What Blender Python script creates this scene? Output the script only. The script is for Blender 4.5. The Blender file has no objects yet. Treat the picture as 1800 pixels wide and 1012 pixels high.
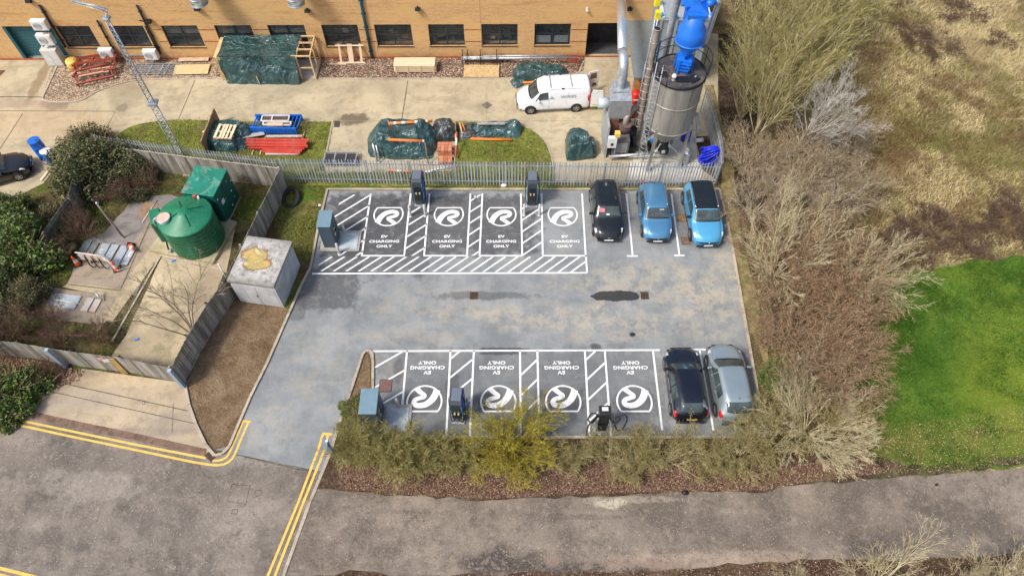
import bpy, bmesh, math, random
import numpy as np
from mathutils import Vector, Matrix, Euler, noise as mnoise

# ------------------------------------------------------------------ camera, sky, sun, exposure
S = bpy.context.scene
C = S.collection
CAM_H = 33.0
PITCH, ROLL, FPX = 56.4, -0.27, 1250.0
cam_data = bpy.data.cameras.new("camera")
cam = bpy.data.objects.new("camera", cam_data)
C.objects.link(cam)
cam_data.sensor_width = 36.0
cam_data.lens = 36.0 * FPX / 1800.0
cam_data.clip_end = 800.0
CAM_R = Matrix.Rotation(math.radians(90 - PITCH), 3, 'X') @ Matrix.Rotation(math.radians(ROLL), 3, 'Z')
cam.matrix_world = Matrix.Translation((0, 0, CAM_H)) @ CAM_R.to_4x4()
S.camera = cam

SUN_EL, SUN_AZ = 52.0, 238.0          # compass azimuth the sun stands at (photo looks north)
W = bpy.data.worlds.new("World")
S.world = W
W.use_nodes = True
nt = W.node_tree
bg = nt.nodes['Background']
sky = nt.nodes.new('ShaderNodeTexSky')
sky.sky_type = 'NISHITA'
sky.sun_disc = False
sky.sun_elevation = math.radians(SUN_EL)
sky.sun_rotation = math.radians(SUN_AZ)
sky.air_density = 1.0
sky.dust_density = 4.0
sky.ozone_density = 1.0
nt.links.new(sky.outputs[0], bg.inputs[0])
bg.inputs[1].default_value = 0.13
sun_d = bpy.data.lights.new("sun", 'SUN')
sun_d.energy = 2.3
sun_d.angle = math.radians(11)
sun_d.color = (1.0, 0.95, 0.88)
sun = bpy.data.objects.new("sun", sun_d)
C.objects.link(sun)
_a, _e = math.radians(SUN_AZ), math.radians(SUN_EL)
SUN_DIR = Vector((math.sin(_a) * math.cos(_e), math.cos(_a) * math.cos(_e), math.sin(_e)))
sun.rotation_euler = SUN_DIR.to_track_quat('Z', 'Y').to_euler()
sun.location = SUN_DIR * 60
S.view_settings.view_transform = 'Standard'
S.view_settings.look = 'None'
S.view_settings.exposure = 0.55
S.view_settings.gamma = 1.0
S.render.engine = 'CYCLES'
S.cycles.max_bounces = 5
S.cycles.transparent_max_bounces = 6

# ------------------------------------------------------------------ helpers
def G(px, py, z=0.0):
    """world point at height z seen at a photograph position"""
    d = CAM_R @ Vector(((px - 900) / FPX, -(py - 506) / FPX, -1.0))
    t = (z - CAM_H) / d.z
    return Vector((d.x * t, d.y * t, z))

def Gx(px, py, Y):
    """world point on the vertical plane y = Y"""
    d = CAM_R @ Vector(((px - 900) / FPX, -(py - 506) / FPX, -1.0))
    t = Y / d.y
    return Vector((d.x * t, Y, CAM_H + d.z * t))

rng = random.Random(7)

def srgb(r, g, b):
    def f(c):
        c /= 255.0
        return c / 12.92 if c <= 0.04045 else ((c + 0.055) / 1.055) ** 2.4
    return (f(r), f(g), f(b), 1.0)

def c4(c):
    return (c[0], c[1], c[2], 1.0)

class NT:
    def __init__(s, name):
        s.m = bpy.data.materials.new(name)
        s.m.use_nodes = True
        s.t = s.m.node_tree
        s.b = s.t.nodes['Principled BSDF']
        s.co = None
    def new(s, k, **kw):
        n = s.t.nodes.new(k)
        for a, v in kw.items():
            setattr(n, a, v)
        return n
    def link(s, a, b):
        s.t.links.new(a, b)
    def coord(s):
        if s.co is None:
            s.co = s.new('ShaderNodeTexCoord').outputs['Object']
        return s.co
    def val(s, sock, v):
        if hasattr(v, 'is_linked') or hasattr(v, 'links'):
            s.link(v, sock)
        else:
            sock.default_value = v
    def math(s, op, a, b=None, clamp=False):
        n = s.new('ShaderNodeMath', operation=op, use_clamp=clamp)
        s.val(n.inputs[0], a)
        if b is not None:
            s.val(n.inputs[1], b)
        return n.outputs[0]
    def noise(s, scale, detail=4, rough=0.6, dist=0.0, vec=None, stretch=None):
        n = s.new('ShaderNodeTexNoise')
        v = vec or s.coord()
        if stretch:
            mp = s.new('ShaderNodeMapping')
            mp.inputs['Scale'].default_value = stretch
            s.link(v, mp.inputs[0])
            v = mp.outputs[0]
        s.link(v, n.inputs['Vector'])
        n.inputs['Scale'].default_value = scale
        n.inputs['Detail'].default_value = detail
        n.inputs['Roughness'].default_value = rough
        n.inputs['Distortion'].default_value = dist
        if detail >= 4:
            # octaves pull the values towards the middle: stretch them back out
            return s.math('ADD', s.math('MULTIPLY', s.math('SUBTRACT', n.outputs['Fac'], .5), 1.55), .5, True)
        return n.outputs['Fac']
    def ramp(s, fac, stops, interp='LINEAR'):
        n = s.new('ShaderNodeValToRGB')
        n.color_ramp.interpolation = interp
        el = n.color_ramp.elements
        while len(el) < len(stops):
            el.new(0.5)
        for e, (p, c) in zip(el, stops):
            e.position = p
            e.color = c4(c)
        s.link(fac, n.inputs[0])
        return n.outputs[0]
    def step(s, fac, lo, hi):
        n = s.new('ShaderNodeMapRange')
        n.interpolation_type = 'SMOOTHSTEP'
        s.val(n.inputs[0], fac)
        n.inputs[1].default_value = lo
        n.inputs[2].default_value = hi
        return n.outputs[0]
    def mix(s, fac, a, b, mode='MIX'):
        n = s.new('ShaderNodeMix', data_type='RGBA', blend_type=mode)
        s.val(n.inputs[0], fac)
        s.val(n.inputs[6], c4(a) if isinstance(a, tuple) else a)
        s.val(n.inputs[7], c4(b) if isinstance(b, tuple) else b)
        return n.outputs[2]
    def bump(s, h, strength, dist=0.02):
        n = s.new('ShaderNodeBump')
        n.inputs['Strength'].default_value = strength
        n.inputs['Distance'].default_value = dist
        s.link(h, n.inputs['Height'])
        s.link(n.outputs[0], s.b.inputs['Normal'])
    def xyz(s):
        n = s.new('ShaderNodeSeparateXYZ')
        s.link(s.coord(), n.inputs[0])
        return n.outputs
    def blob(s, cx, cy, rx, ry, soft=0.35, namt=0.5, nscale=0.8, power=2):
        """1 inside an (optionally boxy) ragged patch, 0 outside"""
        x = s.xyz()
        if power == 2:
            dx = s.math('POWER', s.math('ABSOLUTE', s.math('DIVIDE', s.math('SUBTRACT', x[0], cx), rx)), 2)
            dy = s.math('POWER', s.math('ABSOLUTE', s.math('DIVIDE', s.math('SUBTRACT', x[1], cy), ry)), 2)
            d = s.math('SQRT', s.math('ADD', dx, dy))
        else:
            d = s.math('MAXIMUM', s.math('ABSOLUTE', s.math('DIVIDE', s.math('SUBTRACT', x[0], cx), rx)),
                       s.math('ABSOLUTE', s.math('DIVIDE', s.math('SUBTRACT', x[1], cy), ry)))
        nz = s.math('MULTIPLY', s.math('SUBTRACT', s.noise(nscale, 5, 0.65), 0.5), namt * 2)
        d = s.math('ADD', d, nz)
        v = s.step(d, 1.0 - soft, 1.0 + soft)
        return s.math('SUBTRACT', 1.0, v)

def simple(name, col, rough=0.5, metal=0.0, var=0.12, vscale=3.0, dirt=None, dscale=1.5, damt=0.3, bump=0.0, bscale=40, spec=None, coat=0):
    n = NT(name)
    c = c4(col)
    lo = tuple(v * (1 - var) for v in c[:3])
    hi = tuple(min(1, v * (1 + var)) for v in c[:3])
    out = n.ramp(n.noise(vscale, 5), [(0.3, lo), (0.7, hi)])
    if dirt:
        f = n.math('MULTIPLY', n.step(n.noise(dscale, 6, 0.7), 0.45, 0.72), damt)
        out = n.mix(f, out, dirt)
    n.link(out, n.b.inputs['Base Color'])
    n.b.inputs['Roughness'].default_value = rough
    n.b.inputs['Metallic'].default_value = metal
    if spec is not None:
        n.b.inputs['Specular IOR Level'].default_value = spec
    if coat:
        n.b.inputs['Coat Weight'].default_value = coat
        n.b.inputs['Coat Roughness'].default_value = 0.05
    if bump:
        n.bump(n.noise(bscale, 4), bump)
    return n.m

def thing(name, label, cat, loc=(0, 0, 0), rotz=0.0, group=None):
    o = bpy.data.objects.new(name, None)
    o.empty_display_size = 0.3
    C.objects.link(o)
    o.location = loc
    o.rotation_euler = (0, 0, rotz)
    o['label'] = label
    o['category'] = cat
    if group:
        o['group'] = group
    return o

def tag(o, label=None, cat=None, group=None, kind=None):
    for k, v in (('label', label), ('category', cat), ('group', group), ('kind', kind)):
        if v:
            o[k] = v
    return o

def dup(o, parent=None, top=True):
    c = o.copy()
    C.objects.link(c)
    c.parent = parent
    if not top:
        c.matrix_parent_inverse = o.matrix_parent_inverse.copy()
    for ch in list(o.children):
        dup(ch, c, False)
    return c

def dup_thing(o, label, loc, rotz=0.0, scale=1.0):
    c = dup(o)
    c['label'] = label
    c.location = loc
    c.rotation_euler = (0, 0, rotz)
    c.scale = (scale,) * 3 if not isinstance(scale, tuple) else scale
    return c

class MB:
    def __init__(s):
        s.v = []
        s.f = []
        s.sm = []
    def add(s, vs, fs, smooth=False):
        o = len(s.v)
        s.v += [tuple(p) for p in vs]
        s.f += [tuple(i + o for i in f) for f in fs]
        s.sm += [smooth] * len(fs)
        return s
    def box(s, c, size, rz=0.0, rot=None, taper=1.0):
        hx, hy, hz = size[0] / 2, size[1] / 2, size[2] / 2
        R = rot if rot is not None else Matrix.Rotation(rz, 3, 'Z')
        vs = []
        for z in (-hz, hz):
            k = taper if z > 0 else 1.0
            for x, y in ((-hx, -hy), (hx, -hy), (hx, hy), (-hx, hy)):
                vs.append(Vector(c) + R @ Vector((x * k, y * k, z)))
        return s.add(vs, [(3, 2, 1, 0), (4, 5, 6, 7), (0, 1, 5, 4), (1, 2, 6, 5), (2, 3, 7, 6), (3, 0, 4, 7)])
    def b2(s, x0, x1, y0, y1, z0, z1):
        return s.box(((x0 + x1) / 2, (y0 + y1) / 2, (z0 + z1) / 2), (abs(x1 - x0), abs(y1 - y0), abs(z1 - z0)))
    def beam(s, p0, p1, w, h=None, up=(0, 0, 1)):
        p0, p1 = Vector(p0), Vector(p1)
        h = h or w
        d = (p1 - p0)
        L = d.length
        if L < 1e-6:
            return s
        d.normalize()
        u = Vector(up)
        if abs(d.dot(u)) > 0.98:
            u = Vector((0, 1, 0))
        sx = d.cross(u).normalized()
        uz = sx.cross(d)
        vs = []
        for p in (p0, p1):
            for a, b in ((-1, -1), (1, -1), (1, 1), (-1, 1)):
                vs.append(p + sx * a * w / 2 + uz * b * h / 2)
        return s.add(vs, [(0, 1, 2, 3), (7, 6, 5, 4), (0, 4, 5, 1), (1, 5, 6, 2), (2, 6, 7, 3), (3, 7, 4, 0)])
    def cyl(s, p0, p1, r0, r1=None, n=16, caps=True):
        r1 = r0 if r1 is None else r1
        p0, p1 = Vector(p0), Vector(p1)
        d = (p1 - p0).normalized()
        u = Vector((0, 0, 1)) if abs(d.z) < 0.95 else Vector((0, 1, 0))
        a = d.cross(u).normalized()
        b = d.cross(a)
        vs = []
        for p, r in ((p0, r0), (p1, r1)):
            for i in range(n):
                t = 2 * math.pi * i / n
                vs.append(p + a * math.cos(t) * r + b * math.sin(t) * r)
        fs = [(i, n + i, n + (i + 1) % n, (i + 1) % n) for i in range(n)]
        s.add(vs, fs, True)
        if caps:
            o = len(s.v) - 2 * n
            s.f += [tuple(o + i for i in range(n)), tuple(o + n + i for i in reversed(range(n)))]
            s.sm += [False, False]
        return s
    def tube(s, pts, r, n=8, closed=False):
        pts = [Vector(p) for p in pts]
        m = len(pts)
        vs = []
        pa = None
        for i, p in enumerate(pts):
            if closed:
                d = pts[(i + 1) % m] - pts[i - 1]
            else:
                d = pts[min(i + 1, m - 1)] - pts[max(i - 1, 0)]
            d.normalize()
            if pa is None:
                u = Vector((0, 0, 1)) if abs(d.z) < 0.9 else Vector((0, 1, 0))
                a = d.cross(u).normalized()
            else:
                a = (pa - d * pa.dot(d)).normalized()
            pa = a
            b = d.cross(a)
            rr = r[i] if isinstance(r, (list, tuple)) else r
            for k in range(n):
                t = 2 * math.pi * k / n
                vs.append(p + a * math.cos(t) * rr + b * math.sin(t) * rr)
        fs = []
        for i in range(m if closed else m - 1):
            j = (i + 1) % m
            for k in range(n):
                fs.append((i * n + k, i * n + (k + 1) % n, j * n + (k + 1) % n, j * n + k))
        o = len(s.v)
        s.add(vs, fs, True)
        if not closed:
            s.f += [tuple(o + k for k in reversed(range(n))), tuple(o + (m - 1) * n + k for k in range(n))]
            s.sm += [False, False]
        return s
    def lathe(s, prof, c=(0, 0, 0), n=32, smooth=True):
        c = Vector(c)
        vs = []
        for r, z in prof:
            for i in range(n):
                t = 2 * math.pi * i / n
                vs.append(c + Vector((r * math.cos(t), r * math.sin(t), z)))
        fs = []
        for j in range(len(prof) - 1):
            for i in range(n):
                fs.append((j * n + i, j * n + (i + 1) % n, (j + 1) * n + (i + 1) % n, (j + 1) * n + i))
        s.add(vs, fs, smooth)
        return s
    def prism(s, poly, z0, z1):
        n = len(poly)
        vs = [(p[0], p[1], z0) for p in poly] + [(p[0], p[1], z1) for p in poly]
        ar = sum(poly[i][0] * poly[(i + 1) % n][1] - poly[(i + 1) % n][0] * poly[i][1] for i in range(n))
        up = list(range(n, 2 * n))
        dn = list(range(n))[::-1]
        if ar < 0:
            up, dn = up[::-1], dn[::-1]
        s.add(vs, [tuple(up), tuple(dn)] + [((i, (i + 1) % n, n + (i + 1) % n, n + i) if ar > 0 else (i, n + i, n + (i + 1) % n, (i + 1) % n)) for i in range(n)])
        return s
    def grid(s, P, smooth=True, flip=False):
        m, n = len(P), len(P[0])
        vs = [p for row in P for p in row]
        fs = []
        for i in range(m - 1):
            for j in range(n - 1):
                q = (i * n + j, i * n + j + 1, (i + 1) * n + j + 1, (i + 1) * n + j)
                fs.append(q[::-1] if flip else q)
        return s.add(vs, fs, smooth)
    def build(s, name, mat, parent=None, bevel=0.0, label=None, kind=None, loc=None):
        me = bpy.data.meshes.new(name)
        me.from_pydata(s.v, [], s.f)
        me.polygons.foreach_set('use_smooth', s.sm)
        me.materials.append(mat)
        me.update()
        o = bpy.data.objects.new(name, me)
        C.objects.link(o)
        if parent is not None:
            o.parent = parent
        if loc is not None:
            o.location = loc
        if bevel:
            b = o.modifiers.new('bevel', 'BEVEL')
            b.width = bevel
            b.segments = 2
            b.limit_method = 'ANGLE'
            b.angle_limit = math.radians(40)
        if label:
            o['label'] = label
        if kind:
            o['kind'] = kind
        return o

def tris_mesh(name, V, F, mat, parent=None, smooth=False):
    me = bpy.data.meshes.new(name)
    V = np.asarray(V, dtype=np.float32)
    F = np.asarray(F, dtype=np.int32)
    me.vertices.add(len(V))
    me.vertices.foreach_set('co', V.ravel())
    k = F.shape[1]
    me.loops.add(F.size)
    me.loops.foreach_set('vertex_index', F.ravel())
    me.polygons.add(len(F))
    me.polygons.foreach_set('loop_start', np.arange(0, F.size, k, dtype=np.int32))
    if smooth:
        me.polygons.foreach_set('use_smooth', np.ones(len(F), dtype=bool))
    me.materials.append(mat)
    me.update(calc_edges=True)
    me.validate()
    o = bpy.data.objects.new(name, me)
    C.objects.link(o)
    if parent is not None:
        o.parent = parent
    return o

def ragged(pts, seg, amp, r):
    out = []
    n = len(pts)
    for i in range(n):
        a, b = pts[i], pts[(i + 1) % n]
        L = (b - a).length
        k = max(1, int(L / seg)) if seg else 1
        nrm = Vector((-(b - a).y, (b - a).x, 0)).normalized() if L > 1e-6 else Vector((0, 0, 0))
        for j in range(k):
            p = a.lerp(b, j / k)
            if j and amp:
                p = p + nrm * r.uniform(-amp, amp)
            out.append(p)
    return out

def sheet(name, pix, z, mat, amp=0.0, seg=0.6, kind='structure', parent=None, label=None, world=False):
    """flat ground sheet whose outline is given by points on the ground"""
    pts = [Vector((p[0], p[1], 0)) for p in pix] if world else [G(*p) for p in pix]
    pts = ragged(pts, seg if amp else 0, amp, random.Random(len(name) * 31 + len(pix)))
    bm = bmesh.new()
    f = bm.faces.new([bm.verts.new((p.x, p.y, z)) for p in pts])
    f.normal_update()
    if f.normal.z < 0:
        f.normal_flip()
    bmesh.ops.triangulate(bm, faces=bm.faces[:])
    me = bpy.data.meshes.new(name)
    bm.to_mesh(me)
    bm.free()
    me.materials.append(mat)
    o = bpy.data.objects.new(name, me)
    C.objects.link(o)
    if parent:
        o.parent = parent
    if kind:
        o['kind'] = kind
    if label:
        o['label'] = label
    return o

def strip(mb, pts, w, z, closed=False):
    """flat ribbon of width w along ground points"""
    pts = [Vector((p[0], p[1], 0)) for p in pts]
    n = len(pts)
    L, R = [], []
    for i in range(n):
        a = pts[max(i - 1, 0)] if not closed else pts[i - 1]
        b = pts[min(i + 1, n - 1)] if not closed else pts[(i + 1) % n]
        d = (b - a).normalized()
        nn = Vector((-d.y, d.x, 0))
        ww = w[i] if isinstance(w, (list, tuple)) else w
        L.append(pts[i] + nn * ww / 2)
        R.append(pts[i] - nn * ww / 2)
    vs = [(p.x, p.y, z) for p in L] + [(p.x, p.y, z) for p in R]
    fs = []
    for i in range(n if closed else n - 1):
        j = (i + 1) % n
        fs.append((i, n + i, n + j, j))
    mb.add(vs, fs)
    return mb

def kerb(name, pts, w, h, mat, z0=-0.05, kind='structure', parent=None):
    """raised kerb running along ground points, with joints between the blocks"""
    mb = MB()
    for a, b in zip(pts[:-1], pts[1:]):
        a, b = Vector((a[0], a[1], 0)), Vector((b[0], b[1], 0))
        L = (b - a).length
        k = max(1, round(L / 0.92))
        for i in range(k):
            p, q = a.lerp(b, (i + 0.008) / k), a.lerp(b, (i + 0.992) / k)
            mb.beam(p + Vector((0, 0, (h + z0) / 2 + rng.uniform(-.004, .004))), q + Vector((0, 0, (h + z0) / 2 + rng.uniform(-.004, .004))), w, h - z0)
    o = mb.build(name, mat, parent)
    if kind:
        o['kind'] = kind
    return o

def smooth_path(pts, n=8):
    pts = [Vector(p) for p in pts]
    out = []
    for i in range(len(pts) - 1):
        p0 = pts[max(i - 1, 0)]; p1 = pts[i]; p2 = pts[i + 1]; p3 = pts[min(i + 2, len(pts) - 1)]
        for j in range(n):
            t = j / n
            out.append(0.5 * ((2 * p1) + (-p0 + p2) * t + (2 * p0 - 5 * p1 + 4 * p2 - p3) * t * t + (-p0 + 3 * p1 - 3 * p2 + p3) * t ** 3))
    out.append(pts[-1])
    return out

def clip(poly, conv):
    """clip polygon by convex polygon (ccw)"""
    out = poly
    n = len(conv)
    ar = sum(conv[i][0] * conv[(i + 1) % n][1] - conv[(i + 1) % n][0] * conv[i][1] for i in range(n))
    if ar < 0:
        conv = conv[::-1]
    for i in range(n):
        a, b = conv[i], conv[(i + 1) % n]
        inp, out = out, []
        if not inp:
            return []
        def side(p):
            return (b[0] - a[0]) * (p[1] - a[1]) - (b[1] - a[1]) * (p[0] - a[0])
        for j in range(len(inp)):
            p, q = inp[j], inp[(j + 1) % len(inp)]
            sp, sq = side(p), side(q)
            if sp >= 0:
                out.append(p)
            if (sp >= 0) != (sq >= 0):
                t = sp / (sp - sq)
                out.append((p[0] + (q[0] - p[0]) * t, p[1] + (q[1] - p[1]) * t))
    return out
# ------------------------------------------------------------------ ground materials
def blob_px(n, px, py, wpx, hpx, **kw):
    c = G(px, py)
    rx = abs(G(px + wpx, py).x - c.x)
    ry = abs(G(px, py - hpx).y - c.y)
    return n.blob(c.x, c.y, rx, ry, **kw)

def m_park():
    n = NT('car_park_asphalt')
    out = n.ramp(n.noise(0.45, 9, 0.68, 0.2), [(0.34, (0.165, 0.180, 0.186)), (0.5, (0.205, 0.222, 0.228)), (0.66, (0.255, 0.268, 0.268))])
    out = n.mix(n.math('MULTIPLY', n.step(n.noise(0.8, 9, 0.72, 0.2, stretch=(0.35, 1.3, 1)), 0.52, 0.64), 0.32), out, (0.315, 0.305, 0.26))
    out = n.mix(n.math('MULTIPLY', n.step(n.noise(1.1, 9, 0.75, 0.1, stretch=(1.2, .5, 1)), 0.56, 0.68), 0.34), out, (0.13, 0.142, 0.15))
    # sandy silt left by dried puddles
    for px, py, w, h, a in ((1150, 505, 150, 30, .75), (1000, 560, 200, 22, .8), (1240, 540, 50, 60, .7), (760, 530, 110, 30, .35), (1130, 470, 90, 16, .5),
                            (730, 590, 90, 15, .4), (690, 640, 30, 18, .6), (560, 640, 50, 60, .3), (480, 740, 40, 40, .45), (1060, 590, 80, 12, .5), (1290, 480, 30, 40, .8)):
        out = n.mix(n.math('MULTIPLY', n.math('MULTIPLY', blob_px(n, px, py, w, h, soft=.5, namt=.9, nscale=.7), n.step(n.noise(1.2, 9, .78, .15), .40, .60)), a * .85), out, (0.39, 0.345, 0.26))
    # darker resurfaced slabs; the blobs round the parked cars paint in their shade
    for px, py, w, h, a in ((760, 395, 178, 50, .85), (668, 410, 90, 66, .7), (640, 380, 55, 38, .6), (570, 505, 60, 38, .75), (515, 540, 24, 22, .6), (910, 690, 255, 74, .42), (1290, 660, 42, 52, .55),
                            (1140, 370, 60, 30, .3), (1228, 390, 40, 40, .35)):
        out = n.mix(n.math('MULTIPLY', blob_px(n, px, py, w, h, soft=.12, namt=.35, nscale=1.4, power=9), a), out, (0.066, 0.068, 0.072))
    # lighter worn patches over them
    out = n.mix(n.math('MULTIPLY', n.step(n.noise(1.9, 9, 0.8, .1), .53, .64), .45), out, (0.22, 0.22, 0.215))
    for px, py, w, h, a in ((880, 615, 48, 4, .85), (880, 621, 40, 3, .8), (1047, 611, 10, 7, .8), (1112, 588, 5, 4, .9), (697, 355, 6, 6, .9), (690, 362, 10, 12, .6), (620, 440, 24, 20, .5),
                            (795, 680, 12, 25, .5), (860, 705, 26, 20, .6), (745, 705, 42, 24, .45), (990, 705, 42, 26, .6), (700, 650, 8, 24, .5), (1115, 705, 42, 24, .5),
                            (800, 350, 18, 10, .6), (850, 520, 90, 7, .55)):
        out = n.mix(n.math('MULTIPLY', blob_px(n, px, py, w, h, soft=.3, namt=.6, nscale=2.2), a), out, (0.045, 0.046, 0.05))
    # wet puddle round the gully
    pud = blob_px(n, 1084, 521, 46, 9, soft=.06, namt=.34, nscale=1.6)
    out = n.mix(n.math('MULTIPLY', pud, .93), out, (0.03, 0.03, 0.026))
    # sweeping tyre scrubs
    sw = n.new('ShaderNodeTexWave', wave_type='RINGS', rings_direction='Z')
    mp = n.new('ShaderNodeMapping')
    c = G(800, 470)
    mp.inputs['Location'].default_value = (-c.x, -c.y, 0)
    n.link(n.coord(), mp.inputs[0])
    n.link(mp.outputs[0], sw.inputs[0])
    sw.inputs['Scale'].default_value = 0.9
    sw.inputs['Distortion'].default_value = 22
    sw.inputs['Detail'].default_value = 3
    sw.inputs['Detail Scale'].default_value = 0.35
    f = n.math('MULTIPLY', n.math('MULTIPLY', n.step(sw.outputs['Fac'], .72, .98), n.step(n.noise(.3, 3), .5, .62)), .05)
    out = n.mix(f, out, (0.30, 0.29, 0.26))
    # grain
    out = n.mix(n.math('MULTIPLY', n.step(n.noise(26, 3, 0.7), .58, .74), .38), out, (0.36, 0.35, 0.32))
    out = n.mix(n.math('MULTIPLY', n.step(n.noise(19, 3, 0.7), .58, .74), .35), out, (0.05, 0.05, 0.055))
    n.link(out, n.b.inputs['Base Color'])
    r = n.math('SUBTRACT', 0.85, n.math('MULTIPLY', pud, .74))
    n.link(r, n.b.inputs['Roughness'])
    n.bump(n.noise(55, 4, .7), 0.3, 0.008)
    return n.m

def m_road(name, base, stains=()):
    n = NT(name)
    lo = tuple(v * .62 for v in base); hi = tuple(min(1, v * 1.36) for v in base)
    out = n.ramp(n.noise(0.35, 9, 0.72, 0.2), [(0.36, lo), (0.5, base), (0.66, hi)])
    out = n.mix(n.math('MULTIPLY', n.step(n.noise(0.25, 4, .5, stretch=(0.10, 1.3, 1)), .46, .60), .45), out, tuple(v * .60 for v in base))
    out = n.mix(n.math('MULTIPLY', n.step(n.noise(1.6, 6, 0.75), .56, .72), .45), out, tuple(v * 1.75 for v in base))
    out = n.mix(n.math('MULTIPLY', n.step(n.noise(0.9, 9, 0.85, .3), .56, .64), .55), out, tuple(v * .42 for v in base))
    rid = n.math('ABSOLUTE', n.math('SUBTRACT', n.noise(.55, 8, .75, .6), .5))
    out = n.mix(n.math('MULTIPLY', n.math('MULTIPLY', n.math('SUBTRACT', 1.0, n.step(rid, .004, .016)), n.step(n.noise(.3, 4), .5, .6)), .6), out, tuple(v * .35 for v in base))
    for px, py, w, h, a, col in stains:
        out = n.mix(n.math('MULTIPLY', n.math('MULTIPLY', blob_px(n, px, py, w, h, soft=.3, namt=1.0, nscale=1.0), n.step(n.noise(4, 6, .85), .36, .52)), a), out, col)
    # stone chips
    vo = n.new('ShaderNodeTexVoronoi')
    vo.inputs['Scale'].default_value = 8
    n.link(n.coord(), vo.inputs['Vector'])
    ch = n.math('SUBTRACT', 1.0, n.step(vo.outputs['Distance'], .13, .22))
    ch = n.math('MULTIPLY', ch, n.step(n.noise(1.2, 3), .45, .7))
    out = n.mix(n.math('MULTIPLY', ch, .42), out, (0.55, 0.50, 0.43))
    out = n.mix(n.math('MULTIPLY', n.step(n.noise(11, 5, 0.85), .54, .70), .42), out, tuple(min(1, v * 1.9) for v in base))
    out = n.mix(n.math('MULTIPLY', n.step(n.noise(8, 5, 0.85), .54, .68), .45), out, tuple(v * .4 for v in base))
    n.link(out, n.b.inputs['Base Color'])
    n.b.inputs['Roughness'].default_value = 0.9
    n.bump(n.noise(40, 4, .7), 0.4, 0.01)
    return n.m

def m_concrete(name, base, stain=(0.12, 0.09, 0.06), stains=(), samt=.55, grain=.35, green=0):
    n = NT(name)
    out = n.ramp(n.noise(0.32, 6, 0.6, 0.7), [(0.28, tuple(v * .74 for v in base)), (0.5, base), (0.75, tuple(min(1, v * 1.18) for v in base))])
    out = n.mix(n.math('MULTIPLY', n.step(n.noise(0.9, 9, 0.76, .2), .50, .66), samt), out, tuple(v * .5 for v in base))
    out = n.mix(n.math('MULTIPLY', n.step(n.noise(0.6, 7, 0.7, 1.6, stretch=(.5, 1.2, 1)), .56, .70), samt * .9), out, stain)
    for px, py, w, h, a, col in stains:
        out = n.mix(n.math('MULTIPLY', blob_px(n, px, py, w, h, soft=.3, namt=.6, nscale=1.6), a), out, col)
    if green:
        out = n.mix(n.math('MULTIPLY', n.step(n.noise(0.9, 6, 0.7), .54, .68), green), out, (0.13, 0.15, 0.03))
    out = n.mix(n.math('MULTIPLY', n.step(n.noise(16, 4, 0.8), .54, .7), grain), out, tuple(v * .45 for v in base))
    out = n.mix(n.math('MULTIPLY', n.step(n.noise(21, 4, 0.8), .56, .7), grain), out, tuple(min(1, v * 1.4) for v in base))
    n.link(out, n.b.inputs['Base Color'])
    n.b.inputs['Roughness'].default_value = 0.88
    n.bump(n.noise(30, 5, .7), 0.25, 0.01)
    return n.m

def m_gravel(name, cols, scale=13.0, soil=(0.09, 0.06, 0.04)):
    n = NT(name)
    vo = n.new('ShaderNodeTexVoronoi')
    vo.inputs['Scale'].default_value = scale
    n.link(n.coord(), vo.inputs['Vector'])
    sp = n.new('ShaderNodeSeparateColor')
    n.link(vo.outputs['Color'], sp.inputs[0])
    out = n.ramp(sp.outputs[0], [(i / (len(cols) - 1), c) for i, c in enumerate(cols)])
    out = n.mix(n.step(vo.outputs['Distance'], .40, .62), out, soil)
    out = n.mix(n.math('MULTIPLY', n.step(n.noise(.8, 5), .5, .7), .4), out, soil)
    n.link(out, n.b.inputs['Base Color'])
    n.b.inputs['Roughness'].default_value = 0.9
    n.bump(n.math('SUBTRACT', 1.0, vo.outputs['Distance']), 0.9, 0.03)
    return n.m

def m_ground(name, cols, s1=0.5, s2=5.0, patches=(), bump=.8, blobs=(), tuft=None, grain=.5):
    """cols: [dark, mid, light]"""
    n = NT(name)
    f = n.math('ADD', n.math('MULTIPLY', n.noise(s1, 6, .65, .5), .5), n.math('MULTIPLY', n.noise(s2, 6, .75, .4), .5))
    out = n.ramp(f, [(0.34, cols[0]), (0.5, cols[1]), (0.64, cols[2])])
    for sc, lo, hi, amt, col in patches:
        out = n.mix(n.math('MULTIPLY', n.step(n.noise(sc, 6, .7, .6), lo, hi), amt), out, col)
    for px, py, w, h, a, col in blobs:
        out = n.mix(n.math('MULTIPLY', blob_px(n, px, py, w, h, soft=.45, namt=.8, nscale=.7), a), out, col)
    g = n.noise(12, 4, .8)
    out = n.mix(n.math('MULTIPLY', n.step(g, .52, .66), grain), out, cols[2])
    out = n.mix(n.math('MULTIPLY', n.step(n.noise(9, 4, .8), .54, .68), grain), out, cols[0])
    n.link(out, n.b.inputs['Base Color'])
    n.b.inputs['Roughness'].default_value = 0.95
    n.b.inputs['Specular IOR Level'].default_value = 0.15
    n.bump(n.noise(7, 5, .75), bump, 0.12)
    return n.m

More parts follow.
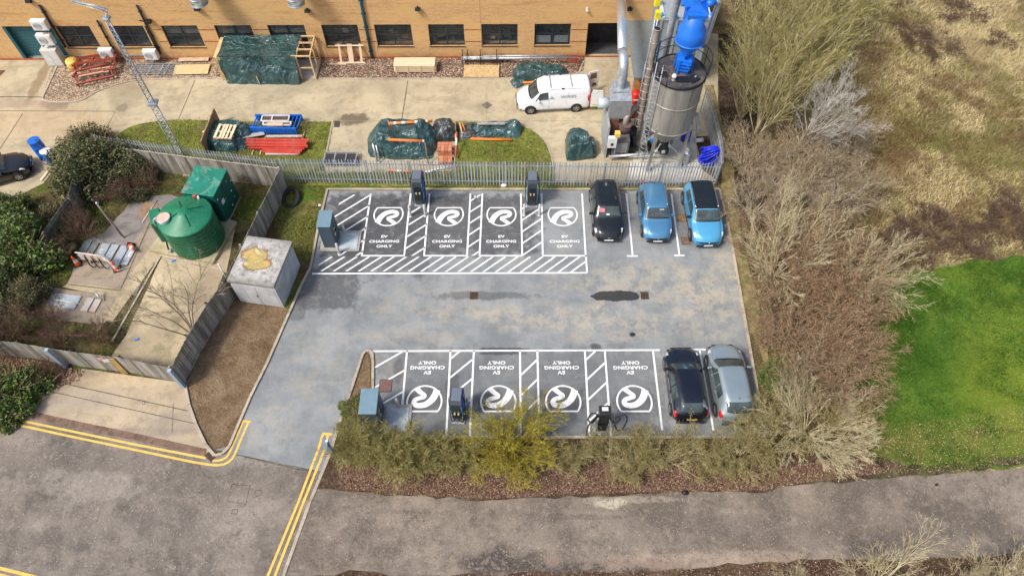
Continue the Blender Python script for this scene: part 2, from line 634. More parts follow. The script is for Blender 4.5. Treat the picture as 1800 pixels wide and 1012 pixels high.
GREEN = (0.06, 0.17, 0.012); TAN = (0.36, 0.29, 0.13); BROWN = (0.085, 0.05, 0.03)
MT = {}
MT['meadow'] = m_ground('rough_meadow', [(0.09, 0.07, 0.028), (0.27, 0.215, 0.095), (0.50, 0.41, 0.22)], .35, 3.0,
                        patches=((.13, .48, .60, .7, (0.15, 0.165, 0.035)), (.2, .52, .64, .7, (0.15, 0.095, 0.045)), (.5, .55, .68, .5, (.46, .37, .19))),
                        blobs=((1470, 640, 50, 100, .9, BROWN), (1400, 400, 140, 400, .8, (0.085, 0.055, 0.03)), (1272, 200, 26, 260, .92, (0.05, 0.035, 0.022)),
                               (1720, 60, 140, 90, .6, (.60, .49, .28)), (1760, 200, 90, 110, .5, (.54, .45, .24)), (1520, 190, 70, 90, .5, (.30, .21, .10))), bump=1.0)
MT['lawn'] = m_ground('green_grass', [(0.035, 0.085, 0.010), (0.075, 0.165, 0.018), (0.15, 0.25, 0.035)], .3, 3.5,
                      patches=((.25, .48, .62, .6, (0.17, 0.225, 0.035)), (.9, .52, .64, .5, (0.03, 0.08, 0.010)), (2.2, .56, .68, .5, (0.19, 0.24, 0.06))),
                      blobs=((1750, 700, 90, 80, .6, (0.19, 0.25, 0.03)), (1640, 790, 170, 30, .75, (0.19, 0.19, 0.05)), (1790, 620, 60, 110, .7, (0.21, 0.27, 0.035)), (1620, 620, 60, 60, .5, (0.035, 0.11, 0.010)), (1800, 740, 60, 50, .6, (.26, .27, .05)),
                             (1550, 790, 60, 24, .6, (0.15, 0.11, 0.045)), (1720, 760, 22, 7, .8, BROWN), (1760, 757, 40, 6, .7, BROWN), (1530, 600, 16, 180, .5, (0.03, 0.06, 0.012))), bump=.7)  # last blob paints the thicket's shadow along the lawn edge
MT['verge'] = m_ground('verge_grass', [(0.05, 0.065, 0.012), (0.16, 0.18, 0.035), (0.32, 0.32, 0.085)], .6, 4,
                       patches=((.5, .5, .66, .6, (0.20, 0.15, 0.075)), (.8, .55, .7, .6, (0.11, 0.17, 0.02))), bump=.8)
MT['weeds'] = m_ground('weedy_earth', [(0.03, 0.024, 0.013), (0.085, 0.065, 0.03), (0.17, 0.15, 0.05)], .8, 4,
                       patches=((.45, .5, .6, .75, (0.075, 0.12, 0.014)), (1.2, .56, .7, .5, (0.24, 0.18, 0.12)))) 
MT['strip_grass'] = m_ground('fence_foot_grass', [(0.045, 0.04, 0.015), (0.115, 0.11, 0.03), (0.22, 0.20, 0.065)], .8, 4,
                       patches=((.4, .45, .58, .8, (0.06, 0.15, 0.012)),), blobs=((470, 420, 40, 60, .8, (0.10, 0.065, 0.035)), (525, 450, 30, 50, .7, (.13, .085, .045)), (900, 322, 300, 6, .4, (.16, .11, .05))))
MT['dirt'] = m_ground('bare_brown_earth', [(0.15, 0.095, 0.05), (0.245, 0.165, 0.095), (0.35, 0.255, 0.16)], .7, 1.6, grain=.22,
                      patches=((1.6, .58, .72, .5, (.11, .06, .03)), (.5, .55, .7, .45, (.38, .27, .17))), bump=1.1)
MT['litter_soil'] = m_ground('leaf_litter_soil', [(0.045, 0.028, 0.018), (0.105, 0.065, 0.042), (0.21, 0.145, 0.10)], .8, 5,
                      patches=((.5, .5, .64, .55, (0.10, 0.075, 0.03)),), bump=1.0)
MT['scrub_soil'] = m_ground('scrub_earth', [(0.04, 0.03, 0.012), (0.11, 0.08, 0.03), (0.21, 0.165, 0.07)], .8, 4,
                      patches=((.5, .5, .62, .6, (0.09, 0.095, 0.02)), (1.1, .56, .7, .5, (.2, .13, .08))), bump=1.0)
MT['dark_soil'] = m_ground('dark_twiggy_soil', [(0.02, 0.014, 0.010), (0.055, 0.036, 0.025), (0.13, 0.09, 0.06)], .9, 5,
                      patches=((1.1, .56, .7, .5, (.19, .14, .095)),), bump=1.0)
MT['park'] = m_park()
MT['road'] = m_road('old_road_asphalt', (0.182, 0.155, 0.128), ((460, 800, 110, 30, .35, (.36, .34, .30)), (150, 850, 90, 30, .4, (.38, .34, .29)), (420, 830, 90, 12, .35, (.14, .12, .1)), (250, 930, 130, 30, .3, (.17, .15, .13))))
MT['lane'] = m_road('lane_asphalt', (0.182, 0.150, 0.118), ((880, 990, 70, 26, .95, (.045, .036, .032)), (1060, 1000, 150, 18, .95, (.05, .038, .033)), (975, 878, 40, 10, .5, (.10, .085, .07)), (1120, 878, 90, 6, .35, (.5, .44, .33)), (1075, 885, 28, 9, .8, (.52, .46, .34)),
              (1010, 908, 80, 6, .6, (.08, .065, .055)), (700, 900, 60, 4, .4, (.09, .07, .06)), (560, 975, 50, 40, .5, (.12, .085, .07)), (1310, 930, 80, 18, .3, (.10, .085, .08)), (650, 868, 80, 8, .4, (.11, .08, .06)), (1250, 985, 250, 16, .5, (.42, .31, .23))))
MT['yard'] = m_concrete('yard_concrete', (0.42, 0.358, 0.238), stain=(.25, .185, .11), stains=((620, 210, 26, 10, .85, (.09, .065, .04)), (215, 190, 9, 7, .9, (.20, .17, .12)), (70, 140, 9, 40, .75, (.22, .15, .08)), (100, 182, 24, 12, .8, (.14, .11, .085)),
              (30, 182, 60, 8, .5, (.28, .21, .17)), (680, 155, 300, 10, .3, (.3, .26, .18)), (1200, 330, 30, 30, .3, (.2, .15, .1)), (60, 215, 130, 30, .35, (.42, .28, .15))), samt=.42, grain=.28)
MT['pale_concrete'] = m_concrete('pale_concrete', (0.56, 0.53, 0.45), samt=.35, grain=.2)
MT['forecourt'] = m_concrete('forecourt_concrete', (0.39, 0.315, 0.215), stain=(.2, .15, .1), stains=((150, 665, 40, 14, .6, (.13, .10, .07)), (240, 760, 120, 8, .4, (.16, .13, .11)), (300, 745, 50, 22, .4, (.22, .19, .16)), (120, 705, 100, 18, .35, (.34, .30, .26)), (230, 668, 90, 12, .4, (.55, .43, .27))), samt=.4, grain=.3)
MT['sand'] = m_concrete('sandy_enclosure_concrete', (0.41, 0.335, 0.215), stain=(.28, .22, .14), stains=((370, 520, 25, 50, .5, (.26, .20, .14)), (260, 500, 30, 20, .5, (.62, .5, .32))), samt=.5, grain=.35, green=.3)
MT['slab'] = m_concrete('old_slab_concrete', (0.31, 0.25, 0.185), stain=(.12, .09, .06), samt=.5, grain=.4, green=.12)
MT['grey_slab'] = m_concrete('grey_compound_surfacing', (0.225, 0.20, 0.185), stain=(.09, .075, .06), samt=.5, grain=.4)
MT['plinth'] = m_concrete('mossy_plinth_concrete', (0.40, 0.345, 0.21), stain=(.24, .2, .08), samt=.4, grain=.3, green=.35)
MT['kerbc'] = m_concrete('kerb_concrete', (0.42, 0.355, 0.27), samt=.5, grain=.5)
MT['gravel'] = m_gravel('brown_gravel', [(0.10, 0.055, 0.035), (0.26, 0.155, 0.10), (0.42, 0.30, 0.21), (0.55, 0.45, 0.36)], 11)
MT['pebble'] = m_gravel('pale_gravel', [(0.20, 0.13, 0.08), (0.38, 0.27, 0.17), (0.50, 0.40, 0.28), (0.6, 0.52, 0.42)], 11, (.16, .11, .07))
def m_paint(name, col, wear=.30, under=(0.13, 0.14, 0.15)):
    n = NT(name)
    out = n.mix(n.step(n.noise(3, 6, .7), .35, .7), col, tuple(v * .86 for v in col))
    out = n.mix(n.math('MULTIPLY', n.step(n.noise(9, 6, .8), .58, .70), wear * 2), out, under)
    n.link(out, n.b.inputs['Base Color'])
    n.b.inputs['Roughness'].default_value = .7
    return n.m
MT['white_line'] = m_paint('white_road_paint', (0.80, 0.80, 0.78), .26)
MT['yellow_line'] = m_paint('yellow_road_paint', (0.74, 0.47, 0.085), .30, (.28, .22, .15))
MT['joint'] = simple('joint_sealant', (0.11, 0.09, 0.065), .9, var=.4, vscale=4)
MT['soft_joint'] = simple('worn_joint', (0.27, 0.22, 0.15), .9, var=.4, vscale=4)

# ------------------------------------------------------------------ ground, roads, paving
sheet('ground', [(-110, -60), (130, -60), (130, 140), (-110, 140)], 0.0, MT['meadow'], world=True)
yard = sheet('yard', [(-260, 60), (1262, 60), (1262, 318), (500, 318), (205, 268), (60, 360), (-80, 460), (-400, 470)], 0.004, MT['yard'])
wy = G(600, 103).y   # face of the factory wall
# compound earth left of the car park
sheet('compound_earth', [(-300, 420), (-60, 395), (60, 330), (205, 262), (505, 325), (578, 333), (547, 482), (505, 562), (470, 642), (440, 702), (405, 787), (378, 800), (325, 675), (150, 660), (-20, 720), (-300, 760)], 0.008, MT['weeds'])
sheet('leaf_soil', [(-300, 600), (0, 618), (150, 650), (145, 668), (60, 712), (0, 745), (-300, 760)], 0.012, MT['litter_soil'], .15)
sheet('dirt_strip', [(325, 677), (352, 622), (385, 560), (412, 528), (500, 540), (512, 545), (475, 625), (440, 695), (404, 785), (378, 795), (350, 752)], 0.016, MT['dirt'], .06)
sheet('verge_grass', [(500, 322), (1258, 330), (1262, 338), (577, 336), (560, 402), (548, 470), (533, 500), (508, 543), (470, 540), (430, 520), (470, 408)], 0.014, MT['strip_grass'], .05)
# yard verges
v1 = smooth_path([G(200, 243), G(232, 222), (G(290, 212)), G(350, 211), G(420, 214)], 6)
sheet('verge_grass', [(p.x, p.y) for p in v1] + [(G(583, 214).x, G(583, 214).y), (G(572, 300).x, G(572, 300).y), (G(500, 312).x, G(500, 312).y), (G(205, 268).x, G(205, 268).y)], 0.012, MT['verge'], world=True)
v2 = smooth_path([G(800, 214), G(880, 216), G(930, 226), G(955, 245), G(967, 268), G(972, 292), G(974, 318)], 6)
sheet('verge_grass', [(p.x, p.y) for p in v2] + [(G(800, 318).x, G(800, 318).y)], 0.012, MT['verge'], world=True)
sheet('verge_grass', [(500, 306), (800, 300), (975, 302), (976, 330), (500, 326)], 0.017, MT['verge'], .08)
# gravel beds by the factory wall
g1 = smooth_path([G(72, 176), G(95, 180), G(140, 178), G(170, 162), G(210, 148), G(250, 141), G(330, 139), G(380, 138)], 5)
sheet('gravel_bed', [(G(100, 100).x, wy), (G(385, 100).x, wy)] + [(p.x, p.y) for p in reversed(g1)], 0.013, MT['pebble'], world=True)
sheet('gravel_bed', [(380, 100), (1028, 100), (1026, 125), (990, 138), (380, 138)], 0.011, MT['gravel'])
kerb('kerb', [(p.x, p.y) for p in g1] + [(G(560, 139).x, G(560, 139).y), (G(990, 139).x, G(990, 139).y), (G(1018, 128).x, G(1018, 128).y), (G(1026, 108).x, G(1026, 108).y)], .12, .06, MT['kerbc'])
kerb('kerb', [(p.x, p.y) for p in v2[4:]], .08, .05, MT['kerbc'])
kerb('kerb', [(G(585, 213).x, G(585, 213).y), (G(572, 280).x, G(572, 280).y)], .1, .05, MT['kerbc'])
kerb('kerb', [(G(75, 172).x, G(75, 172).y), (G(103, 112).x, G(103, 112).y)], .12, .06, MT['kerbc'])
# concrete joints
jm, jm2 = MB(), MB()
def jl(a, b, w=.05, z=.0085, mb=None):
    strip(mb or jm, [G(*a), G(*b)], w, z)
jl((717, 142), (706, 212), .06)
jl((343, 141), (314, 210), .05, .009)
jl((-40, 170), (74, 171), .09); jl((-40, 195), (203, 196), .05, .009); jl((203, 197), (188, 222), .04)
jl((40, 200), (0, 262), .05, .009); jl((645, 213), (1075, 213), .04, .0085, jm2); jl((585, 212), (645, 213), .04, .0085, jm2); jl((855, 213), (856, 150), .03, .009, jm2)
jl((205, 222), (330, 208), .03, .0085, jm2)
jm.build('slab_joint', MT['joint'], yard)
jm2.build('worn_slab_joint', MT['soft_joint'], yard)
sheet('drain_lid', [(846, 185), (856, 179), (866, 185), (856, 192)], .0125, simple('iron_lid', (.13, .115, .09), .8, var=.3), parent=yard, kind=None)
sheet('drain_lid', [(588, 213), (598, 213), (597, 224), (587, 224)], .0125, simple('iron_lid_dark', (.05, .045, .035), .8, var=.3), parent=yard, kind=None)
sheet('timber_hatch', [(-30, 124), (10, 124), (-4, 138), (-30, 138)], .0125, simple('rusty_hatch', (.12, .055, .03), .9, var=.4), parent=yard, kind=None)
# silo pad
sheet('silo_pad', [(1118, 232), (1222, 232), (1226, 285), (1112, 285)], .05, MT['pale_concrete'])
sheet('silo_pad', [(1108, 285), (1232, 285), (1236, 320), (1106, 320)], .02, MT['pale_concrete'], .1)
sheet('bark_bed', [(1224, 240), (1250, 240), (1262, 318), (1236, 300), (1230, 285)], .012, MT['litter_soil'], .06)
sheet('dark_soil', [(1262, 60), (1330, 60), (1330, 200), (1310, 330), (1275, 340), (1262, 318)], .012, MT['dark_soil'], .25)
# access path right of the palisade
sheet('mossy_path', [(1238, 150), (1254, 150), (1290, 300), (1305, 430), (1330, 520), (1352, 640), (1345, 640), (1306, 545), (1266, 345), (1270, 300)], .018, simple('mossy_path_mat', (.20, .155, .07), .95, var=.4, vscale=2, dirt=(.1, .12, .03), damt=.7), .06)
# road and lane
left_kerb_bottom = smooth_path([G(404, 785), G(398, 795), G(388, 801), G(378, 801)], 4)
road = sheet('road', [(-600, 600), (-300, 655), (0, 724), (120, 748), (240, 772), (362, 799), (382, 803), (405, 790), (410, 798), (567, 830), (494, 1030), (440, 1250), (-1400, 1250)], .020, MT['road'])
lane = sheet('lane', [(566, 829), (556, 858), (610, 862), (700, 868), (860, 877), (1000, 869), (1200, 863), (1345, 862), (1400, 850), (1500, 843), (1600, 836), (1700, 829), (1800, 822), (2100, 800), (2100, 1000), (1800, 975), (1700, 981), (1600, 984), (1480, 984), (1330, 988), (1240, 997), (1180, 1008), (1000, 1008), (840, 1040), (500, 1060), (494, 1030)], .016, MT['lane'], .07)
sheet('road_verge', [(480, 1016), (560, 1010), (640, 1003), (720, 1016), (850, 1010), (1000, 1006), (1180, 1000), (1330, 990), (1480, 982), (1600, 984), (1700, 979), (1800, 972), (2100, 950), (2100, 1300), (440, 1300)], .026, MT['litter_soil'], .12)
sheet('leafy_verge', [(590, 770), (1345, 770), (1480, 700), (1535, 720), (1530, 800), (1600, 822), (1500, 846), (1400, 852), (1345, 864), (1200, 865), (1000, 871), (860, 879), (700, 870), (610, 864), (557, 859), (568, 830), (583, 792)], .022, MT['litter_soil'], .12)
sheet('scrub_earth', [(597, 750), (1345, 768), (1440, 760), (1480, 800), (1300, 812), (1100, 810), (900, 822), (700, 815), (640, 790), (588, 790)], .026, MT['scrub_soil'], .2)
sheet('lawn', [(1540, 484), (1600, 478), (1640, 474), (1700, 458), (1800, 450), (1990, 440), (2300, 430), (2300, 790), (1990, 806), (1800, 818), (1700, 826), (1600, 826), (1530, 806), (1505, 740), (1500, 690), (1525, 600)], .018, MT['lawn'], .25)
mud = m_ground('wet_mud', [(0.035, 0.024, 0.018), (0.075, 0.052, 0.038), (0.17, 0.13, 0.095)], .8, 4, patches=((.9, .5, .62, .6, (0.13, 0.15, 0.03)),))
sheet('mud_strip', [(1290, 856), (1350, 846), (1420, 834), (1500, 826), (1560, 824), (1650, 815), (1760, 803), (1900, 792), (1900, 805), (1800, 815), (1700, 826), (1600, 834), (1500, 842), (1400, 853), (1345, 866), (1290, 864)], .030, mud, .14)
# forecourt in front of the compound gates
fore = sheet('forecourt', [(8, 717), (75, 690), (145, 648), (325, 673), (330, 695), (345, 745), (372, 796), (240, 768), (120, 744)], .016, MT['forecourt'])
jm = MB()
jl((122, 676), (330, 722), .05, .0205); jl((80, 686), (350, 746), .04, .0205); jl((305, 708), (303, 760), .03, .0205)
jm.build('slab_joint', MT['joint'], fore)
# brick gutter along the road edge
kerb('brick_gutter', [G(4, 718).to_2d(), G(120, 743).to_2d(), G(240, 768).to_2d(), G(362, 795).to_2d()], .34, .026, simple('brown_brick_gutter', (.17, .105, .075), .9, var=.35, vscale=2))
# compound slabs
sheet('compound_slab', [(182, 410), (240, 345), (300, 342), (330, 352), (270, 450), (238, 520), (215, 512), (118, 500), (152, 420)], .020, MT['grey_slab'], .05)
slabA = sheet('compound_slab', [(270, 372), (320, 360), (300, 402), (262, 448), (232, 510), (215, 508), (118, 500), (160, 432), (230, 432), (262, 385)], .024, MT['slab'], .03)
sheet('compound_path', [(290, 400), (415, 396), (398, 480), (283, 449), (198, 565), (222, 560), (170, 572), (190, 520), (110, 505), (122, 497), (212, 508), (238, 470), (268, 430)], .028, MT['sand'], .02)
sheet('compound_slab', [(88, 505), (205, 522), (178, 572), (72, 560)], .040, MT['slab'], .03)
sheet('sandy_enclosure', [(195, 628), (222, 590), (285, 452), (395, 478), (378, 520), (350, 585), (315, 655)], .034, MT['sand'], .03)
kerb('kerb', [G(198, 600).to_2d(), G(283, 450).to_2d(), G(396, 476).to_2d()], .10, .065, MT['kerbc'])
jm = MB(); strip(jm, [G(268, 382), G(213, 508)], .06, .0345); strip(jm, [G(120, 500), G(213, 511)], .06, .0345)
jm.build('slab_joint', MT['joint'], slabA)
sheet('worn_board', [(254, 355), (280, 358), (268, 388), (240, 383)], .032, simple('board_brown', (.25, .16, .10), .9, var=.2))

# ------------------------------------------------------------------ car park
park = sheet('car_park', [(575, 336), (1262, 336), (1284, 420), (1306, 545), (1326, 660), (1344, 768), (655, 768), (655, 640), (648, 618), (636, 622), (597, 745), (588, 768), (582, 792), (567, 829), (410, 797), (378, 790), (404, 784), (440, 700), (470, 640), (505, 560), (530, 505), (547, 470), (560, 400)], .030, MT['park'])
jm = MB()
strip(jm, [G(410, 797.5), G(475, 813), G(520, 824), G(566, 829.5)], .05, .0345)
jm.build('tarmac_joint', MT['joint'], park)
def P2(*pts):
    return [G(*p).to_2d() for p in pts]
kerb('kerb', P2((1264, 334), (576, 334), (560, 400), (547, 470), (530, 503), (505, 560), (470, 640), (440, 700), (404, 785), (392, 798), (378, 801)), .13, .12, MT['kerbc'])
kerb('kerb', P2((378, 801), (362, 782), (345, 746), (333, 712), (326, 677)), .15, .10, MT['kerbc'])
kerb('kerb', P2((1264, 334), (1284, 420), (1306, 545), (1326, 660), (1345, 769), (655, 769), (656, 640), (655, 622), (650, 617), (643, 618), (638, 624), (620, 680), (598, 742)), .13, .12, MT['kerbc'])
kerb('kerb', P2((598, 742), (589, 768), (582, 792), (567, 829), (545, 882), (498, 1012), (478, 1070)), .15, .045, MT['kerbc'])
kerb('kerb', P2((655, 769), (640, 769), (630, 740)), .1, .12, MT['kerbc'])
sheet('island_earth', [(637, 626), (648, 622), (652, 640), (650, 768), (600, 768), (601, 745), (620, 685)], .036, MT['dirt'], .04)

wl = MB()
ZL = .0345
def wline(a, b, w=.10):
    pa, pb = G(*a), G(*b)
    m = MB()
    strip(m, [pa, pb], w, ZL)
    return m
lines = []
def LN(*pts, w=.10):
    m = MB()
    strip(m, [G(*p) for p in pts], w, ZL)
    m.build('parking_line', MT['white_line'], park)
def gl(px1, py1, px2, py2):
    LN((px1, py1), (px2, py2))
# upper row
LN((549, 481.5), (1033, 480), w=.1)
YT, YB = 341, 450
U = [(652, 636), (722, 710.5), (755, 745.5), (827, 821), (848, 843), (915.5, 918), (952, 954), (1023, 1029.5)]
for a, b in U:
    LN((a, YT), (b, YB))
LN((1029.5, 450), (1032, 480))
for i in range(0, 8, 2):
    LN((U[i][1] - 1.4, YB), (U[i + 1][1] + 1.4, YB))
LN((1101, 341), (1112, 450)); LN((1102, 450.5), (1121, 450.5))
LN((1180, 341), (1194, 449)); LN((1185, 449.5), (1203, 449.5))
# lower row
LN((655, 617.5), (1160, 615.5))
Lr = [(715.5, 703), (792, 784.5), (833, 826), (914, 915.5), (944.5, 948), (1028, 1036), (1063, 1074)]
for a, b in Lr:
    LN((a, 616.5), (b, 766))
LN((1147.5, 616), (1164, 757)); LN((1229.5, 615), (1254, 757)); LN((1218, 614.5), (1240, 614.5))
LN((655, 619), (655, 640), w=.06)
# hatching
def hatch(zone, y0, dy, n, ang, w=.095, skip=()):
    z = [tuple(G(*p)[:2]) for p in zone]
    for i in range(n):
        if i in skip:
            continue
        a = math.radians(ang)
        px, py = z[0][0], y0 + i * dy
        d = (math.cos(a), math.sin(a)); nn = (-d[1] * w / 2, d[0] * w / 2)
        quad = [(px - 30 * d[0] - nn[0], py - 30 * d[1] - nn[1]), (px + 30 * d[0] - nn[0], py + 30 * d[1] - nn[1]), (px + 30 * d[0] + nn[0], py + 30 * d[1] + nn[1]), (px - 30 * d[0] + nn[0], py - 30 * d[1] + nn[1])]
        q = clip(quad, z)
        if len(q) > 2:
            m = MB()
            m.add([(p[0], p[1], ZL) for p in q], [tuple(range(len(q)))])
            ar = sum(q[k][0] * q[(k + 1) % len(q)][1] - q[(k + 1) % len(q)][0] * q[k][1] for k in range(len(q)))
            if abs(ar) > .08:
                m.build('hatch_line', MT['white_line'], park)
y1 = G(700, 480).y
hatch([(653, 343), (637, 450), (562, 450), (580, 402), (580, 343)], G(653, 350).y - 9.1, .86, 15, 41)
hatch([(723, 362), (754, 362), (746, 450), (712, 450)], G(723, 452).y - .2, .86, 7, 40)
hatch([(828, 343), (847, 343), (842, 450), (822, 450)], G(828, 452).y - .1, .86, 8, 40)
hatch([(917, 362), (951, 362), (953, 450), (919, 450)], G(917, 452).y + .1, .86, 7, 40)
hatch([(556, 477), (566, 452), (1029, 452), (1031, 479)], y1 - 1.3 - 40 * .60, .60, 70, 40)
hatch([(656, 619), (714, 618), (704, 740), (655, 740)], G(656, 680).y - 3.9, 1.22, 8, 34)
hatch([(794, 618), (832, 618), (826, 730), (787, 730)], G(794, 735).y, 1.12, 7, 43)
hatch([(915, 618), (943, 618), (947, 764), (916, 764)], G(915, 765).y - .1, 1.12, 8, 46)
hatch([(1030, 618), (1062, 618), (1073, 764), (1037, 764)], G(1030, 765).y - .3, 1.12, 8, 44)

# painted emblem: a ring cut flat on one side with a road-like letter R inside
def emblem(cx, cy, R, flip):
    s = -1 if flip else 1
    m = MB()
    def T(u, v):
        return (cx + s * u * R, cy + s * v * R)
    ring = []
    cut = .60
    a0 = math.asin(cut)
    for i in range(49):
        a = math.pi - a0 + (math.pi + 2 * a0) * i / 48
        ring.append((math.cos(a), math.sin(a)))
    strip(m, [Vector((*T(*p), 0)) for p in ring], .10 * R, ZL, closed=True)
    m.build('emblem_ring', MT['white_line'], park)
    arc = smooth_path([Vector((-.70, -.74, 0)), Vector((-.60, -.42, 0)), Vector((-.40, -.08, 0)), Vector((-.10, .16, 0)), Vector((.22, .24, 0)), Vector((.50, .19, 0)), Vector((.60, .02, 0)), Vector((.48, -.15, 0)), Vector((.22, -.24, 0)), Vector((.02, -.30, 0)), Vector((.02, -.42, 0)), Vector((.22, -.56, 0)), Vector((.52, -.84, 0))], 6)
    n = len(arc)
    ws = []
    for i in range(n):
        t = i / (n - 1)
        w = .40 if t < .12 else (.40 - .12 * (t - .12) / .4 if t < .52 else (.28 - .05 * (t - .52) / .25 if t < .77 else .20 + .12 * (t - .77) / .23))
        ws.append(w * R)
    m = MB()
    strip(m, [Vector((*T(p.x, p.y), 0)) for p in arc], ws, ZL + .002)
    m.build('emblem_letter', MT['white_line'], park)

def text_mesh(txt, size, mat, parent, loc, rot=(0, 0, 0), name='lettering', bold=.012, sx=1.0, extr=0.0):
    cu = bpy.data.curves.new('t', 'FONT')
    cu.body = txt
    cu.size = size
    cu.align_x = 'CENTER'
    cu.align_y = 'CENTER'
    cu.offset = bold
    cu.extrude = extr
    cu.space_character = 1.08
    t = bpy.data.objects.new('t', cu)
    C.objects.link(t)
    dg = bpy.context.evaluated_depsgraph_get()
    me = bpy.data.meshes.new_from_object(t.evaluated_get(dg))
    bpy.data.objects.remove(t)
    bpy.data.curves.remove(cu)
    me.materials.clear()
    me.materials.append(mat)
    o = bpy.data.objects.new(name, me)
    C.objects.link(o)
    o.parent = parent
    o.location = loc
    o.rotation_euler = rot
    o.scale = (sx, 1, 1)
    return o
for px, tx in ((683, 675.5), (789, 786), (881.5, 881), (989, 992.5)):
    g = G(px, 377.5)
    emblem(g.x, g.y, .86, False)
    for k, (t, py) in enumerate((('EV', 416.5), ('CHARGING', 425), ('ONLY', 433.5))):
        g = G(tx, py)
        text_mesh(t, .258, MT['white_line'], park, (g.x, g.y, ZL + .001), (0, 0, 0), 'bay_lettering', .009, 1.24)
for px, tx in ((746, 751.5), (876, 873), (990, 987), (1115, 1108)):
    g = G(px, 706)
    emblem(g.x, g.y, .87, True)
    for k, (t, py) in enumerate((('EV', 654.5), ('CHARGING', 646), ('ONLY', 637.5))):
        g = G(tx, py)
        text_mesh(t, .265, MT['white_line'], park, (g.x, g.y, ZL + .001), (0, 0, math.pi), 'bay_lettering', .009, 1.24)

# yellow lines
def yline(pts, w=.11):
    m = MB()
    strip(m, pts, w, .0245)
    m.build('yellow_line', MT['yellow_line'], road)
yl1 = [G(-200, 686), G(0, 731), G(120, 756.5), G(240, 781.5), G(362, 805)]
yline(yl1)
o2 = [G(-200, 692), G(0, 739.5), G(120, 766), G(240, 791), G(340, 812), G(370, 817)]
cr = smooth_path([G(370, 817), G(388, 817), G(402, 812), G(412, 800), G(424, 772), G(437, 742)], 6)
m = MB(); strip(m, o2 + cr[1:], .11, .0365); m.build('yellow_line', MT['yellow_line'], road)
cr2 = smooth_path([G(374, 809.5), G(386, 809), G(396, 805), G(403, 797), G(416, 768), G(428, 741)], 6)
m = MB(); strip(m, cr2, .11, .0367); m.build('yellow_line', MT['yellow_line'], road)
m = MB(); strip(m, [G(426, 740), G(441, 741.5)], .11, .0375); m.build('yellow_line', MT['yellow_line'], road)
for a in ([(568, 763), (559, 792), (525, 882), (471, 1012), (448, 1070)], [(577, 764), (570, 792), (534, 882), (483.5, 1012), (461, 1070)]):
    m = MB(); strip(m, [G(*p) for p in a], .12, .0365); m.build('yellow_line', MT['yellow_line'], road)
m = MB(); strip(m, [G(567, 762), G(584, 763.5)], .12, .0375); m.build('yellow_line', MT['yellow_line'], road)
m = MB(); strip(m, [G(-60, 985), G(0, 998), G(80, 1018)], .13, .0245); m.build('yellow_line', MT['yellow_line'], road)
m = MB(); strip(m, [G(-60, 997), G(0, 1010), G(80, 1030)], .13, .0245); m.build('yellow_line', MT['yellow_line'], road)
# patch outlines and cracks in the road
m = MB()
for pts in ([(408, 851), (440, 853), (432, 886), (400, 880), (408, 851)], [(410, 895), (418, 895), (417, 903), (407, 902), (410, 895)],
            [(450, 862), (458, 861), (462, 868), (452, 872), (448, 867), (450, 862)], [(300, 806), (310, 822), (322, 817)], [(348, 812), (360, 836), (372, 840), (410, 832)], [(430, 815), (418, 842)]):
    strip(m, [G(*p) for p in pts], .045, .0245)
m.build('tar_seam', MT['joint'], road)

# gullies and covers
iron = simple('rusty_iron', (.12, .07, .045), .7, .4, var=.3, vscale=6)
iron_d = simple('dark_iron', (.035, .03, .03), .8, .2)
def gully(px, py, w, d, parent, rz=0, z=.034):
    g = G(px, py)
    o = thing('drain_grate', '', 'drain grate', (g.x, g.y, z), rz)
    MB().b2(-w / 2, w / 2, -d / 2, d / 2, 0, .004).build('sump', iron_d, o)
    m = MB()
    for k in range(7):
        x = -w / 2 + w * (k + .5) / 7
        m.b2(x - w * .035, x + w * .035, -d / 2 + .001, d / 2 - .001, .001, .02)
    m.b2(-w / 2 - .03, w / 2 + .03, -d / 2 - .03, -d / 2, -.01, .022)
    m.b2(-w / 2 - .03, w / 2 + .03, d / 2, d / 2 + .03, -.01, .022)
    m.b2(-w / 2 - .03, -w / 2, -d / 2, d / 2, -.01, .0215)
    m.b2(w / 2, w / 2 + .03, -d / 2, d / 2, -.01, .0215)
    m.build('grate', iron, o)
    return o
gully(833, 520, .38, .42, park)['label'] = 'rusty square drain grate alone in the middle of the car park aisle'
gully(1133, 520, .38, .42, park)['label'] = 'rusty square drain grate at the end of the dark puddle'
gully(372, 800, .40, .42, road, .9)['label'] = 'rusty drain grate on the road corner beside the yellow lines'
def cover(px, py, w, d, mat, label, rz=0, z=.035):
    g = G(px, py)
    o = thing('manhole_cover', label, 'manhole cover', (g.x, g.y, z), rz)
    MB().b2(-w / 2, w / 2, -d / 2, d / 2, -.02, .006).build('frame', iron_d, o)
    MB().b2(-w / 2 + .03, w / 2 - .03, -d / 2 + .03, d / 2 - .03, .001, .011).build('lid', mat, o)
cover(678, 678, .66, .72, simple('rust_red_cover', (.16, .085, .07), .8, var=.25, dirt=(.07, .05, .05)), 'reddish square manhole cover in the hatching of the lower bays')
cover(835, 346.5, .2, .3, simple('galv_lid', (.45, .46, .45), .6), 'small pale grey lid in the upper hatching')
cover(1198, 384, .55, .55, simple('rust_plate', (.20, .12, .06), .8, var=.3), 'rusty brown cover between the two blue cars', 0)
cover(1205, 424, .5, .55, simple('brown_plate', (.15, .09, .06), .8, var=.3), 'brown cover by the front wheel of the bright blue car', 0)
cover(253, 708, .14, .14, simple('galv_ball', (.5, .48, .45), .6), 'small round valve cover on the forecourt concrete', 0, .02)
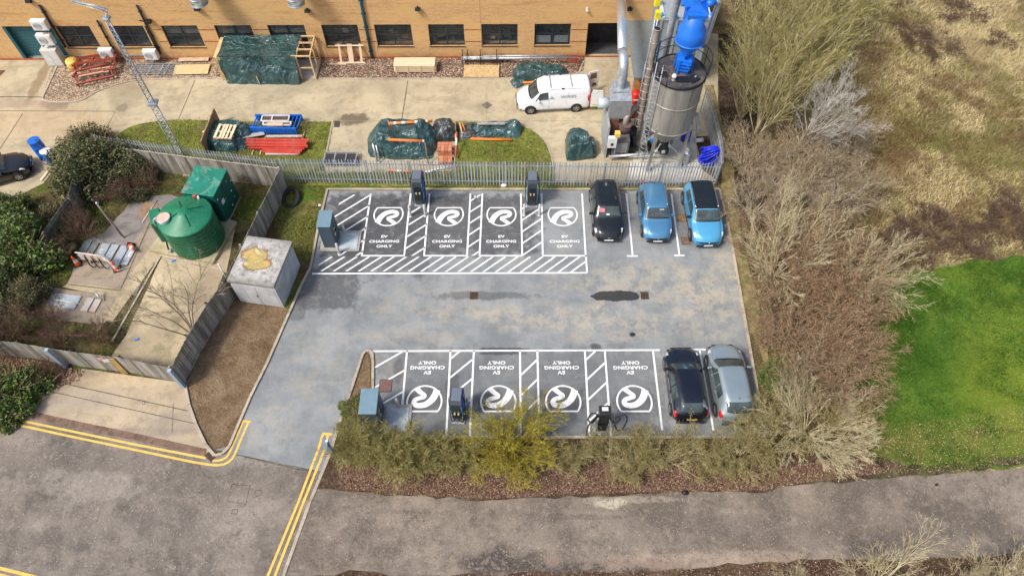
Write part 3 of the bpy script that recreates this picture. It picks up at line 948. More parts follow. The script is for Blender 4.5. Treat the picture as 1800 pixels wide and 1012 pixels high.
# ------------------------------------------------------------------ shared object materials
def island(name, cols, rough=.85, streak=None, dirt=None, dscale=1.2, damt=.5, metal=0, spec=.3, bump=0, trans=0):
    n = NT(name)
    gi = n.new('ShaderNodeNewGeometry')
    out = n.ramp(gi.outputs['Random Per Island'], [(i / max(1, len(cols) - 1), c) for i, c in enumerate(cols)])
    if streak:
        out = n.mix(n.math('MULTIPLY', n.step(n.noise(4, 5, .7, stretch=streak), .42, .7), .5), out, tuple(v * .45 for v in cols[0]))
    if dirt:
        out = n.mix(n.math('MULTIPLY', n.step(n.noise(dscale, 6, .7), .48, .68), damt), out, dirt)
    n.link(out, n.b.inputs['Base Color'])
    n.b.inputs['Roughness'].default_value = rough
    n.b.inputs['Metallic'].default_value = metal
    n.b.inputs['Specular IOR Level'].default_value = spec
    if bump:
        n.bump(n.noise(30, 4, .7), bump)
    return n.m

def m_bricks():
    n = NT('yellow_brick')
    x = n.xyz()
    cv = n.new('ShaderNodeCombineXYZ')
    n.link(x[0], cv.inputs[0]); n.link(x[2], cv.inputs[1])
    br = n.new('ShaderNodeTexBrick')
    n.link(cv.outputs[0], br.inputs['Vector'])
    br.inputs['Scale'].default_value = 1
    br.inputs['Brick Width'].default_value = .235
    br.inputs['Row Height'].default_value = .105
    br.inputs['Mortar Size'].default_value = .014
    br.inputs['Color1'].default_value = c4((.60, .335, .115))
    br.inputs['Color2'].default_value = c4((.49, .25, .075))
    br.inputs['Mortar'].default_value = c4((.60, .45, .27))
    out = br.outputs['Color']
    out = n.mix(n.math('MULTIPLY', n.step(n.noise(.45, 5, .6, .6, stretch=(.5, 1, 1.6)), .45, .66), .55), out, (.64, .40, .155))
    out = n.mix(n.math('MULTIPLY', n.step(n.noise(.9, 7, .7, stretch=(.35, 1, 2.2)), .56, .70), .45), out, (.40, .19, .06))
    # darker and redder towards the wall foot
    foot = n.math('SUBTRACT', 1.0, n.step(n.math('ADD', x[2], n.math('MULTIPLY', n.noise(1.4, 5), .6)), .25, .8))
    out = n.mix(n.math('MULTIPLY', foot, .6), out, (.34, .13, .055))
    n.link(out, n.b.inputs['Base Color'])
    n.b.inputs['Roughness'].default_value = .9
    n.bump(br.outputs['Fac'], -.4, .01)
    return n.m
BR = m_bricks()
redbrick = simple('red_brick_band', (.36, .085, .03), .9, var=.3, vscale=4)
black = simple('black_metal', (.018, .02, .022), .45, .3)
blackp = simple('black_plastic', (.02, .021, .024), .4)
rubber = simple('black_rubber', (.018, .018, .018), .8)
frame_m = simple('dark_window_frame', (.022, .032, .038), .4)
teal = simple('teal_paint', (.012, .095, .12), .5, dirt=(.04, .06, .07), damt=.4)
tealpipe = simple('teal_pipe', (.008, .08, .12), .4)
whitem = simple('white_enamel', (.72, .72, .70), .4, dirt=(.42, .40, .36), damt=.35)
offwhite = simple('offwhite_plastic', (.62, .61, .57), .6, dirt=(.32, .29, .24), damt=.4)
galv = simple('galvanised_steel', (.46, .50, .54), .42, .55, var=.18, vscale=5, dirt=(.22, .22, .21), damt=.4)
galvp = island('galvanised_pales', [(.30, .35, .41), (.42, .47, .52), (.54, .58, .62), (.36, .40, .45)], .5, metal=.3, dirt=(.20, .19, .15), damt=.35, dscale=.8)
alu = simple('bright_duct_steel', (.62, .68, .72), .30, .75, var=.1, vscale=8)
timber = island('fresh_timber', [(.58, .40, .20), (.66, .47, .26), (.50, .33, .15)], .8, dirt=(.3, .2, .1), damt=.3)
paletim = island('pale_timber', [(.70, .55, .34), (.76, .62, .42), (.60, .45, .26)], .8)
pinktim = island('pinkish_timber', [(.62, .42, .28), (.70, .50, .36), (.55, .36, .24)], .8)
osb = m_gravel('chipboard_surface', [(.42, .28, .12), (.56, .40, .20), (.66, .50, .28), (.50, .34, .15)], 9, (.46, .31, .14))
ply = simple('pale_plywood', (.60, .46, .24), .85, var=.15, vscale=1.2, dirt=(.42, .29, .14), damt=.5)
def m_tarp(name, col, gloss=.30):
    n = NT(name)
    out = n.ramp(n.noise(.9, 3, .5, .3), [(.3, tuple(v * .75 for v in col)), (.7, tuple(v * 1.35 for v in col))])
    def ridge(sc, ds, wd, st=None):
        a = n.noise(sc, 2, .45, ds, stretch=st)
        return n.math('SUBTRACT', 1.0, n.math('MULTIPLY', n.math('ABSOLUTE', n.math('SUBTRACT', a, .5)), wd), True)
    r1 = ridge(.9, .8, 9, (1, 2.0, 1)); r2 = ridge(1.9, .6, 14, (1.8, .7, 1))
    out = n.mix(n.math('MULTIPLY', n.math('MULTIPLY', r2, n.step(n.noise(1.2, 3), .4, .6)), .22), out, (.22, .32, .32))  # fold ridges lightened in colour: painted highlights along the creases
    out = n.mix(n.math('MULTIPLY', r1, .18), out, (.20, .30, .30))
    n.link(out, n.b.inputs['Base Color'])
    n.b.inputs['Roughness'].default_value = gloss
    n.b.inputs['Specular IOR Level'].default_value = .7
    n.bump(n.math('ADD', r1, n.math('MULTIPLY', r2, .6)), .7, .05)
    return n.m
tarp_g = m_tarp('green_tarpaulin', (.009, .046, .048))
tarp_k = m_tarp('black_plastic_sheet', (.028, .026, .030), .35)
redm = simple('red_steel_paint', (.50, .055, .035), .5, dirt=(.36, .16, .12), damt=.4)
redd = simple('dull_red_steel', (.30, .045, .022), .6, dirt=(.14, .04, .03), damt=.5)
bluem = simple('blue_steel_paint', (.006, .12, .55), .45, dirt=(.03, .15, .4), damt=.3)
orangep = simple('orange_plastic_pipe', (.80, .19, .025), .5)
glassm = None
def m_glass(name, tint=(.02, .035, .035), alpha=.55, rough=.03):
    n = NT(name)
    n.b.inputs['Base Color'].default_value = c4(tint)
    n.b.inputs['Roughness'].default_value = rough
    n.b.inputs['Specular IOR Level'].default_value = .7
    tr = n.new('ShaderNodeBsdfTransparent')
    mx = n.new('ShaderNodeMixShader')
    mx.inputs[0].default_value = alpha
    n.link(tr.outputs[0], mx.inputs[1]); n.link(n.b.outputs[0], mx.inputs[2])
    n.link(mx.outputs[0], n.t.nodes['Material Output'].inputs[0])
    return n.m
winglass = m_glass('window_glass', (.02,.03,.035), .30)

# ------------------------------------------------------------------ factory building
bld = thing('brick_building', 'long yellow brick factory wall with dark framed windows across the top', 'building', (0, wy, 0))
def wx(px, py):
    return Gx(px, py, wy).x
ZT, ZB = Gx(600, 44, wy).z, Gx(600, 82, wy).z
DT = Gx(1034, 41, wy).z
wins = [(95, 155), (188, 250), (281, 345), (375, 440), (469, 534), (564, 628), (657, 722), (752, 815), (846, 910), (940, 1004)]
WX = [(wx(a, 44), wx(b, 44)) for a, b in wins]
dl = (wx(0, 44), wx(87, 44))
dr = (wx(1034, 41), wx(1104, 41))
wall = MB()
XL, XR, ZH, TH = wx(-420, 44), wx(1152, 44), 8.5, .35
wall.b2(XL, XR, 0, TH, DT, ZH)
def seg(x0, x1, z0, z1):
    if x1 - x0 > .01:
        wall.b2(x0, x1, 0, TH, z0, z1)
op = [(dl[0], dl[1], 0, ZT)] + [(a, b, ZB, ZT) for a, b in WX] + [(dr[0], dr[1], 0, DT)]
x = XL
for a, b, z0, z1 in op:
    seg(x, a, 0, DT)
    if z0 > 0:
        seg(a, b, 0, z0)
    if z1 < DT:
        seg(a, b, z1, DT)
    x = b
seg(x, XR, 0, DT)
MB().b2(XL, XR, TH + .001, 14, 0, .05).build('floor', simple('dark_floor', (.06, .06, .065), .8), bld)  # floor coloured dark so the doorway recess looks shaded
wall.build('wall', BR, bld)
roofm = simple('grey_roof_sheet', (.25, .26, .27), .7)
MB().b2(XL, XR, TH, 14, ZH - .3, ZH - .05).build('roof', roofm, bld)
MB().b2(XL - .02, XR + .02, -.015, .0, 0, .13).build('brick_plinth', redbrick, bld)
for a, b in ((265, 281), (345, 375), (440, 469), (628, 657), (815, 846), (1004, 1034)):
    for py in (52.5, 73.5):
        z = Gx(a, py, wy).z
        MB().b2(wx(a, 44) + .03, wx(b, 44) - .03, -.012, .0, z - .035, z + .035).build('brick_band', redbrick, bld)
jmm = simple('wall_joint', (.30, .17, .07), .9)
for px in (300, 570, 668, 843, 940, 758):
    pass
for px, py in ((306, 100), (576, 100), (666, 100), (757, 100), (846, 60), (940, 100)):
    xx = wx(px, py)
    MB().b2(xx - .012, xx + .012, -.004, .0, .13, ZB - .1 if px not in (846,) else 8.4).build('expansion_joint', jmm, bld)
room_m = simple('dim_interior', (.48, .46, .43), .9, var=.4, vscale=1.5)
blind_m = simple('pale_blind', (.42, .42, .39), .8)
card = island('cardboard_boxes', [(.42, .27, .14), (.55, .40, .24), (.62, .60, .55), (.30, .19, .10), (.16, .2, .22)], .85)
r3 = random.Random(3)
for k, (a, b) in enumerate(WX):
    w = thing('x', '', 'x'); w.name = 'window'; del w['label']; del w['category']
    bpy.data.objects.remove(w)
    fr = MB()
    t = .075
    y0, y1 = .10, .17
    fr.b2(a, b, y0, y1, ZB, ZB + t); fr.b2(a, b, y0, y1, ZT - t, ZT)
    fr.b2(a, a + t, y0, y1, ZB + t, ZT - t); fr.b2(b - t, b, y0, y1, ZB + t, ZT - t)
    xm = (a + b) / 2
    zm = ZB + (ZT - ZB) * .52
    fr.b2(xm - t * .6, xm + t * .6, y0, y1, ZB + t, ZT - t)
    fr.b2(a + t, xm - t * .6, y0 + .003, y1 - .003, zm - .035, zm + .035)
    fr.b2(xm + t * .6, b - t, y0 + .003, y1 - .003, zm - .035, zm + .035)
    win = fr.build('window', frame_m, bld)
    MB().b2(a + t, b - t, .132, .138, ZB + t, ZT - t).build('pane', winglass, win)
    MB().b2(a - .04, b + .04, -.05, .10, ZB - .05, ZB - .002).build('sill', frame_m, win)
    rm = MB()
    rm.b2(a - .2, b + .2, TH + 1.6, TH + 1.7, ZB - .3, ZT + .3); rm.b2(a - .2, b + .2, TH, TH + 1.6, ZB - .32, ZB - .25)
    rm.b2(a - .3, a - .2, TH, TH + 1.6, ZB - .3, ZT + .3); rm.b2(b + .2, b + .3, TH, TH + 1.6, ZB - .3, ZT + .3); rm.b2(a - .3, b + .3, TH, TH + 1.7, ZT + .3, ZT + .4)
    rm.build('room_inside', room_m, win)
    bx = MB()
    if k >= 5:
        for j in range(7):
            cx = r3.uniform(a + .2, b - .2); s = r3.uniform(.15, .45)
            zz = ZB - .25 + r3.choice([0, 0, .45, .9])
            cy = r3.uniform(TH + .25, TH + 1.2)
            bx.box((cx, cy, zz + s / 2), (s * 1.5, s, s), r3.uniform(-.3, .3))
        bx.b2(a + .05, b - .05, TH + .02, TH + .2, ZB - .25, ZB + .02)
        bx.build('stored_box', card, win)
    elif k in (2, 3, 4):
        for j in range(9):
            z = ZT - .1 - j * .075
            bx.b2(a + .1, b - .1, .2, .225, z - .03, z)
        bx.build('blind', blind_m, win)
    if k == 9:
        MB().b2(a + .1, xm - .1, .19, .21, ZB + .12, zm - .2).build('paper_notice', simple('pale_paper', (.55, .62, .64), .8), win)
        MB().b2(xm + .1, b - .12, .19, .21, ZB + .12, zm - .2).build('paper_notice', simple('pale_paper2', (.5, .58, .6), .8), win)
# roller shutter door, left
sh = MB()
nz = 12
P = []
for i in range(nz * 4 + 1):
    z = ZT * i / (nz * 4)
    P.append([(dl[0], .30 + .018 * math.sin(i * math.pi / 2), z), (dl[1], .30 + .018 * math.sin(i * math.pi / 2), z)])
sh.grid(P, True)
d = sh.build('roller_door', teal, bld)
MB().b2(dl[0], dl[1], .2, .3, 0, .12).build('bottom_rail', galv, d)
MB().b2(dl[0], dl[0] + .22, .0, .30, 0.002, ZT).build('door_frame', teal, bld)
# open doorway, right
MB().b2(dr[0] + .0, dr[1], 1.6, 1.7, .02, DT + .3).build('doorway_dark_backing', simple('doorway_shade', (.022, .024, .030), .8, var=.3), bld)  # dark sheet added to stand for the unlit interior
# wall lamps
for px, py in ((50, 3), (346, 17), (540, 20), (734, 17), (1107, 17), (1032, 19)):
    q = Gx(px, py, wy - .15)
    m = MB()
    s = .16 if px != 1032 else .07
    m.box((q.x, -.14, q.z), (s * 2, .26, s * 1.3), rot=Matrix.Rotation(-.4, 3, 'X'))
    m.b2(q.x - .05, q.x + .05, -.06, 0, q.z + .02, q.z + .14)
    m.build('wall_lamp', black if px != 1032 else whitem, bld)
# pipes on the wall
def wpipe(pxb, pyb, pyt, w, mat, name='drainpipe', brackets=3):
    xx = wx(pxb, pyb)
    zt = Gx(pxb, pyt, wy).z
    zb = max(.12, Gx(pxb, pyb, wy).z)
    m = MB()
    m.cyl((xx, -.09, zb), (xx, -.09, zt), w / 2, n=12)
    for i in range(brackets):
        z = zb + (zt - zb) * (i + .5) / brackets
        m.b2(xx - w * .8, xx + w * .8, -.12, 0, z - .04, z + .04)
    m.build(name, mat, bld)
wpipe(655, 104, -90, .19, tealpipe, brackets=8)
wpipe(203, 92, 35, .12, black, brackets=3)
wpipe(283, 93, 8, .13, black, brackets=4)
wpipe(278, 90, 45, .10, black, brackets=2)
wpipe(116, 82, 8, .15, black, 'pipe_conduit', 3)
m = MB(); z = Gx(200, 97, wy).z
m.cyl((wx(118, 95), -.05, z), (wx(268, 95), -.05, z), .035, n=8); m.build('pipe_conduit', galv, bld)
m = MB()
q = Gx(262, 36, wy)
m.beam((q.x - .5, -.3, q.z + .2), (q.x + .1, -.3, q.z + .05), .06); m.b2(q.x - .15, q.x + .2, -.35, -.02, q.z - .05, q.z + .12)
m.build('camera_bracket', black, bld)

# big round air vents curving out of the wall
for i, (px, lab) in enumerate(((352, 'round silver air vent cowl on the brick wall above the third window'), (522, 'round silver air vent cowl on the brick wall above the shelter'))):
    q = Gx(px, 10, wy - 1.1)
    v = thing('vent_cowl', lab, 'air vent', (q.x, wy, q.z), 0, 'silver vent cowls on the factory wall')
    m = MB()
    pts = [Vector((0, .0, 1.3)), Vector((0, -.55, 1.3)), Vector((0, -.85, 1.2)), Vector((0, -1.02, .95)), Vector((0, -1.08, .6)), Vector((0, -1.08, .12))]
    m.tube(pts, .52, 22)
    m.build('duct', alu, v)
    m = MB()
    for z in (.15, .6):
        m.cyl((0, -1.08, z - .03), (0, -1.08, z + .03), .55, n=22)
    m.build('rib', galv, v)

# air conditioning units
def ac(loc, label, w=.95, h=.72, d=.36, rz=0, brackets=True):
    o = thing('air_conditioner', label, 'air conditioner', loc, rz)
    MB().b2(-w / 2, w / 2, -d / 2, d / 2, 0, h).build('casing', whitem, o, bevel=.02)
    m = MB()
    m.cyl((-.12, -d / 2 - .012, h / 2), (-.12, -d / 2 + .01, h / 2), h * .36, n=24)
    m.build('fan_grille', simple('grey_grille', (.36, .37, .38), .6), o)
    m = MB()
    for r in (.12, .2, .26):
        m.tube([(-.12 + r * math.cos(t * math.pi / 12), -d / 2 - .018, h / 2 + r * math.sin(t * math.pi / 12)) for t in range(24)], .008, 5, True)
    m.build('grille_ring', whitem, o)
    MB().b2(w / 2 - .2, w / 2 - .04, -d / 2 - .008, -d / 2, .08, h - .08).build('side_panel', offwhite, o)
    m = MB()
    for sx in (-1, 1):
        m.b2(sx * w * .35 - .03, sx * w * .35 + .03, -d / 2 - .05, d / 2 + .2, -.08, -.001)
    m.build('bracket', black, o)
q = Gx(75, 52, wy - .45); ac((q.x, wy - .42, q.z), 'white air conditioner, the uppermost of the units beside the teal roller door', 1.0)
q = Gx(86, 78, wy - .45); ac((q.x, wy - .42, q.z), 'white air conditioner in the middle of the stack beside the roller door', 1.0, .8)
q = Gx(192, 101, wy - .4); ac((q.x, wy - .4, max(.1, q.z)), 'low white air conditioner on the wall behind the red steel trestles', .95)
q = Gx(269, 103, wy - .4); ac((q.x, wy - .4, max(.1, q.z)), 'low white air conditioner at the wall by the black drainpipes, nearest the plywood', .92)
q = G(107, 106)
cb = thing('utility_cabinet', 'tall grey white metal cabinet under the air conditioners by the roller door', 'cabinet', (q.x, wy - .45, .01))
MB().b2(-.55, .55, -.3, .3, .05, 1.35).build('casing', offwhite, cb, bevel=.015)
for sx in (-1, 1):
    MB().b2(sx * .27 - .25, sx * .27 + .25, -.312, -.3, .1, 1.3).build('door', offwhite, cb, bevel=.004)
MB().b2(-.5, .5, -.28, .28, 0, .05).build('base', galv, cb)

# yellow grit drum
q = G(133, 120)
o = thing('salt_drum', 'squat faded yellow drum on the gravel beside the white cabinet', 'drum', (q.x, q.y, .01), .3)
ym = simple('faded_yellow_plastic', (.68, .47, .10), .6, dirt=(.45, .30, .09), damt=.4)
MB().lathe([(0, 0), (.33, 0), (.40, .05), (.41, .6), (.38, .68), (0, .70)], n=12).build('body', ym, o)
MB().lathe([(.41, .3), (.43, .32), (.43, .36), (.41, .38)], n=12).build('band', ym, o)
MB().box((0, 0, .72), (.5, .08, .05)).build('lid_rib', ym, o)

# red steel trestle frames thrown on the gravel
def trestle(loc, rz, label, tilt=0, L=2.9):
    o = thing('steel_trestle', label, 'steel frame', loc, rz, 'red steel frames heaped on the gravel')
    o.rotation_euler = (tilt, 0, rz)
    for y in (-.5, .5):
        MB().beam((-L / 2, y, .5), (L / 2, y, .5), .10, .14).build('rail', redd, o)
    for x_ in (-L * .46, -L * .1, L * .22, L * .46):
        MB().beam((x_, -.5, .42), (x_, .5, .42), .09).build('crossbar', redd, o)
    for x_ in (-L * .46, L * .46):
        for y in (-.5, .5):
            MB().beam((x_, y, .43), (x_, y * 1.15, 0), .08).build('leg', redd, o)
q = G(172, 128)
trestle((q.x, q.y, .05), .28, 'uppermost rusty red steel frame of the heap by the gravel edge', .15)
trestle((q.x + .1, q.y - .55, .02), .36, 'rusty red steel frame leaning lowest at the kerb side of the heap', .35, 2.5)
trestle((q.x + .25, q.y + .25, .45), .22, 'rusty red steel frame resting on top of the other two', -.25, 2.7)
for i, (dx, dy, rz) in enumerate(((.2, -.4, .3), (.35, -.65, .34), (.5, -.2, .26), (.1, -.85, .38), (-.9, -.5, 1.1))):
    o = MB().beam((-.8, 0, 0), (.8, 0, 0), .08, .05).build('timber_batten', pinktim, None, loc=(q.x + dx, q.y + dy, .42 + .06 * i))
    o.rotation_euler = (0, .05, rz)
    tag(o, 'short pale timber battens lying across the red frames', 'batten', 'timber battens on the red frames')

# grey metal frames and plywood on the gravel
q = G(276, 123)
o = thing('steel_grid', 'low heap of grey galvanised frame bars on the gravel left of the plywood', 'steel frame', (q.x, q.y, .02), 0)
for j in range(6):
    MB().beam((-1.7, -.55 + j * .2, .12 + .02 * (j % 2)), (1.5, -.55 + j * .2, .12), .05).build('bar', galv, o)
for j, x_ in enumerate((-.5, .3, .7)):
    MB().beam((x_, -.62, .06), (x_ + .1, .55, .06), .06).build('crossbar', galv, o)
def board(px, py, w, d, rz, label, mat=None, z=.12, tilt=(0, 0)):
    q = G(px, py)
    o = MB().b2(-w / 2, w / 2, -d / 2, d / 2, -.011, .011).build('plywood_sheet', mat or ply, None, loc=(q.x, q.y, z))
    o.rotation_euler = (tilt[0], tilt[1], rz)
    return tag(o, label, 'board')
board(338, 125, 2.4, .95, .03, 'pale plywood sheet lying on the gravel left of the tarp shelter', z=.14, tilt=(.05, 0))
board(342, 108, 2.1, .35, .03, 'pinkish offcut board lying above the plywood sheet at the wall foot', simple('pink_board', (.5, .36, .24), .85, var=.2), z=.17, tilt=(.08, 0))
board(846.5, 127.5, 2.45, 1.22, -.01, 'chipboard sheet lying half over the kerb of the gravel bed', osb, z=.12, tilt=(.03, 0))

# lean-to shelter with tarpaulin
def patch(name, mat, parent, c00, c10, c11, c01, n=30, m=30, amp=.05, seed=0, sag=0, freq=1.6, fold=0):
    c00, c10, c11, c01 = map(Vector, (c00, c10, c11, c01))
    nrm = (c10 - c00).cross(c01 - c00).normalized()
    P = []
    for i in range(n + 1):
        u = i / n
        row = []
        for j in range(m + 1):
            v = j / m
            p = (c00 * (1 - u) + c10 * u) * (1 - v) + (c01 * (1 - u) + c11 * u) * v
            q = Vector((u * (c10 - c00).length, v * (c01 - c00).length, seed * 7.3)) * freq
            h = (abs(mnoise.noise(Vector((q.x * .7, q.y * .45, q.z)))) * 2.4 - .5) + .35 * (abs(mnoise.noise(q * 1.6 + Vector((5, 1, 2)))) - .3)
            h += fold * math.sin(v * 9 + 3 * u + seed)
            row.append(p + nrm * (h * amp) + Vector((0, 0, -sag * 4 * v * (1 - v))))
        P.append(row)
    return MB().grid(P).build(name, mat, parent)
zr = 1.95
q0, q1, q2 = G(384, 100, zr), G(519, 100, zr), G(545, 100, zr)
yf = q0.y
sx0, sx1, sx2 = q0.x, q1.x, q2.x
sh = thing('timber_shelter', 'lean-to timber shelter draped in dark green tarpaulin against the factory wall', 'shelter', (sx0, yf, 0))
Wd = sx1 - sx0; W2 = sx2 - sx0; Dp = wy - .12 - yf
for (a, b) in (((0, 0), zr), ((Wd, 0), zr), ((W2 - .05, 0), zr), ((W2 - .05, Dp), zr), ((Wd, Dp), zr + .05), ((W2 - .05, Dp * .5), zr)):
    MB().beam((a[0], a[1], 0), (a[0], a[1], b), .09).build('post', timber, sh)
for y in (0, Dp * .33, Dp * .66, Dp):
    MB().beam((Wd - .3 if y == 0 else Wd, y, zr + .01), (W2, y, zr + .01), .07, .1).build('crossbar', timber, sh)
MB().beam((Wd, 0, zr - .05), (Wd, Dp, zr - .05), .07, .1).build('crossbar', timber, sh)
MB().beam((W2 - .05, 0, zr - .05), (W2 - .05, Dp, zr - .05), .07, .1).build('crossbar', timber, sh)
MB().beam((Wd, 0, 1.0), (W2, 0, 1.0), .06, .09).build('crossbar', timber, sh)
MB().beam((W2 - .05, 0, .1), (W2 - .05, Dp, .1), .06, .09).build('crossbar', timber, sh)
MB().beam((W2 - .05, .1, 1.8), (W2 - .05, Dp - .1, .2), .05, .08).build('brace', timber, sh)
MB().b2(-.36, -.01, -.02, Dp, zr - .06, zr - .04).build('roof_board', ply, sh)
MB().b2(-.10, -.08, .02, Dp, .05, zr - .06).build('side_board', ply, sh)
MB().b2(-.36, -.10, -.03, -.01, .02, zr - .06).build('front_board', osb, sh)
MB().b2(0, W2, 0, Dp, .015, .03).build('floor_board', simple('pale_floor_board', (.5, .49, .45), .8), sh)
patch('tarpaulin', tarp_g, sh, (-.12, -.06, zr + .06), (Wd, -.06, zr + .06), (Wd, Dp, zr + .12), (-.05, Dp, zr + .10), 50, 30, .05, 1, .08)
patch('tarpaulin', tarp_g, sh, (.05, -.42, .03), (Wd - .1, -.62, .02), (Wd - .02, -.05, zr + .05), (-.14, -.06, zr + .05), 50, 34, .10, 2, .12, fold=.3)
MB().beam((Wd * .45, -.55, .1), (Wd * .42, -.32, .75), .05, .09).build('prop', timber, sh)

# leaning pallet frame, plank, slatted stack
q = G(620, 106)
o = thing('pallet_frame', 'pinkish timber frame leaning on the wall under the middle window', 'timber frame', (q.x, wy - .55, .02))
o.rotation_euler = (-.35, 0, 0)
for x_, w_ in ((-.75, .14), (-.02, .34), (.7, .16)):
    MB().b2(x_ - w_ / 2, x_ + w_ / 2, 0, .03, 0, 1.35).build('board', pinktim, o)
for z_ in (.05, 1.25):
    MB().b2(-1.0, .95, -.045, -.002, z_ - .05, z_ + .05).build('rail', paletim, o)
o = MB().beam((-.6, 0, 0), (.6, 0, 0), .09, .06).build('timber_plank', pinktim, None, loc=(G(594, 114).x, G(594, 114).y, .05))
o.rotation_euler = (0, 0, -.03); tag(o, 'single short plank on the brown gravel below the leaning frame', 'plank')
q = G(731, 122)
o = thing('slatted_pallet_stack', 'stack of long pale slatted timber pallets on the brown gravel', 'pallet stack', (q.x, q.y, .02), 0)
for k in range(6):
    for j in range(6):
        MB().b2(-1.4 - .05 * (k % 2), 1.4 + .08 * (k % 3 == 0), -.45 + j * .155, -.45 + j * .155 + .125, .1 + k * .1, .125 + k * .1).build('slat', paletim, o)
    for x_ in (-1.3, -.5, .4, 1.3):
        MB().b2(x_ - .05, x_ + .05, -.46, .48, .03 + k * .1, .10 + k * .1).build('bearer', timber, o)

# steel pipes on posts along the wall
q = G(820, 108)
rk = thing('pipe_rack', 'low black rack of posts along the wall holding grey pipes', 'rack', (q.x, wy - .55, .02))
for x_ in (-.25, .1, 1.0, 2.15):
    MB().beam((x_, -.25, 0), (x_, -.25, .85), .05).build('post', black, rk)
    MB().beam((x_, .35, 0), (x_, .35, .85), .05).build('post', black, rk)
    MB().beam((x_, -.25, .3), (x_, .35, .3), .05).build('arm', black, rk)
for k, (x0, x1, y_, z_, lb) in enumerate(((812, 890, .1, .40, 'short'), (812, 905, -.05, .40, 'middle'), (838, 1012, -.15, .52, 'long'), (850, 1010, .22, .42, 'thin'))):
    a, b = G(x0, 106).x, G(x1, 106).x
    o = MB().cyl((0, 0, 0), (b - a, 0, 0), .085 if k != 3 else .05, n=12).build('steel_pipe', galv, None, loc=(a, wy - .55 + y_, z_))
    tag(o, {0: 'short grey steel pipe resting on the rack closest to the wall', 1: 'grey steel pipe in the middle of the wall rack', 2: 'longest thick grey pipe on the rack running behind the tarp heap', 3: 'thinnest grey pipe at the back of the wall rack'}[k], 'pipe')

# crumpled tarpaulin heaps
def heap(name, label, px, py, L, Wd, h, rz, mat, seed, edge=.35, amp=.10, cat='covered stack', bumps=(), n=90, m=60, grp=None, flat=.85, round_=.25):
    q = G(px, py)
    o = thing(name, label, cat, (q.x, q.y, .015), rz, grp)
    P = []
    for i in range(n + 1):
        row = []
        u = -1 + 2 * i / n
        for j in range(m + 1):
            v = -1 + 2 * j / m
            r = max(abs(u), abs(v)) * (1 - round_) + math.hypot(u, v) * round_
            r = min(1, r)
            t = max(0, min(1, (1 - r) / edge))
            t = t ** .55
            Q = Vector((u * L / 2, v * Wd / 2, seed * 3.7))
            rd = 1 - 2 * abs(mnoise.noise(Vector((Q.x * .8, Q.y * 1.5, Q.z)))) ; rd2 = 1 - 2 * abs(mnoise.noise(Vector((Q.x * 2.6, Q.y * 1.3, Q.z + 3))))
            z = h * t * (flat + (1 - flat) * mnoise.noise(Q * .6 + Vector((9, 0, 0))) * 2) + amp * 1.2 * (rd - .5) * (.3 + .7 * t) + amp * .45 * (rd2 - .5)
            for (bu, bv, bs, bh) in bumps:
                z += bh * math.exp(-(((u - bu) * L / 2) ** 2 + ((v - bv) * Wd / 2) ** 2) / bs ** 2)
            w1 = mnoise.noise(Q * 1.1 + Vector((7, 7, 0))) * .16; w2 = mnoise.noise(Q * 1.1 + Vector((0, 7, 7))) * .16
            rr = 1 - round_ * .32 * (abs(u) * abs(v)) ** 1.5
            row.append((u * L / 2 * rr + w1, v * Wd / 2 * rr + w2, max(.012, z)))
        P.append(row)
    MB().grid(P, True).build('tarpaulin', mat, o)
    return o
h1 = heap('tarpaulin_stack', 'long low stack under crumpled green tarpaulin by the factory wall behind the van', 950, 132, 4.0, 1.35, .75, -.01, tarp_g, 1)
o = MB().cyl((-1.6, 0, 0), (1.7, 0, 0), .07, n=12).build('orange_pipe', orangep, None, loc=(G(960, 147).x, G(960, 147).y, .16))
o.rotation_euler = (0, 0, .06); tag(o, 'orange pipe weighing down the tarp just behind the white van', 'pipe')
heap('tarpaulin_bundle', 'small loose bundle of tarpaulin trailing at the left foot of the wall heap', 912, 145, 1.1, .9, .3, .5, tarp_g, 5, .7, .12, 'tarpaulin')
m = MB()
q = G(1010, 112)
rr = thing('red_rack_end', 'rusty red and brown rack end sticking out of the wall-side tarp heap', 'rack', (q.x, q.y, .02))
for y_ in (-.5, -.2, .1): MB().beam((-.6, y_, .55), (.25, y_, .55), .06, .09).build('beam', redd, rr)
MB().beam((.2, -.6, 0), (.2, .35, .75), .06).build('post', redd, rr)

# middle big heap with orange poles
hp = heap('tarpaulin_heap', 'largest heap covered by green tarpaulin with orange poles across it', 708, 250, 4.6, 3.2, 1.35, -.01, tarp_g, 2, .42, .14, 'covered heap', round_=.45)
heap('black_sheet_heap', 'black plastic sheeting bunched at the right end of the big green heap', 781, 234, 1.5, 1.9, 1.0, .1, tarp_k, 3, .6, .18, 'plastic sheet')
def pole(p0, p1, r, mat, name, label, cat='pole', grp=None, stripes=None):
    p0, p1 = Vector(p0), Vector(p1)
    mid = (p0 + p1) / 2
    o = MB().cyl(p0 - mid, p1 - mid, r, n=12).build(name, mat, None, loc=mid)
    tag(o, label, cat, grp)
    if stripes:
        for k, (a, b) in enumerate(stripes):
            MB().cyl(p0.lerp(p1, a) - mid, p0.lerp(p1, b) - mid, r * 1.06, n=12).build('band', whitem, o)
    return o
pole(G(683, 217, 1.15), G(760, 213, 1.15), .085, orangep, 'orange_pole', 'upper orange pole with pale bands lying along the back of the big heap', stripes=((.12, .2), (.3, .4), (.6, .68), (.85, .9)))
pole(G(682, 245.5, 1.42), G(746, 248, 1.42), .08, orangep, 'orange_pole', 'lower orange pole lying across the front of the big heap', stripes=((.96, 1.0),))
pole(G(827, 244, .12), G(900, 246, .12), .08, orangep, 'orange_pole', 'orange pole on the ground in front of the long flat heap')
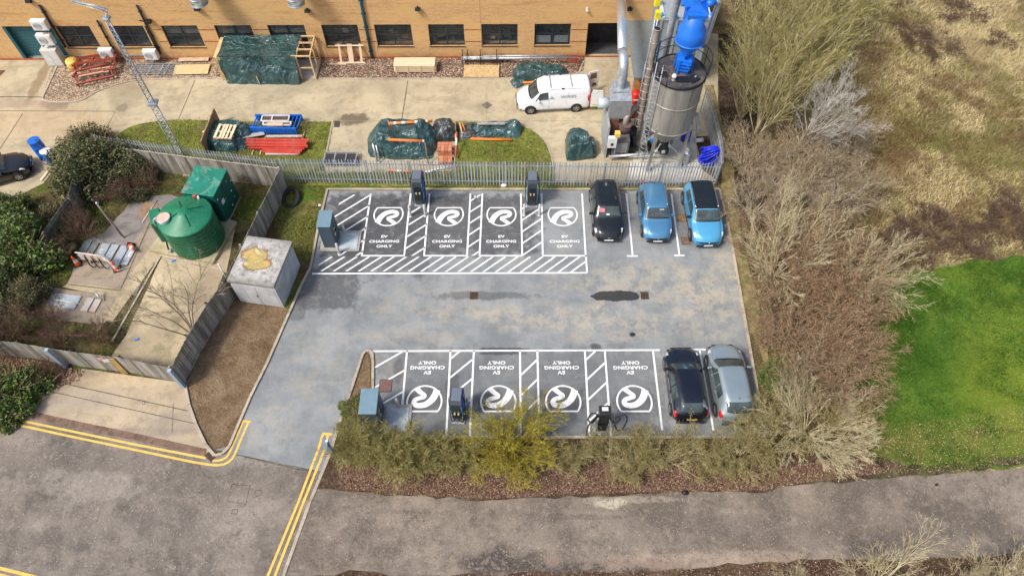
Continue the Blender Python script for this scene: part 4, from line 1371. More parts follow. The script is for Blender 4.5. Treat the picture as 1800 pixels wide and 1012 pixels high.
pole(G(655, 252, 1.1), G(663, 283, .05), .06, galv, 'steel_pole', 'grey metal pole leaning at the left end of the big heap')
pole(G(661, 255, 1.1), G(668, 285, .05), .05, galv, 'steel_pole', 'second grey metal pole leaning closest to the big heap left end')
pole(G(747, 250, 1.45), G(753, 288, .1), .035, simple('rusty_rod', (.25, .13, .09), .8), 'rusty_rod', 'thin rusty rod leaning down the front of the big heap')
pole(G(803, 232, .9), G(801, 276, .2), .055, simple('red_white_pole', (.55, .08, .06), .6), 'red_pole', 'red and white pole standing right of the red bricks', stripes=((.25, .55),))
o = thing('brick_pallet', 'stack of red brown bricks on a pallet under the sheeting right of the big heap', 'brick stack', tuple(G(783, 268)), 0)
brk = island('loose_red_bricks', [(.46, .18, .09), (.55, .24, .13), (.38, .13, .07)], .9)
mm = MB()
for a in range(4):
    for b in range(3):
        for c in range(3):
            mm.box((-.35 + a * .23, -.3 + b * .26, .14 + c * .15 + .075), (.215, .24, .14))
mm.build('bricks', brk, o)
for y_ in (-.35, 0, .35): MB().b2(-.5, .55, y_ - .06, y_ + .06, .0, .13).build('bearer', paletim, o)
o = thing('brick_box', 'low box of darker bricks nearest the steel fence beside the big heap', 'brick stack', tuple(G(784, 283)), 0)
mm = MB()
for a in range(3):
    for b in range(2):
        mm.box((-.3 + a * .28, -.15 + b * .28, .1), (.26, .26, .18))
mm.build('bricks', brk, o)
MB().b2(-.5, .5, -.35, .3, .001, .01).build('base_sheet', tarp_k, o)
heap('tarpaulin_long_heap', 'long flat heap under dark green tarpaulin right of the brick pallet', 868, 230, 3.5, 1.35, .45, 0, tarp_g, 4, .5, .13, bumps=((.9, .3, .45, .55),))
heap('black_sheet_heap', 'flat black plastic sheeting at the left end of the long flat heap', 822, 231, 1.3, 1.3, .35, .2, tarp_k, 6, .6, .13, 'plastic sheet')
for k, (a, b, lb) in enumerate((((808, 216), (813, 236), 'orange brown board standing on edge left of the orange battens'), ((800, 213), (801, 246), 'long weathered board lying end on beside the brick pallet'))):
    pole(G(*a, .5), G(*b, .3), .05, timber, 'timber_batten', lb, 'batten')
pole(G(812, 215, .75), G(819, 234, .2), .04, orangep, 'orange_batten', 'thin orange batten propped on the black sheeting')
o = MB().b2(-.9, .9, -.1, .1, 0, .06).build('metal_channel', galv, None, loc=tuple(G(863, 218, .62)))
tag(o, 'pale grey metal channel lying on top of the long flat heap', 'channel')
heap('tarpaulin_crate', 'box shaped load under green tarpaulin on the concrete left of the furnace', 1017, 262, 1.75, 1.9, 1.25, .03, tarp_g, 7, .28, .12, round_=.15, cat='covered crate')
heap('tarpaulin_bundle', 'small dark bundle against the right side of the covered crate', 1037, 262, .7, 1.7, .85, .05, m_tarp('dark_tarp', (.012, .035, .033)), 8, .5, .1, 'tarpaulin')

# left verge stacks
heap('tarpaulin_stack', 'green tarpaulin stack with a wooden pallet on top, on the left grass verge', 398, 243, 2.1, 2.5, .85, -.08, tarp_g, 9, .25, .06, round_=.1, bumps=())
heap('tarpaulin_bundle', 'loose green tarpaulin spilling to the right of the pallet stack', 427, 242, 1.7, 2.3, .6, -.25, tarp_g, 10, .8, .22, 'tarpaulin', round_=.5)
q = G(397, 233, .95)
o = thing('wooden_pallet', 'pale wooden pallet lying on the green tarpaulin stack', 'pallet', tuple(q), -.09)
for k, x_ in enumerate((-.5, -.2, 0, .22, .5)):
    MB().b2(x_ - .065 - (.03 if k in (0, 2, 4) else 0), x_ + .065, -.62, .62, .09, .115).build('slat', paletim, o)
for y_ in (-.55, 0, .55):
    MB().b2(-.6, .57, y_ - .05, y_ + .05, 0, .09).build('bearer', timber, o)
o = MB().b2(-.03, .03, -1.5, 1.5, 0, 1.2).build('edge_board', simple('brown_edge_board', (.30, .20, .11), .85, var=.3), None, loc=tuple(G(376, 243)))
o.rotation_euler = (0, 0, -.05); tag(o, 'long brown board standing on edge at the left of the pallet stack', 'board')
# blue steel frames
q = G(490, 224)
o = thing('blue_steel_frames', 'stack of bright blue steel racking frames on the left verge', 'steel frame', (q.x, q.y, .03), -.015)
for k in range(4):
    MB().beam((-1.6, -.62, .12 + k * .13), (1.4, -.62 - .02 * k, .12 + k * .13), .12, .11).build('rail', bluem, o)
    MB().beam((-1.5, .55, .12 + k * .13), (1.55, .55, .12 + k * .13), .10, .11).build('rail', bluem, o)
for x_ in (-1.45, -1.3, .95, 1.2, 1.45):
    MB().beam((x_, -.6, .5), (x_ + .08, .5, .5), .06).build('crossbar', bluem, o)
MB().beam((.5, .5, .5), (1.2, -.55, .5), .05).build('brace', bluem, o); MB().beam((-.6, .5, .45), (-1.3, -.55, .45), .05).build('brace', bluem, o)
q = G(486, 211)
def mframe(px, py, w, d, z, label, rz=0):
    q = G(px, py, z)
    o = thing('window_casement', label, 'metal frame', tuple(q), rz, 'pale metal frames on the blue racking')
    for y_ in (-d / 2, d / 2): MB().beam((-w / 2, y_, 0), (w / 2, y_, 0), .09, .07).build('rail', offwhite, o)
    for x_ in (-w / 2, -w * .12, w / 2): MB().beam((x_, -d / 2, 0), (x_, d / 2, 0), .08, .06).build('crossbar', offwhite, o)
    MB().b2(-w / 2, w / 2, -d / 2, d / 2, -.05, -.04).build('backing', simple('brown_backing', (.08, .05, .05), .8), o)
mframe(484, 208, 1.75, .5, .72, 'upper pale metal window frame lying on the blue racking')
mframe(487, 217, 1.8, .28, .68, 'lower narrow pale metal frame lying on the blue racking', -.03)
o = MB().b2(-.5, .5, -.12, .12, 0, .1).build('pinkish_board', pinktim, None, loc=tuple(G(484, 220, .66)))
tag(o, 'pinkish board lying inside the blue racking', 'board')
for px in (447, 461, 527):
    pole(G(px + 9, 231, .06), G(px - 4, 272, .06), .045, timber, 'timber_bearer', {447: 'timber bearer under the left ends of the red beams', 461: 'timber bearer second from the left under the red beams', 527: 'timber bearer under the right ends of the red beams'}[px], 'batten')
for k, (x0, x1, py, z, w) in enumerate(((433, 543, 246, .42, .18), (433, 539, 251, .40, .22), (435, 541, 256, .34, .16), (437, 535, 260, .22, .16), (462, 531, 264, .2, .14), (462, 528, 267.5, .16, .16), (434, 540, 254, .2, .3))):
    a, b = G(x0, py, z), G(x1, py + 1.5, z)
    o = MB().b2(-(b - a).length / 2, (b - a).length / 2, -w / 2, w / 2, -.07, .07).build('red_beam', redm, None, loc=tuple((a + b) / 2))
    o.rotation_euler = (0, 0, math.atan2(b.y - a.y, b.x - a.x))
    tag(o, 'long red steel beam in the pile in front of the blue frames', 'beam', 'red steel beams piled on the left verge')
o = MB().b2(-1.05, 1.05, -.08, .08, -.05, .05).build('pale_beam', simple('scuffed_pale_red', (.62, .50, .48), .6, dirt=(.5, .12, .1), damt=.7), None, loc=tuple(G(496, 270.5, .12)))
tag(o, 'pale scuffed beam lowest in front of the red beam pile', 'beam')
o = MB().b2(-1.15, 1.15, -.08, .08, -.05, .05).build('pale_beam', simple('scuffed_pale_red2', (.58, .50, .48), .6, dirt=(.5, .12, .1), damt=.8), None, loc=tuple(G(500, 240, .2)))
tag(o, 'pale scuffed beam lying between the blue frames and the red beams', 'beam')
o = MB().b2(-.7, .7, -.16, .16, 0, .04).build('grey_offcut', simple('grey_offcut_m', (.42, .40, .39), .8), None, loc=tuple(G(445, 238, .25)))
o.rotation_euler = (0, .1, .35); tag(o, 'bent grey offcut between the tarpaulin and the red beams', 'offcut')
o = MB().b2(-.3, .3, -.06, .06, 0, .03).build('timber_offcut', paletim, None, loc=tuple(G(362, 228, .02)))
o.rotation_euler = (0, 0, 1.1); tag(o, 'small pale timber offcut alone on the left grass verge', 'offcut')
# grey barrier panels behind the fence
q = G(600, 284)
o = thing('barrier_panel', 'dark panels in a pale metal frame lying behind the steel fence', 'barrier', (q.x, q.y, .05), 0)
for y_ in (-.5, .45): MB().beam((-1.0, y_, .3), (1.0, y_, .3), .07).build('rail', galv, o)
for x_ in (-1, -.35, .35, 1): MB().beam((x_, -.5, .3), (x_, .45, .3), .06).build('crossbar', galv, o)
for x_ in (-.67, 0, .67): MB().b2(x_ - .28, x_ + .28, -.42, .38, .22, .27).build('panel', simple('black_panel', (.03, .03, .035), .6), o)
MB().b2(-.95, .95, -.45, .42, .0, .05).build('base', galv, o)
pole(G(680, 300, .15), G(760, 302, .15), .06, orangep, 'orange_pole', 'orange and white pole lying on the grass behind the steel fence', stripes=((.2, .35), (.55, .7), (.85, 1)))
pole(G(755, 300, .2), G(792, 293, .2), .04, offwhite, 'white_rail', 'thin white rail lying behind the steel fence right of the orange pole')

# ------------------------------------------------------------------ fences
def palisade(pts, h, label, pitch=.18, bay=2.75, name='palisade_fence'):
    pts = [Vector((p[0], p[1], 0)) for p in pts]
    o = thing(name, label, 'fence', tuple(pts[0]))
    org = pts[0]
    nn0 = Vector((0, 1, 0)) if abs((pts[-1] - pts[0]).normalized().x) > .5 else Vector((-1, 0, 0))
    def post(p):
        MB().beam(p - org + nn0 * .07, p - org + nn0 * .07 + Vector((0, 0, h - .12)), .055, .06).build('post', galv, o)
    for a, b in zip(pts[:-1], pts[1:]):
        d = (b - a); L = d.length; d.normalize()
        nn = Vector((-d.y, d.x, 0))
        nb = max(1, round(L / bay))
        for k in range(nb):
            p, q = a.lerp(b, k / nb) - org, a.lerp(b, (k + 1) / nb) - org
            post(p + org + nn * .0)
            m = MB()
            for z in (.35, h - .42):
                m.beam(p + Vector((0, 0, z)) + nn * .03, q + Vector((0, 0, z)) + nn * .03, .05, .05)
            m.build('rail', galv, o)
            m = MB()
            n_ = int((q - p).length / pitch)
            for i in range(n_):
                c = p.lerp(q, (i + .5) / n_) - nn * .012
                t = rng.uniform(-.006, .006)
                w = .036
                hh = h + rng.uniform(-.012, .012)
                prof = [(-w, 0.06), (w, 0.06), (w, hh - .13), (w * .9, hh - .05), (0, hh), (-w * .9, hh - .05), (-w, hh - .13)]
                vs = [c + d * (x_ + t) + Vector((0, 0, z_)) - nn * (.012 if abs(x_) < .01 else 0) for x_, z_ in prof]
                vs += [v + nn * .006 for v in vs]
                k7 = len(prof)
                fs = [tuple(range(k7)), tuple(range(2 * k7 - 1, k7 - 1, -1))] + [(j, k7 + j, k7 + (j + 1) % k7, (j + 1) % k7) for j in range(k7)]
                m.add(vs, fs)
            m.build('pale_panel', galvp, o)
    post(pts[-1])
    return o
palisade([G(504, 321), G(800, 325.5), G(1060, 328), G(1256, 329)], 2.15, 'long galvanised palisade fence between the car park and the factory yard')
palisade([G(190, 279), G(345, 300), G(500, 321)], 2.1, 'galvanised palisade fence tips showing behind the left timber fence')
palisade([G(1257, 328), G(1256, 292), G(1246, 245), G(1232, 198)], 2.15, 'galvanised palisade fence running back along the right of the silo', .16)

woodm = island('weathered_fence_boards', [(.13, .115, .095), (.29, .265, .23), (.42, .39, .34), (.20, .18, .15), (.35, .32, .28)], .9, streak=(1, 1, .12), dirt=(.16, .15, .06), dscale=.7, damt=.35, bump=.3)
woodd = island('dark_fence_boards', [(.15, .135, .115), (.22, .20, .175), (.28, .26, .23), (.19, .17, .145)], .9, streak=(1, 1, .12), dirt=(.13, .12, .05), dscale=.7, damt=.4, bump=.3)
def timber_fence(pts, h, label, side=1, bay=2.4, mat=None, bw=.13, capped=False):
    pts = [Vector((p[0], p[1], 0)) for p in pts]
    org = pts[0].copy()
    o = thing('timber_fence', label, 'fence', tuple(org))
    mat = mat or woodm
    for a, b in zip(pts[:-1], pts[1:]):
        d = (b - a); L = d.length; d.normalize()
        nn = Vector((-d.y, d.x, 0)) * side
        nb = max(1, round(L / bay))
        for k in range(nb + 1):
            p = a.lerp(b, k / nb) - org + nn * .07
            MB().beam(p, p + Vector((0, 0, h + .06)), .10, .10).build('post', mat, o)
        for k in range(nb):
            p, q = a.lerp(b, k / nb) - org, a.lerp(b, (k + 1) / nb) - org
            m = MB()
            for z in (.3, h * .55, h - .2):
                m.beam(p + Vector((0, 0, z)) + nn * .045, q + Vector((0, 0, z)) + nn * .045, .05, .08)
            m.build('rail', mat, o)
            m = MB()
            n_ = int((q - p).length / bw)
            for i in range(n_):
                c = p.lerp(q, (i + .5) / n_)
                hh = h + rng.uniform(-.02, .02)
                off = nn * rng.uniform(-.006, .006)
                m.beam(c + off + Vector((0, 0, .04)), c + off + Vector((0, 0, hh)), bw * .94, .02, up=tuple(nn))
            m.build('board_panel', mat, o)
            if capped:
                MB().beam(p + Vector((0, 0, h + .03)), q + Vector((0, 0, h + .03)), .09, .035).build('cap_rail', mat, o)
    return o
timber_fence([G(225, 295), G(345, 311), G(422, 321), G(503, 331)], 1.75, 'timber fence with a cap rail behind the green box', 1, capped=True)
timber_fence([G(506, 332), G(470, 406), G(412, 527), G(385, 565), G(352, 620), G(325, 674)], 1.8, 'weathered timber fence running diagonally past the concrete kiosk', -1, mat=woodm)
f3 = timber_fence([G(325, 674), G(236, 656), G(150, 645), G(60, 630), G(-60, 618)], 1.7, 'grey timber fence with gates along the front of the compound', -1, mat=woodm)
timber_fence([G(100, 440), G(143, 378), G(152, 342)], 1.6, 'short dark timber fence between the two big left bushes', -1, mat=woodd)
oldy = simple('yellow_timber', (.50, .33, .10), .8, var=.25, dirt=(.3, .2, .07), damt=.4)
capm = simple('blue_grey_cap', (.34, .42, .50), .45, .2)
org = Vector(f3.location)
for px, py in ((325, 675), (118, 640)):
    p = G(px, py) - org
    MB().b2(p.x - .09, p.x + .09, p.y - .26, p.y - .08, 0, 1.9).build('gate_post', capm, f3)
for px, py in ((222, 656), (322, 676)):
    p = G(px, py) - org
    MB().beam(p + Vector((0, -.045, .05)), p + Vector((0, -.045, 1.68)), .26, .03, up=(.2, -1, 0)).build('new_board', oldy, f3)
p = G(215, 654) - org
MB().box((p.x, p.y - .06, 1.42), (.55, .02, .26), .18).build('sign_plate', whitem, f3)
MB().box((p.x - .42, p.y + .02, 1.44), (.28, .02, .22), .18).build('sign_plate', simple('pink_sign', (.65, .35, .33), .6), f3)
p = G(-5, 612) - org
# ------------------------------------------------------------------ silo, filter house, furnace
def m_silo():
    n = NT('silo_grey_steel')
    x = n.xyz()
    out = n.ramp(n.noise(1.2, 6, .65, stretch=(1, 1, .15)), [(.3, (.215, .20, .175)), (.55, (.30, .285, .25)), (.75, (.38, .365, .33))])
    out = n.mix(n.math('MULTIPLY', n.step(n.noise(3, 6, .7, stretch=(1, 1, .08)), .52, .7), .5), out, (.16, .14, .115))
    n.link(out, n.b.inputs['Base Color'])
    n.b.inputs['Roughness'].default_value = .45
    n.b.inputs['Metallic'].default_value = .25
    return n.m
silo_m = m_silo()
bluep = simple('bright_blue_paint', (.008, .15, .66), .42, dirt=(.03, .12, .40), damt=.5)
lightblue = simple('sky_blue_paint', (.02, .22, .66), .45)
lgrey = simple('light_blue_grey_panel', (.30, .335, .35), .55, dirt=(.22, .24, .25), damt=.35)
sy, sz_top, sz_bot, sr = 31.8, 6.7, 3.15, 1.43
sx = 9.38
si = thing('grain_silo', 'tall grey steel silo with guard rail and blue cyclone on its black top', 'silo', (sx, sy, .05))
MB().lathe([(sr, sz_bot), (sr, sz_bot + 1.3), (sr, sz_top)], n=56).build('barrel', silo_m, si)
MB().lathe([(sr, sz_bot), (.33, 1.55)], n=48).build('cone', silo_m, si)
for z in (sz_bot + .02, sz_bot + 1.95):
    MB().lathe([(sr + .004, z - .05), (sr + .035, z - .03), (sr + .035, z + .03), (sr + .004, z + .05)], n=56).build('ring', silo_m, si)
topm = simple('black_silo_top', (.045, .042, .045), .7, var=.4, vscale=1.5, dirt=(.19, .145, .115), dscale=.9, damt=.8)
MB().lathe([(0, sz_top + .12), (sr * .7, sz_top + .06), (sr + .02, sz_top)], n=56).build('roof', topm, si)
MB().lathe([(sr + .01, sz_top - .12), (sr + .05, sz_top - .1), (sr + .05, sz_top + .05), (sr - .02, sz_top + .06)], n=56).build('rim', black, si)
MB().b2(-.35, .35, -1.0, -.55, sz_top + .07, sz_top + .13).build('hatch', black, si, loc=None)
MB().box((.62, -.72, sz_top + .1), (.6, .5, .05), .6).build('hatch', black, si)
MB().b2(-1.25, -.75, -.55, -.1, sz_top + .04, sz_top + .10).build('hatch', black, si)
MB().lathe([(.10, sz_top), (.10, sz_top + .25), (.14, sz_top + .27), (.14, sz_top + .36), (.08, sz_top + .45), (0, sz_top + .46)], (-.48, -.78, 0), n=14).build('vent_cap', whitem, si)
MB().cyl((.75, -.6, sz_top), (.75, -.6, sz_top + .18), .05, n=8).build('bolt', galv, si)
for k in range(4):
    a = math.radians(45 + 90 * k + 8)
    c, s_ = math.cos(a), math.sin(a)
    MB().beam((c * (sr - .02), s_ * (sr - .02), 0), (c * (sr - .02), s_ * (sr - .02), sz_bot + .35), .16, .16).build('leg', silo_m, si)
    MB().b2(c * sr - .16, c * sr + .16, s_ * sr - .16, s_ * sr + .16, 0, .03).build('foot_plate', galv, si)
    a2 = math.radians(45 + 90 * (k + 1) + 8)
    MB().beam((c * sr, s_ * sr, 1.6), (math.cos(a2) * sr, math.sin(a2) * sr, .5), .04).build('brace', galv, si)
    MB().beam((c * .3, s_ * .3, 1.45), (c * sr, s_ * sr, .8), .03).build('strut', galv, si)
# guard rail
for z in (.55, 1.1):
    MB().tube([((sr + .12) * math.cos(t * math.pi / 24), (sr + .12) * math.sin(t * math.pi / 24), sz_top + z) for t in range(-5, 32)], .022, 6).build('guard_rail', black, si)
for t in range(-5, 32, 4):
    a = t * math.pi / 24
    MB().cyl(((sr + .12) * math.cos(a), (sr + .12) * math.sin(a), sz_top - .1), ((sr + .12) * math.cos(a), (sr + .12) * math.sin(a), sz_top + 1.1), .02, n=6).build('rail_post', black, si)
# ladder in hoops at the left front
lx, ly = -1.36, -.72
m = MB()
for s_ in (-.2, .2):
    m.cyl((lx + s_ * .75, ly + -.66 * s_, .4), (lx + s_ * .75, ly - .66 * s_, sz_top + 1.1), .025, n=6)
for k in range(22):
    z = .6 + k * .3
    m.cyl((lx - .15, ly + .13, z), (lx + .15, ly - .13, z), .014, n=5)
m.build('ladder', galv, si)
for k in range(8):
    z = 2.4 + k * .62
    MB().tube([(lx - .15 + .15 - .15 * 1 + (-.45) * (1 - abs(2 * t / 10 - 1)) * .7 + .30 * t / 10, ly + .13 - .6 * (1 - (2 * t / 10 - 1) ** 2) * .75 - .26 * t / 10, z) for t in range(11)], .014, 5).build('ladder_hoop', galv, si)
# rotary valve under the cone
MB().cyl((0, 0, 1.5), (0, 0, 1.0), .36, n=20).build('outlet', black, si)
MB().box((.1, -.1, .75), (.55, .5, .5), .2).build('valve_motor', black, si, bevel=.03)
MB().b2(-.06, .14, -.40, -.36, .75, .95).build('valve_label', whitem, si)
pole(Vector((sx - 3.3, sy - .35, .45)), Vector((sx + .2, sy - .3, .75)), .09, galv, 'feed_pipe', 'grey feed pipe running low from the furnace to the silo outlet', 'pipe')

# blue cyclone standing on the silo
cy = thing('blue_cyclone', 'bright blue dust cyclone on a square rotary valve standing on the silo top', 'cyclone', (sx + .14, sy + .10, sz_top + .10), 0)
MB().box((0, 0, .55), (.82, .75, .62), -.28).build('valve_box', bluep, cy, bevel=.02)
MB().box((-.02, -.08, .15), (.62, .6, .28), -.28).build('valve_base', bluep, cy, bevel=.02)
for a, b in ((-.38, -.42), (.45, -.18), (-.44, .3), (.38, .45)):
    MB().beam((a, b, 0), (a * .9, b * .9, .9), .09).build('leg', bluep, cy)
for k in range(3):
    MB().box((-.1 + .02 * k, -.47, .3 + k * .2), (.6, .05, .05), -.28).build('flange', bluep, cy)
MB().box((.12, -.44, .62), (.10, .02, .08), -.28).build('sticker', whitem, cy)
MB().lathe([(.17, .85), (.19, 1.0), (.74, 1.95), (.74, 2.65), (.54, 2.86), (.54, 3.5), (.0, 3.56)], n=36, smooth=True).build('body', bluep, cy)
MB().lathe([(.74, 1.92), (.80, 1.93), (.80, 1.98), (.74, 1.99)], n=36).build('flange', bluep, cy)
for a in (.6, 2.6, 4.4):
    MB().beam((.2 * math.cos(a), .2 * math.sin(a), .86), (.34 * math.cos(a), .34 * math.sin(a), 1.25), .03, .14).build('fin', bluep, cy)
# outlet head: wedge hood leaning to the upper left
hd = MB()
pts = [(-.50, -.42), (.55, -.45), (.62, .25), (.3, .55), (-.45, .6)]
hd.prism(pts, 3.5, 3.72)
hd.build('head', bluep, cy)
hh = MB()
hh.add([(-.62, .0, 3.73), (.60, -.35, 3.73), (.60, .45, 3.73), (-.35, .75, 3.73), (-.78, .25, 4.45), (-.55, .75, 4.5), (-.62, .25, 3.95), (-.45, .75, 3.95)],
       [(0, 1, 4), (1, 5, 4), (1, 2, 5), (2, 3, 5), (0, 4, 6), (3, 7, 5), (4, 5, 7, 6), (0, 6, 7, 3), (0, 3, 2, 1)])
hh.build('hood', bluep, cy)
MB().beam((-.62, -.1, 3.9), (.6, .45, 4.05), .06).build('stay', simple('deep_blue_paint', (.005, .07, .45), .4), cy)
MB().beam((-.62, -.1, 3.3), (-.62, -.1, 3.9), .05).build('stay', bluep, cy)
MB().cyl((-.72, .5, 4.25), (-1.0, .55, 4.32), .22, n=20).build('inlet_flange', bluep, cy)
MB().cyl((.5, .25, 3.9), (.95, .42, 3.95), .17, n=18).build('side_pipe', bluep, cy)
MB().tube(smooth_path([(.95, .42, 3.95), (1.15, .5, 3.85), (1.18, .6, 3.4), (1.1, .8, .9)], 5), .15, 14).build('side_duct', alu, cy)

# conveying pipe from the yard up to the cyclone
_p = Gx(1167, 105, sy + 2.0)
pp = thing('conveying_pipe', 'pale grey pipe rising behind the silo and elbowing into the blue cyclone', 'pipe', (_p.x, sy + 2.0, 0))
MB().tube(smooth_path([(0, 0, .05), (0, 0, 3), (0, 0, 6), (0, -.1, 9.2), (.0, -.5, 10.6)], 4), .19, 16).build('pipe', galv, pp)
MB().tube(smooth_path([(.0, -.5, 10.6), (.08, -.7, 10.95), (.25, -1.0, 11.1), (.42, -1.25, 11.1)], 5), .2, 16).build('elbow', alu, pp)

# chimney pipe with wire cage
q = G(1117, 250)
chm = thing('chimney_pipe', 'slim brown grey flue pipe caged in wire hoops left of the silo', 'chimney', (q.x, q.y, .05))
flue = simple('stained_flue_steel', (.33, .29, .26), .5, .3, var=.25, vscale=2, dirt=(.20, .13, .09), damt=.5)
MB().cyl((0, 0, .3), (0, 0, 8.5), .19, n=20, caps=False).build('pipe', flue, chm)
MB().cyl((0, 0, 8.3), (0, 0, 8.46), .165, n=20).build('dark_mouth', black, chm)
MB().lathe([(.19, 8.42), (.215, 8.43), (.215, 8.5), (.175, 8.505)], n=20).build('lip', flue, chm)
for z in (1.2, 3.6, 5.9, 7.6):
    MB().lathe([(.19, z - .04), (.21, z - .03), (.21, z + .03), (.19, z + .04)], n=20).build('band', flue, chm)
for k in range(9):
    z = 1.6 + k * .55
    MB().tube([(.34 * math.cos(t * math.pi / 10), -.02 + .34 * math.sin(t * math.pi / 10), z) for t in range(20)], .014, 5, True).build('cage_hoop', galv, chm)
for a in (2.4, 3.5, 5.2, .3):
    MB().cyl((.34 * math.cos(a), .34 * math.sin(a), 1.4), (.34 * math.cos(a), .34 * math.sin(a), 6.2), .014, n=5).build('cage_bar', galv, chm)
MB().cyl((-.26, .0, 5.6), (-.26, 0, 7.9), .03, n=6).build('cable', galv, chm)
MB().cyl((.32, .12, 3.2), (.32, .12, 7.6), .05, n=8).build('blue_cable', bluem, chm)

# filter house behind
fx0, fx1 = Gx(1163, 33, 38.6).x, Gx(1251, 33, 38.6).x
fh = thing('filter_house', 'pale blue grey steel filter house with ribbed sides behind the silo', 'filter unit', (fx0, 38.6, 0))
FW = fx1 - fx0; FH = Gx(1200, 33, 38.6).z
MB().b2(0, FW, 0, 8.0, .02, FH).build('casing', lgrey, fh)
for x_ in (.05, FW * .33, FW * .66, FW - .05):
    MB().b2(x_ - .05, x_ + .05, -.07, -.001, .02, FH - .02).build('rib', lgrey, fh)
for z_ in (FH * .3, FH * .62, FH - .08):
    MB().b2(.0, FW, -.05, -.0015, z_ - .04, z_ + .04).build('rib', lgrey, fh)
for y_ in (1, 2.5, 4, 5.5):
    MB().b2(-.07, -.001, y_ - .05, y_ + .05, .02, FH).build('rib', lgrey, fh)
for x_ in (.12, FW - .12):
    MB().b2(x_ - .09, x_ + .09, -.02, 8.0, FH + .001, FH + .12).build('roof_edge', simple('pale_roof_rail', (.50, .55, .60), .5), fh)
for y_ in (-.0, 1.9, 3.8):
    MB().b2(.22, FW - .22, y_ + .02, y_ + .1, FH + .001, FH + .08).build('roof_batten', lgrey, fh)
for x_, y_ in ((.03, .15), (FW - .03, .15), (.9, .0), (.03, 2.2), (FW - .03, 2.4)):
    MB().box((x_, y_, FH + .15), (.16, .22, .22)).build('bracket', lightblue, fh, bevel=.02)
MB().b2(1.3, FW - .1, 2.0, 4.6, FH + .14, FH + .9).build('fan_casing', bluep, fh, bevel=.05)
mm = MB(); mm.add([(1.3, 1.2, FH + .14), (FW - .1, 1.2, FH + .14), (FW - .1, 1.995, FH + .9), (1.3, 1.995, FH + .9), (1.3, 1.995, FH + .14), (FW - .1, 1.995, FH + .14)], [(0, 1, 2, 3), (0, 3, 4), (1, 5, 2), (0, 4, 5, 1), (3, 2, 5, 4)])
mm.build('fan_hood', bluep, fh)
MB().b2(.5, 1.1, 3.2, 3.7, FH + .10, FH + .3).build('motor', bluep, fh)
yel = simple('bright_yellow_paint', (.80, .66, .02), .45)
for k, (px, py) in enumerate(((1157, 27), (1156, 3))):
    p = Gx(px, py, 38.9 + k * 1.0)
    MB().box((p.x - fx0, p.y - 38.6, p.z), (.38, .3, .62)).build('yellow_cover', yel, fh, bevel=.05)
for y_, z_ in ((.3, .8), (.3, 2.4), (.3, 4.2)):
    MB().b2(-.3, -.08, y_, y_ + .1, z_ - .6, z_ + .6).build('side_strut', lightblue, fh)
for x_ in (-.22, -.38):
    MB().cyl((x_, .05, .1), (x_, .05, FH - .1), .05, n=8).build('down_pipe', galv, fh)

# canopy
c0, c1 = G(1101, 47, 3.0), G(1158, 137, 3.0)
cn = thing('grey_canopy', 'flat grey sheet canopy joining the factory wall beside the silver duct', 'canopy', (c0.x, c1.y, 0))
cw = c1.x - c0.x + .6; cdp = wy - c1.y
cgm = simple('canopy_grey_sheet', (.165, .19, .195), .6, var=.08)
MB().b2(0, cw, 0, cdp - .01, 2.93, 3.0).build('roof_sheet', cgm, cn)
for y_ in (cdp * .3, cdp * .62):
    MB().b2(0, cw, y_, y_ + .03, 3.0, 3.012).build('sheet_seam', cgm, cn)
for x_ in (.08, cw - .08):
    MB().beam((x_, .1, 0), (x_, .1, 2.93), .1).build('post', galv, cn)
MB().b2(.2, cw - .05, .6, .66, .02, 2.93).build('back_panel', simple('rust_orange_timber', (.50, .22, .06), .8, var=.2), cn)
dk = thing('timber_deck', 'orange brown timber boarding with a pale upright by the red vessels', 'decking', tuple(G(1117, 170)))
om = island('orange_boards', [(.50, .22, .06), (.58, .28, .09), (.44, .18, .05)], .8)
for k in range(7):
    MB().b2(-.6, .5, -.9 + k * .33, -.9 + k * .33 + .3, .01, .06).build('board', om, dk)
MB().b2(-.75, -.62, -.9, 1.4, .0, .14).build('edge_board', oldy, dk)

def vessel(px, py, h, r, label, z=.05):
    q = G(px, py)
    o = thing('red_vessel', label, 'pressure vessel', (q.x, q.y, z))
    redg = simple('glossy_red', (.62, .022, .012), .3)
    MB().lathe([(0, 0), (r, .02), (r, h * .45), (r * .82, h * .5), (r, h * .55), (r, h - .1), (r * .7, h), (0, h + .03)], n=20).build('body', redg, o)
    MB().cyl((0, -r - .06, h * .4), (0, -r + .05, h * .4), r * .45, n=12).build('valve', black, o)
    MB().cyl((0, -r - .09, h * .4), (0, -r - .06, h * .4), r * .25, n=10).build('gauge', whitem, o)
    MB().b2(-r * .5, r * .5, -r - .01, -r + .05, h * .75, h * .8).build('mark', whitem, o)
vessel(1111, 204, 2.0, .29, 'tall glossy red vessel on the orange boards left of the flue')
vessel(1137, 198, .7, .13, 'small red extinguisher half hidden right of the flue pipe')

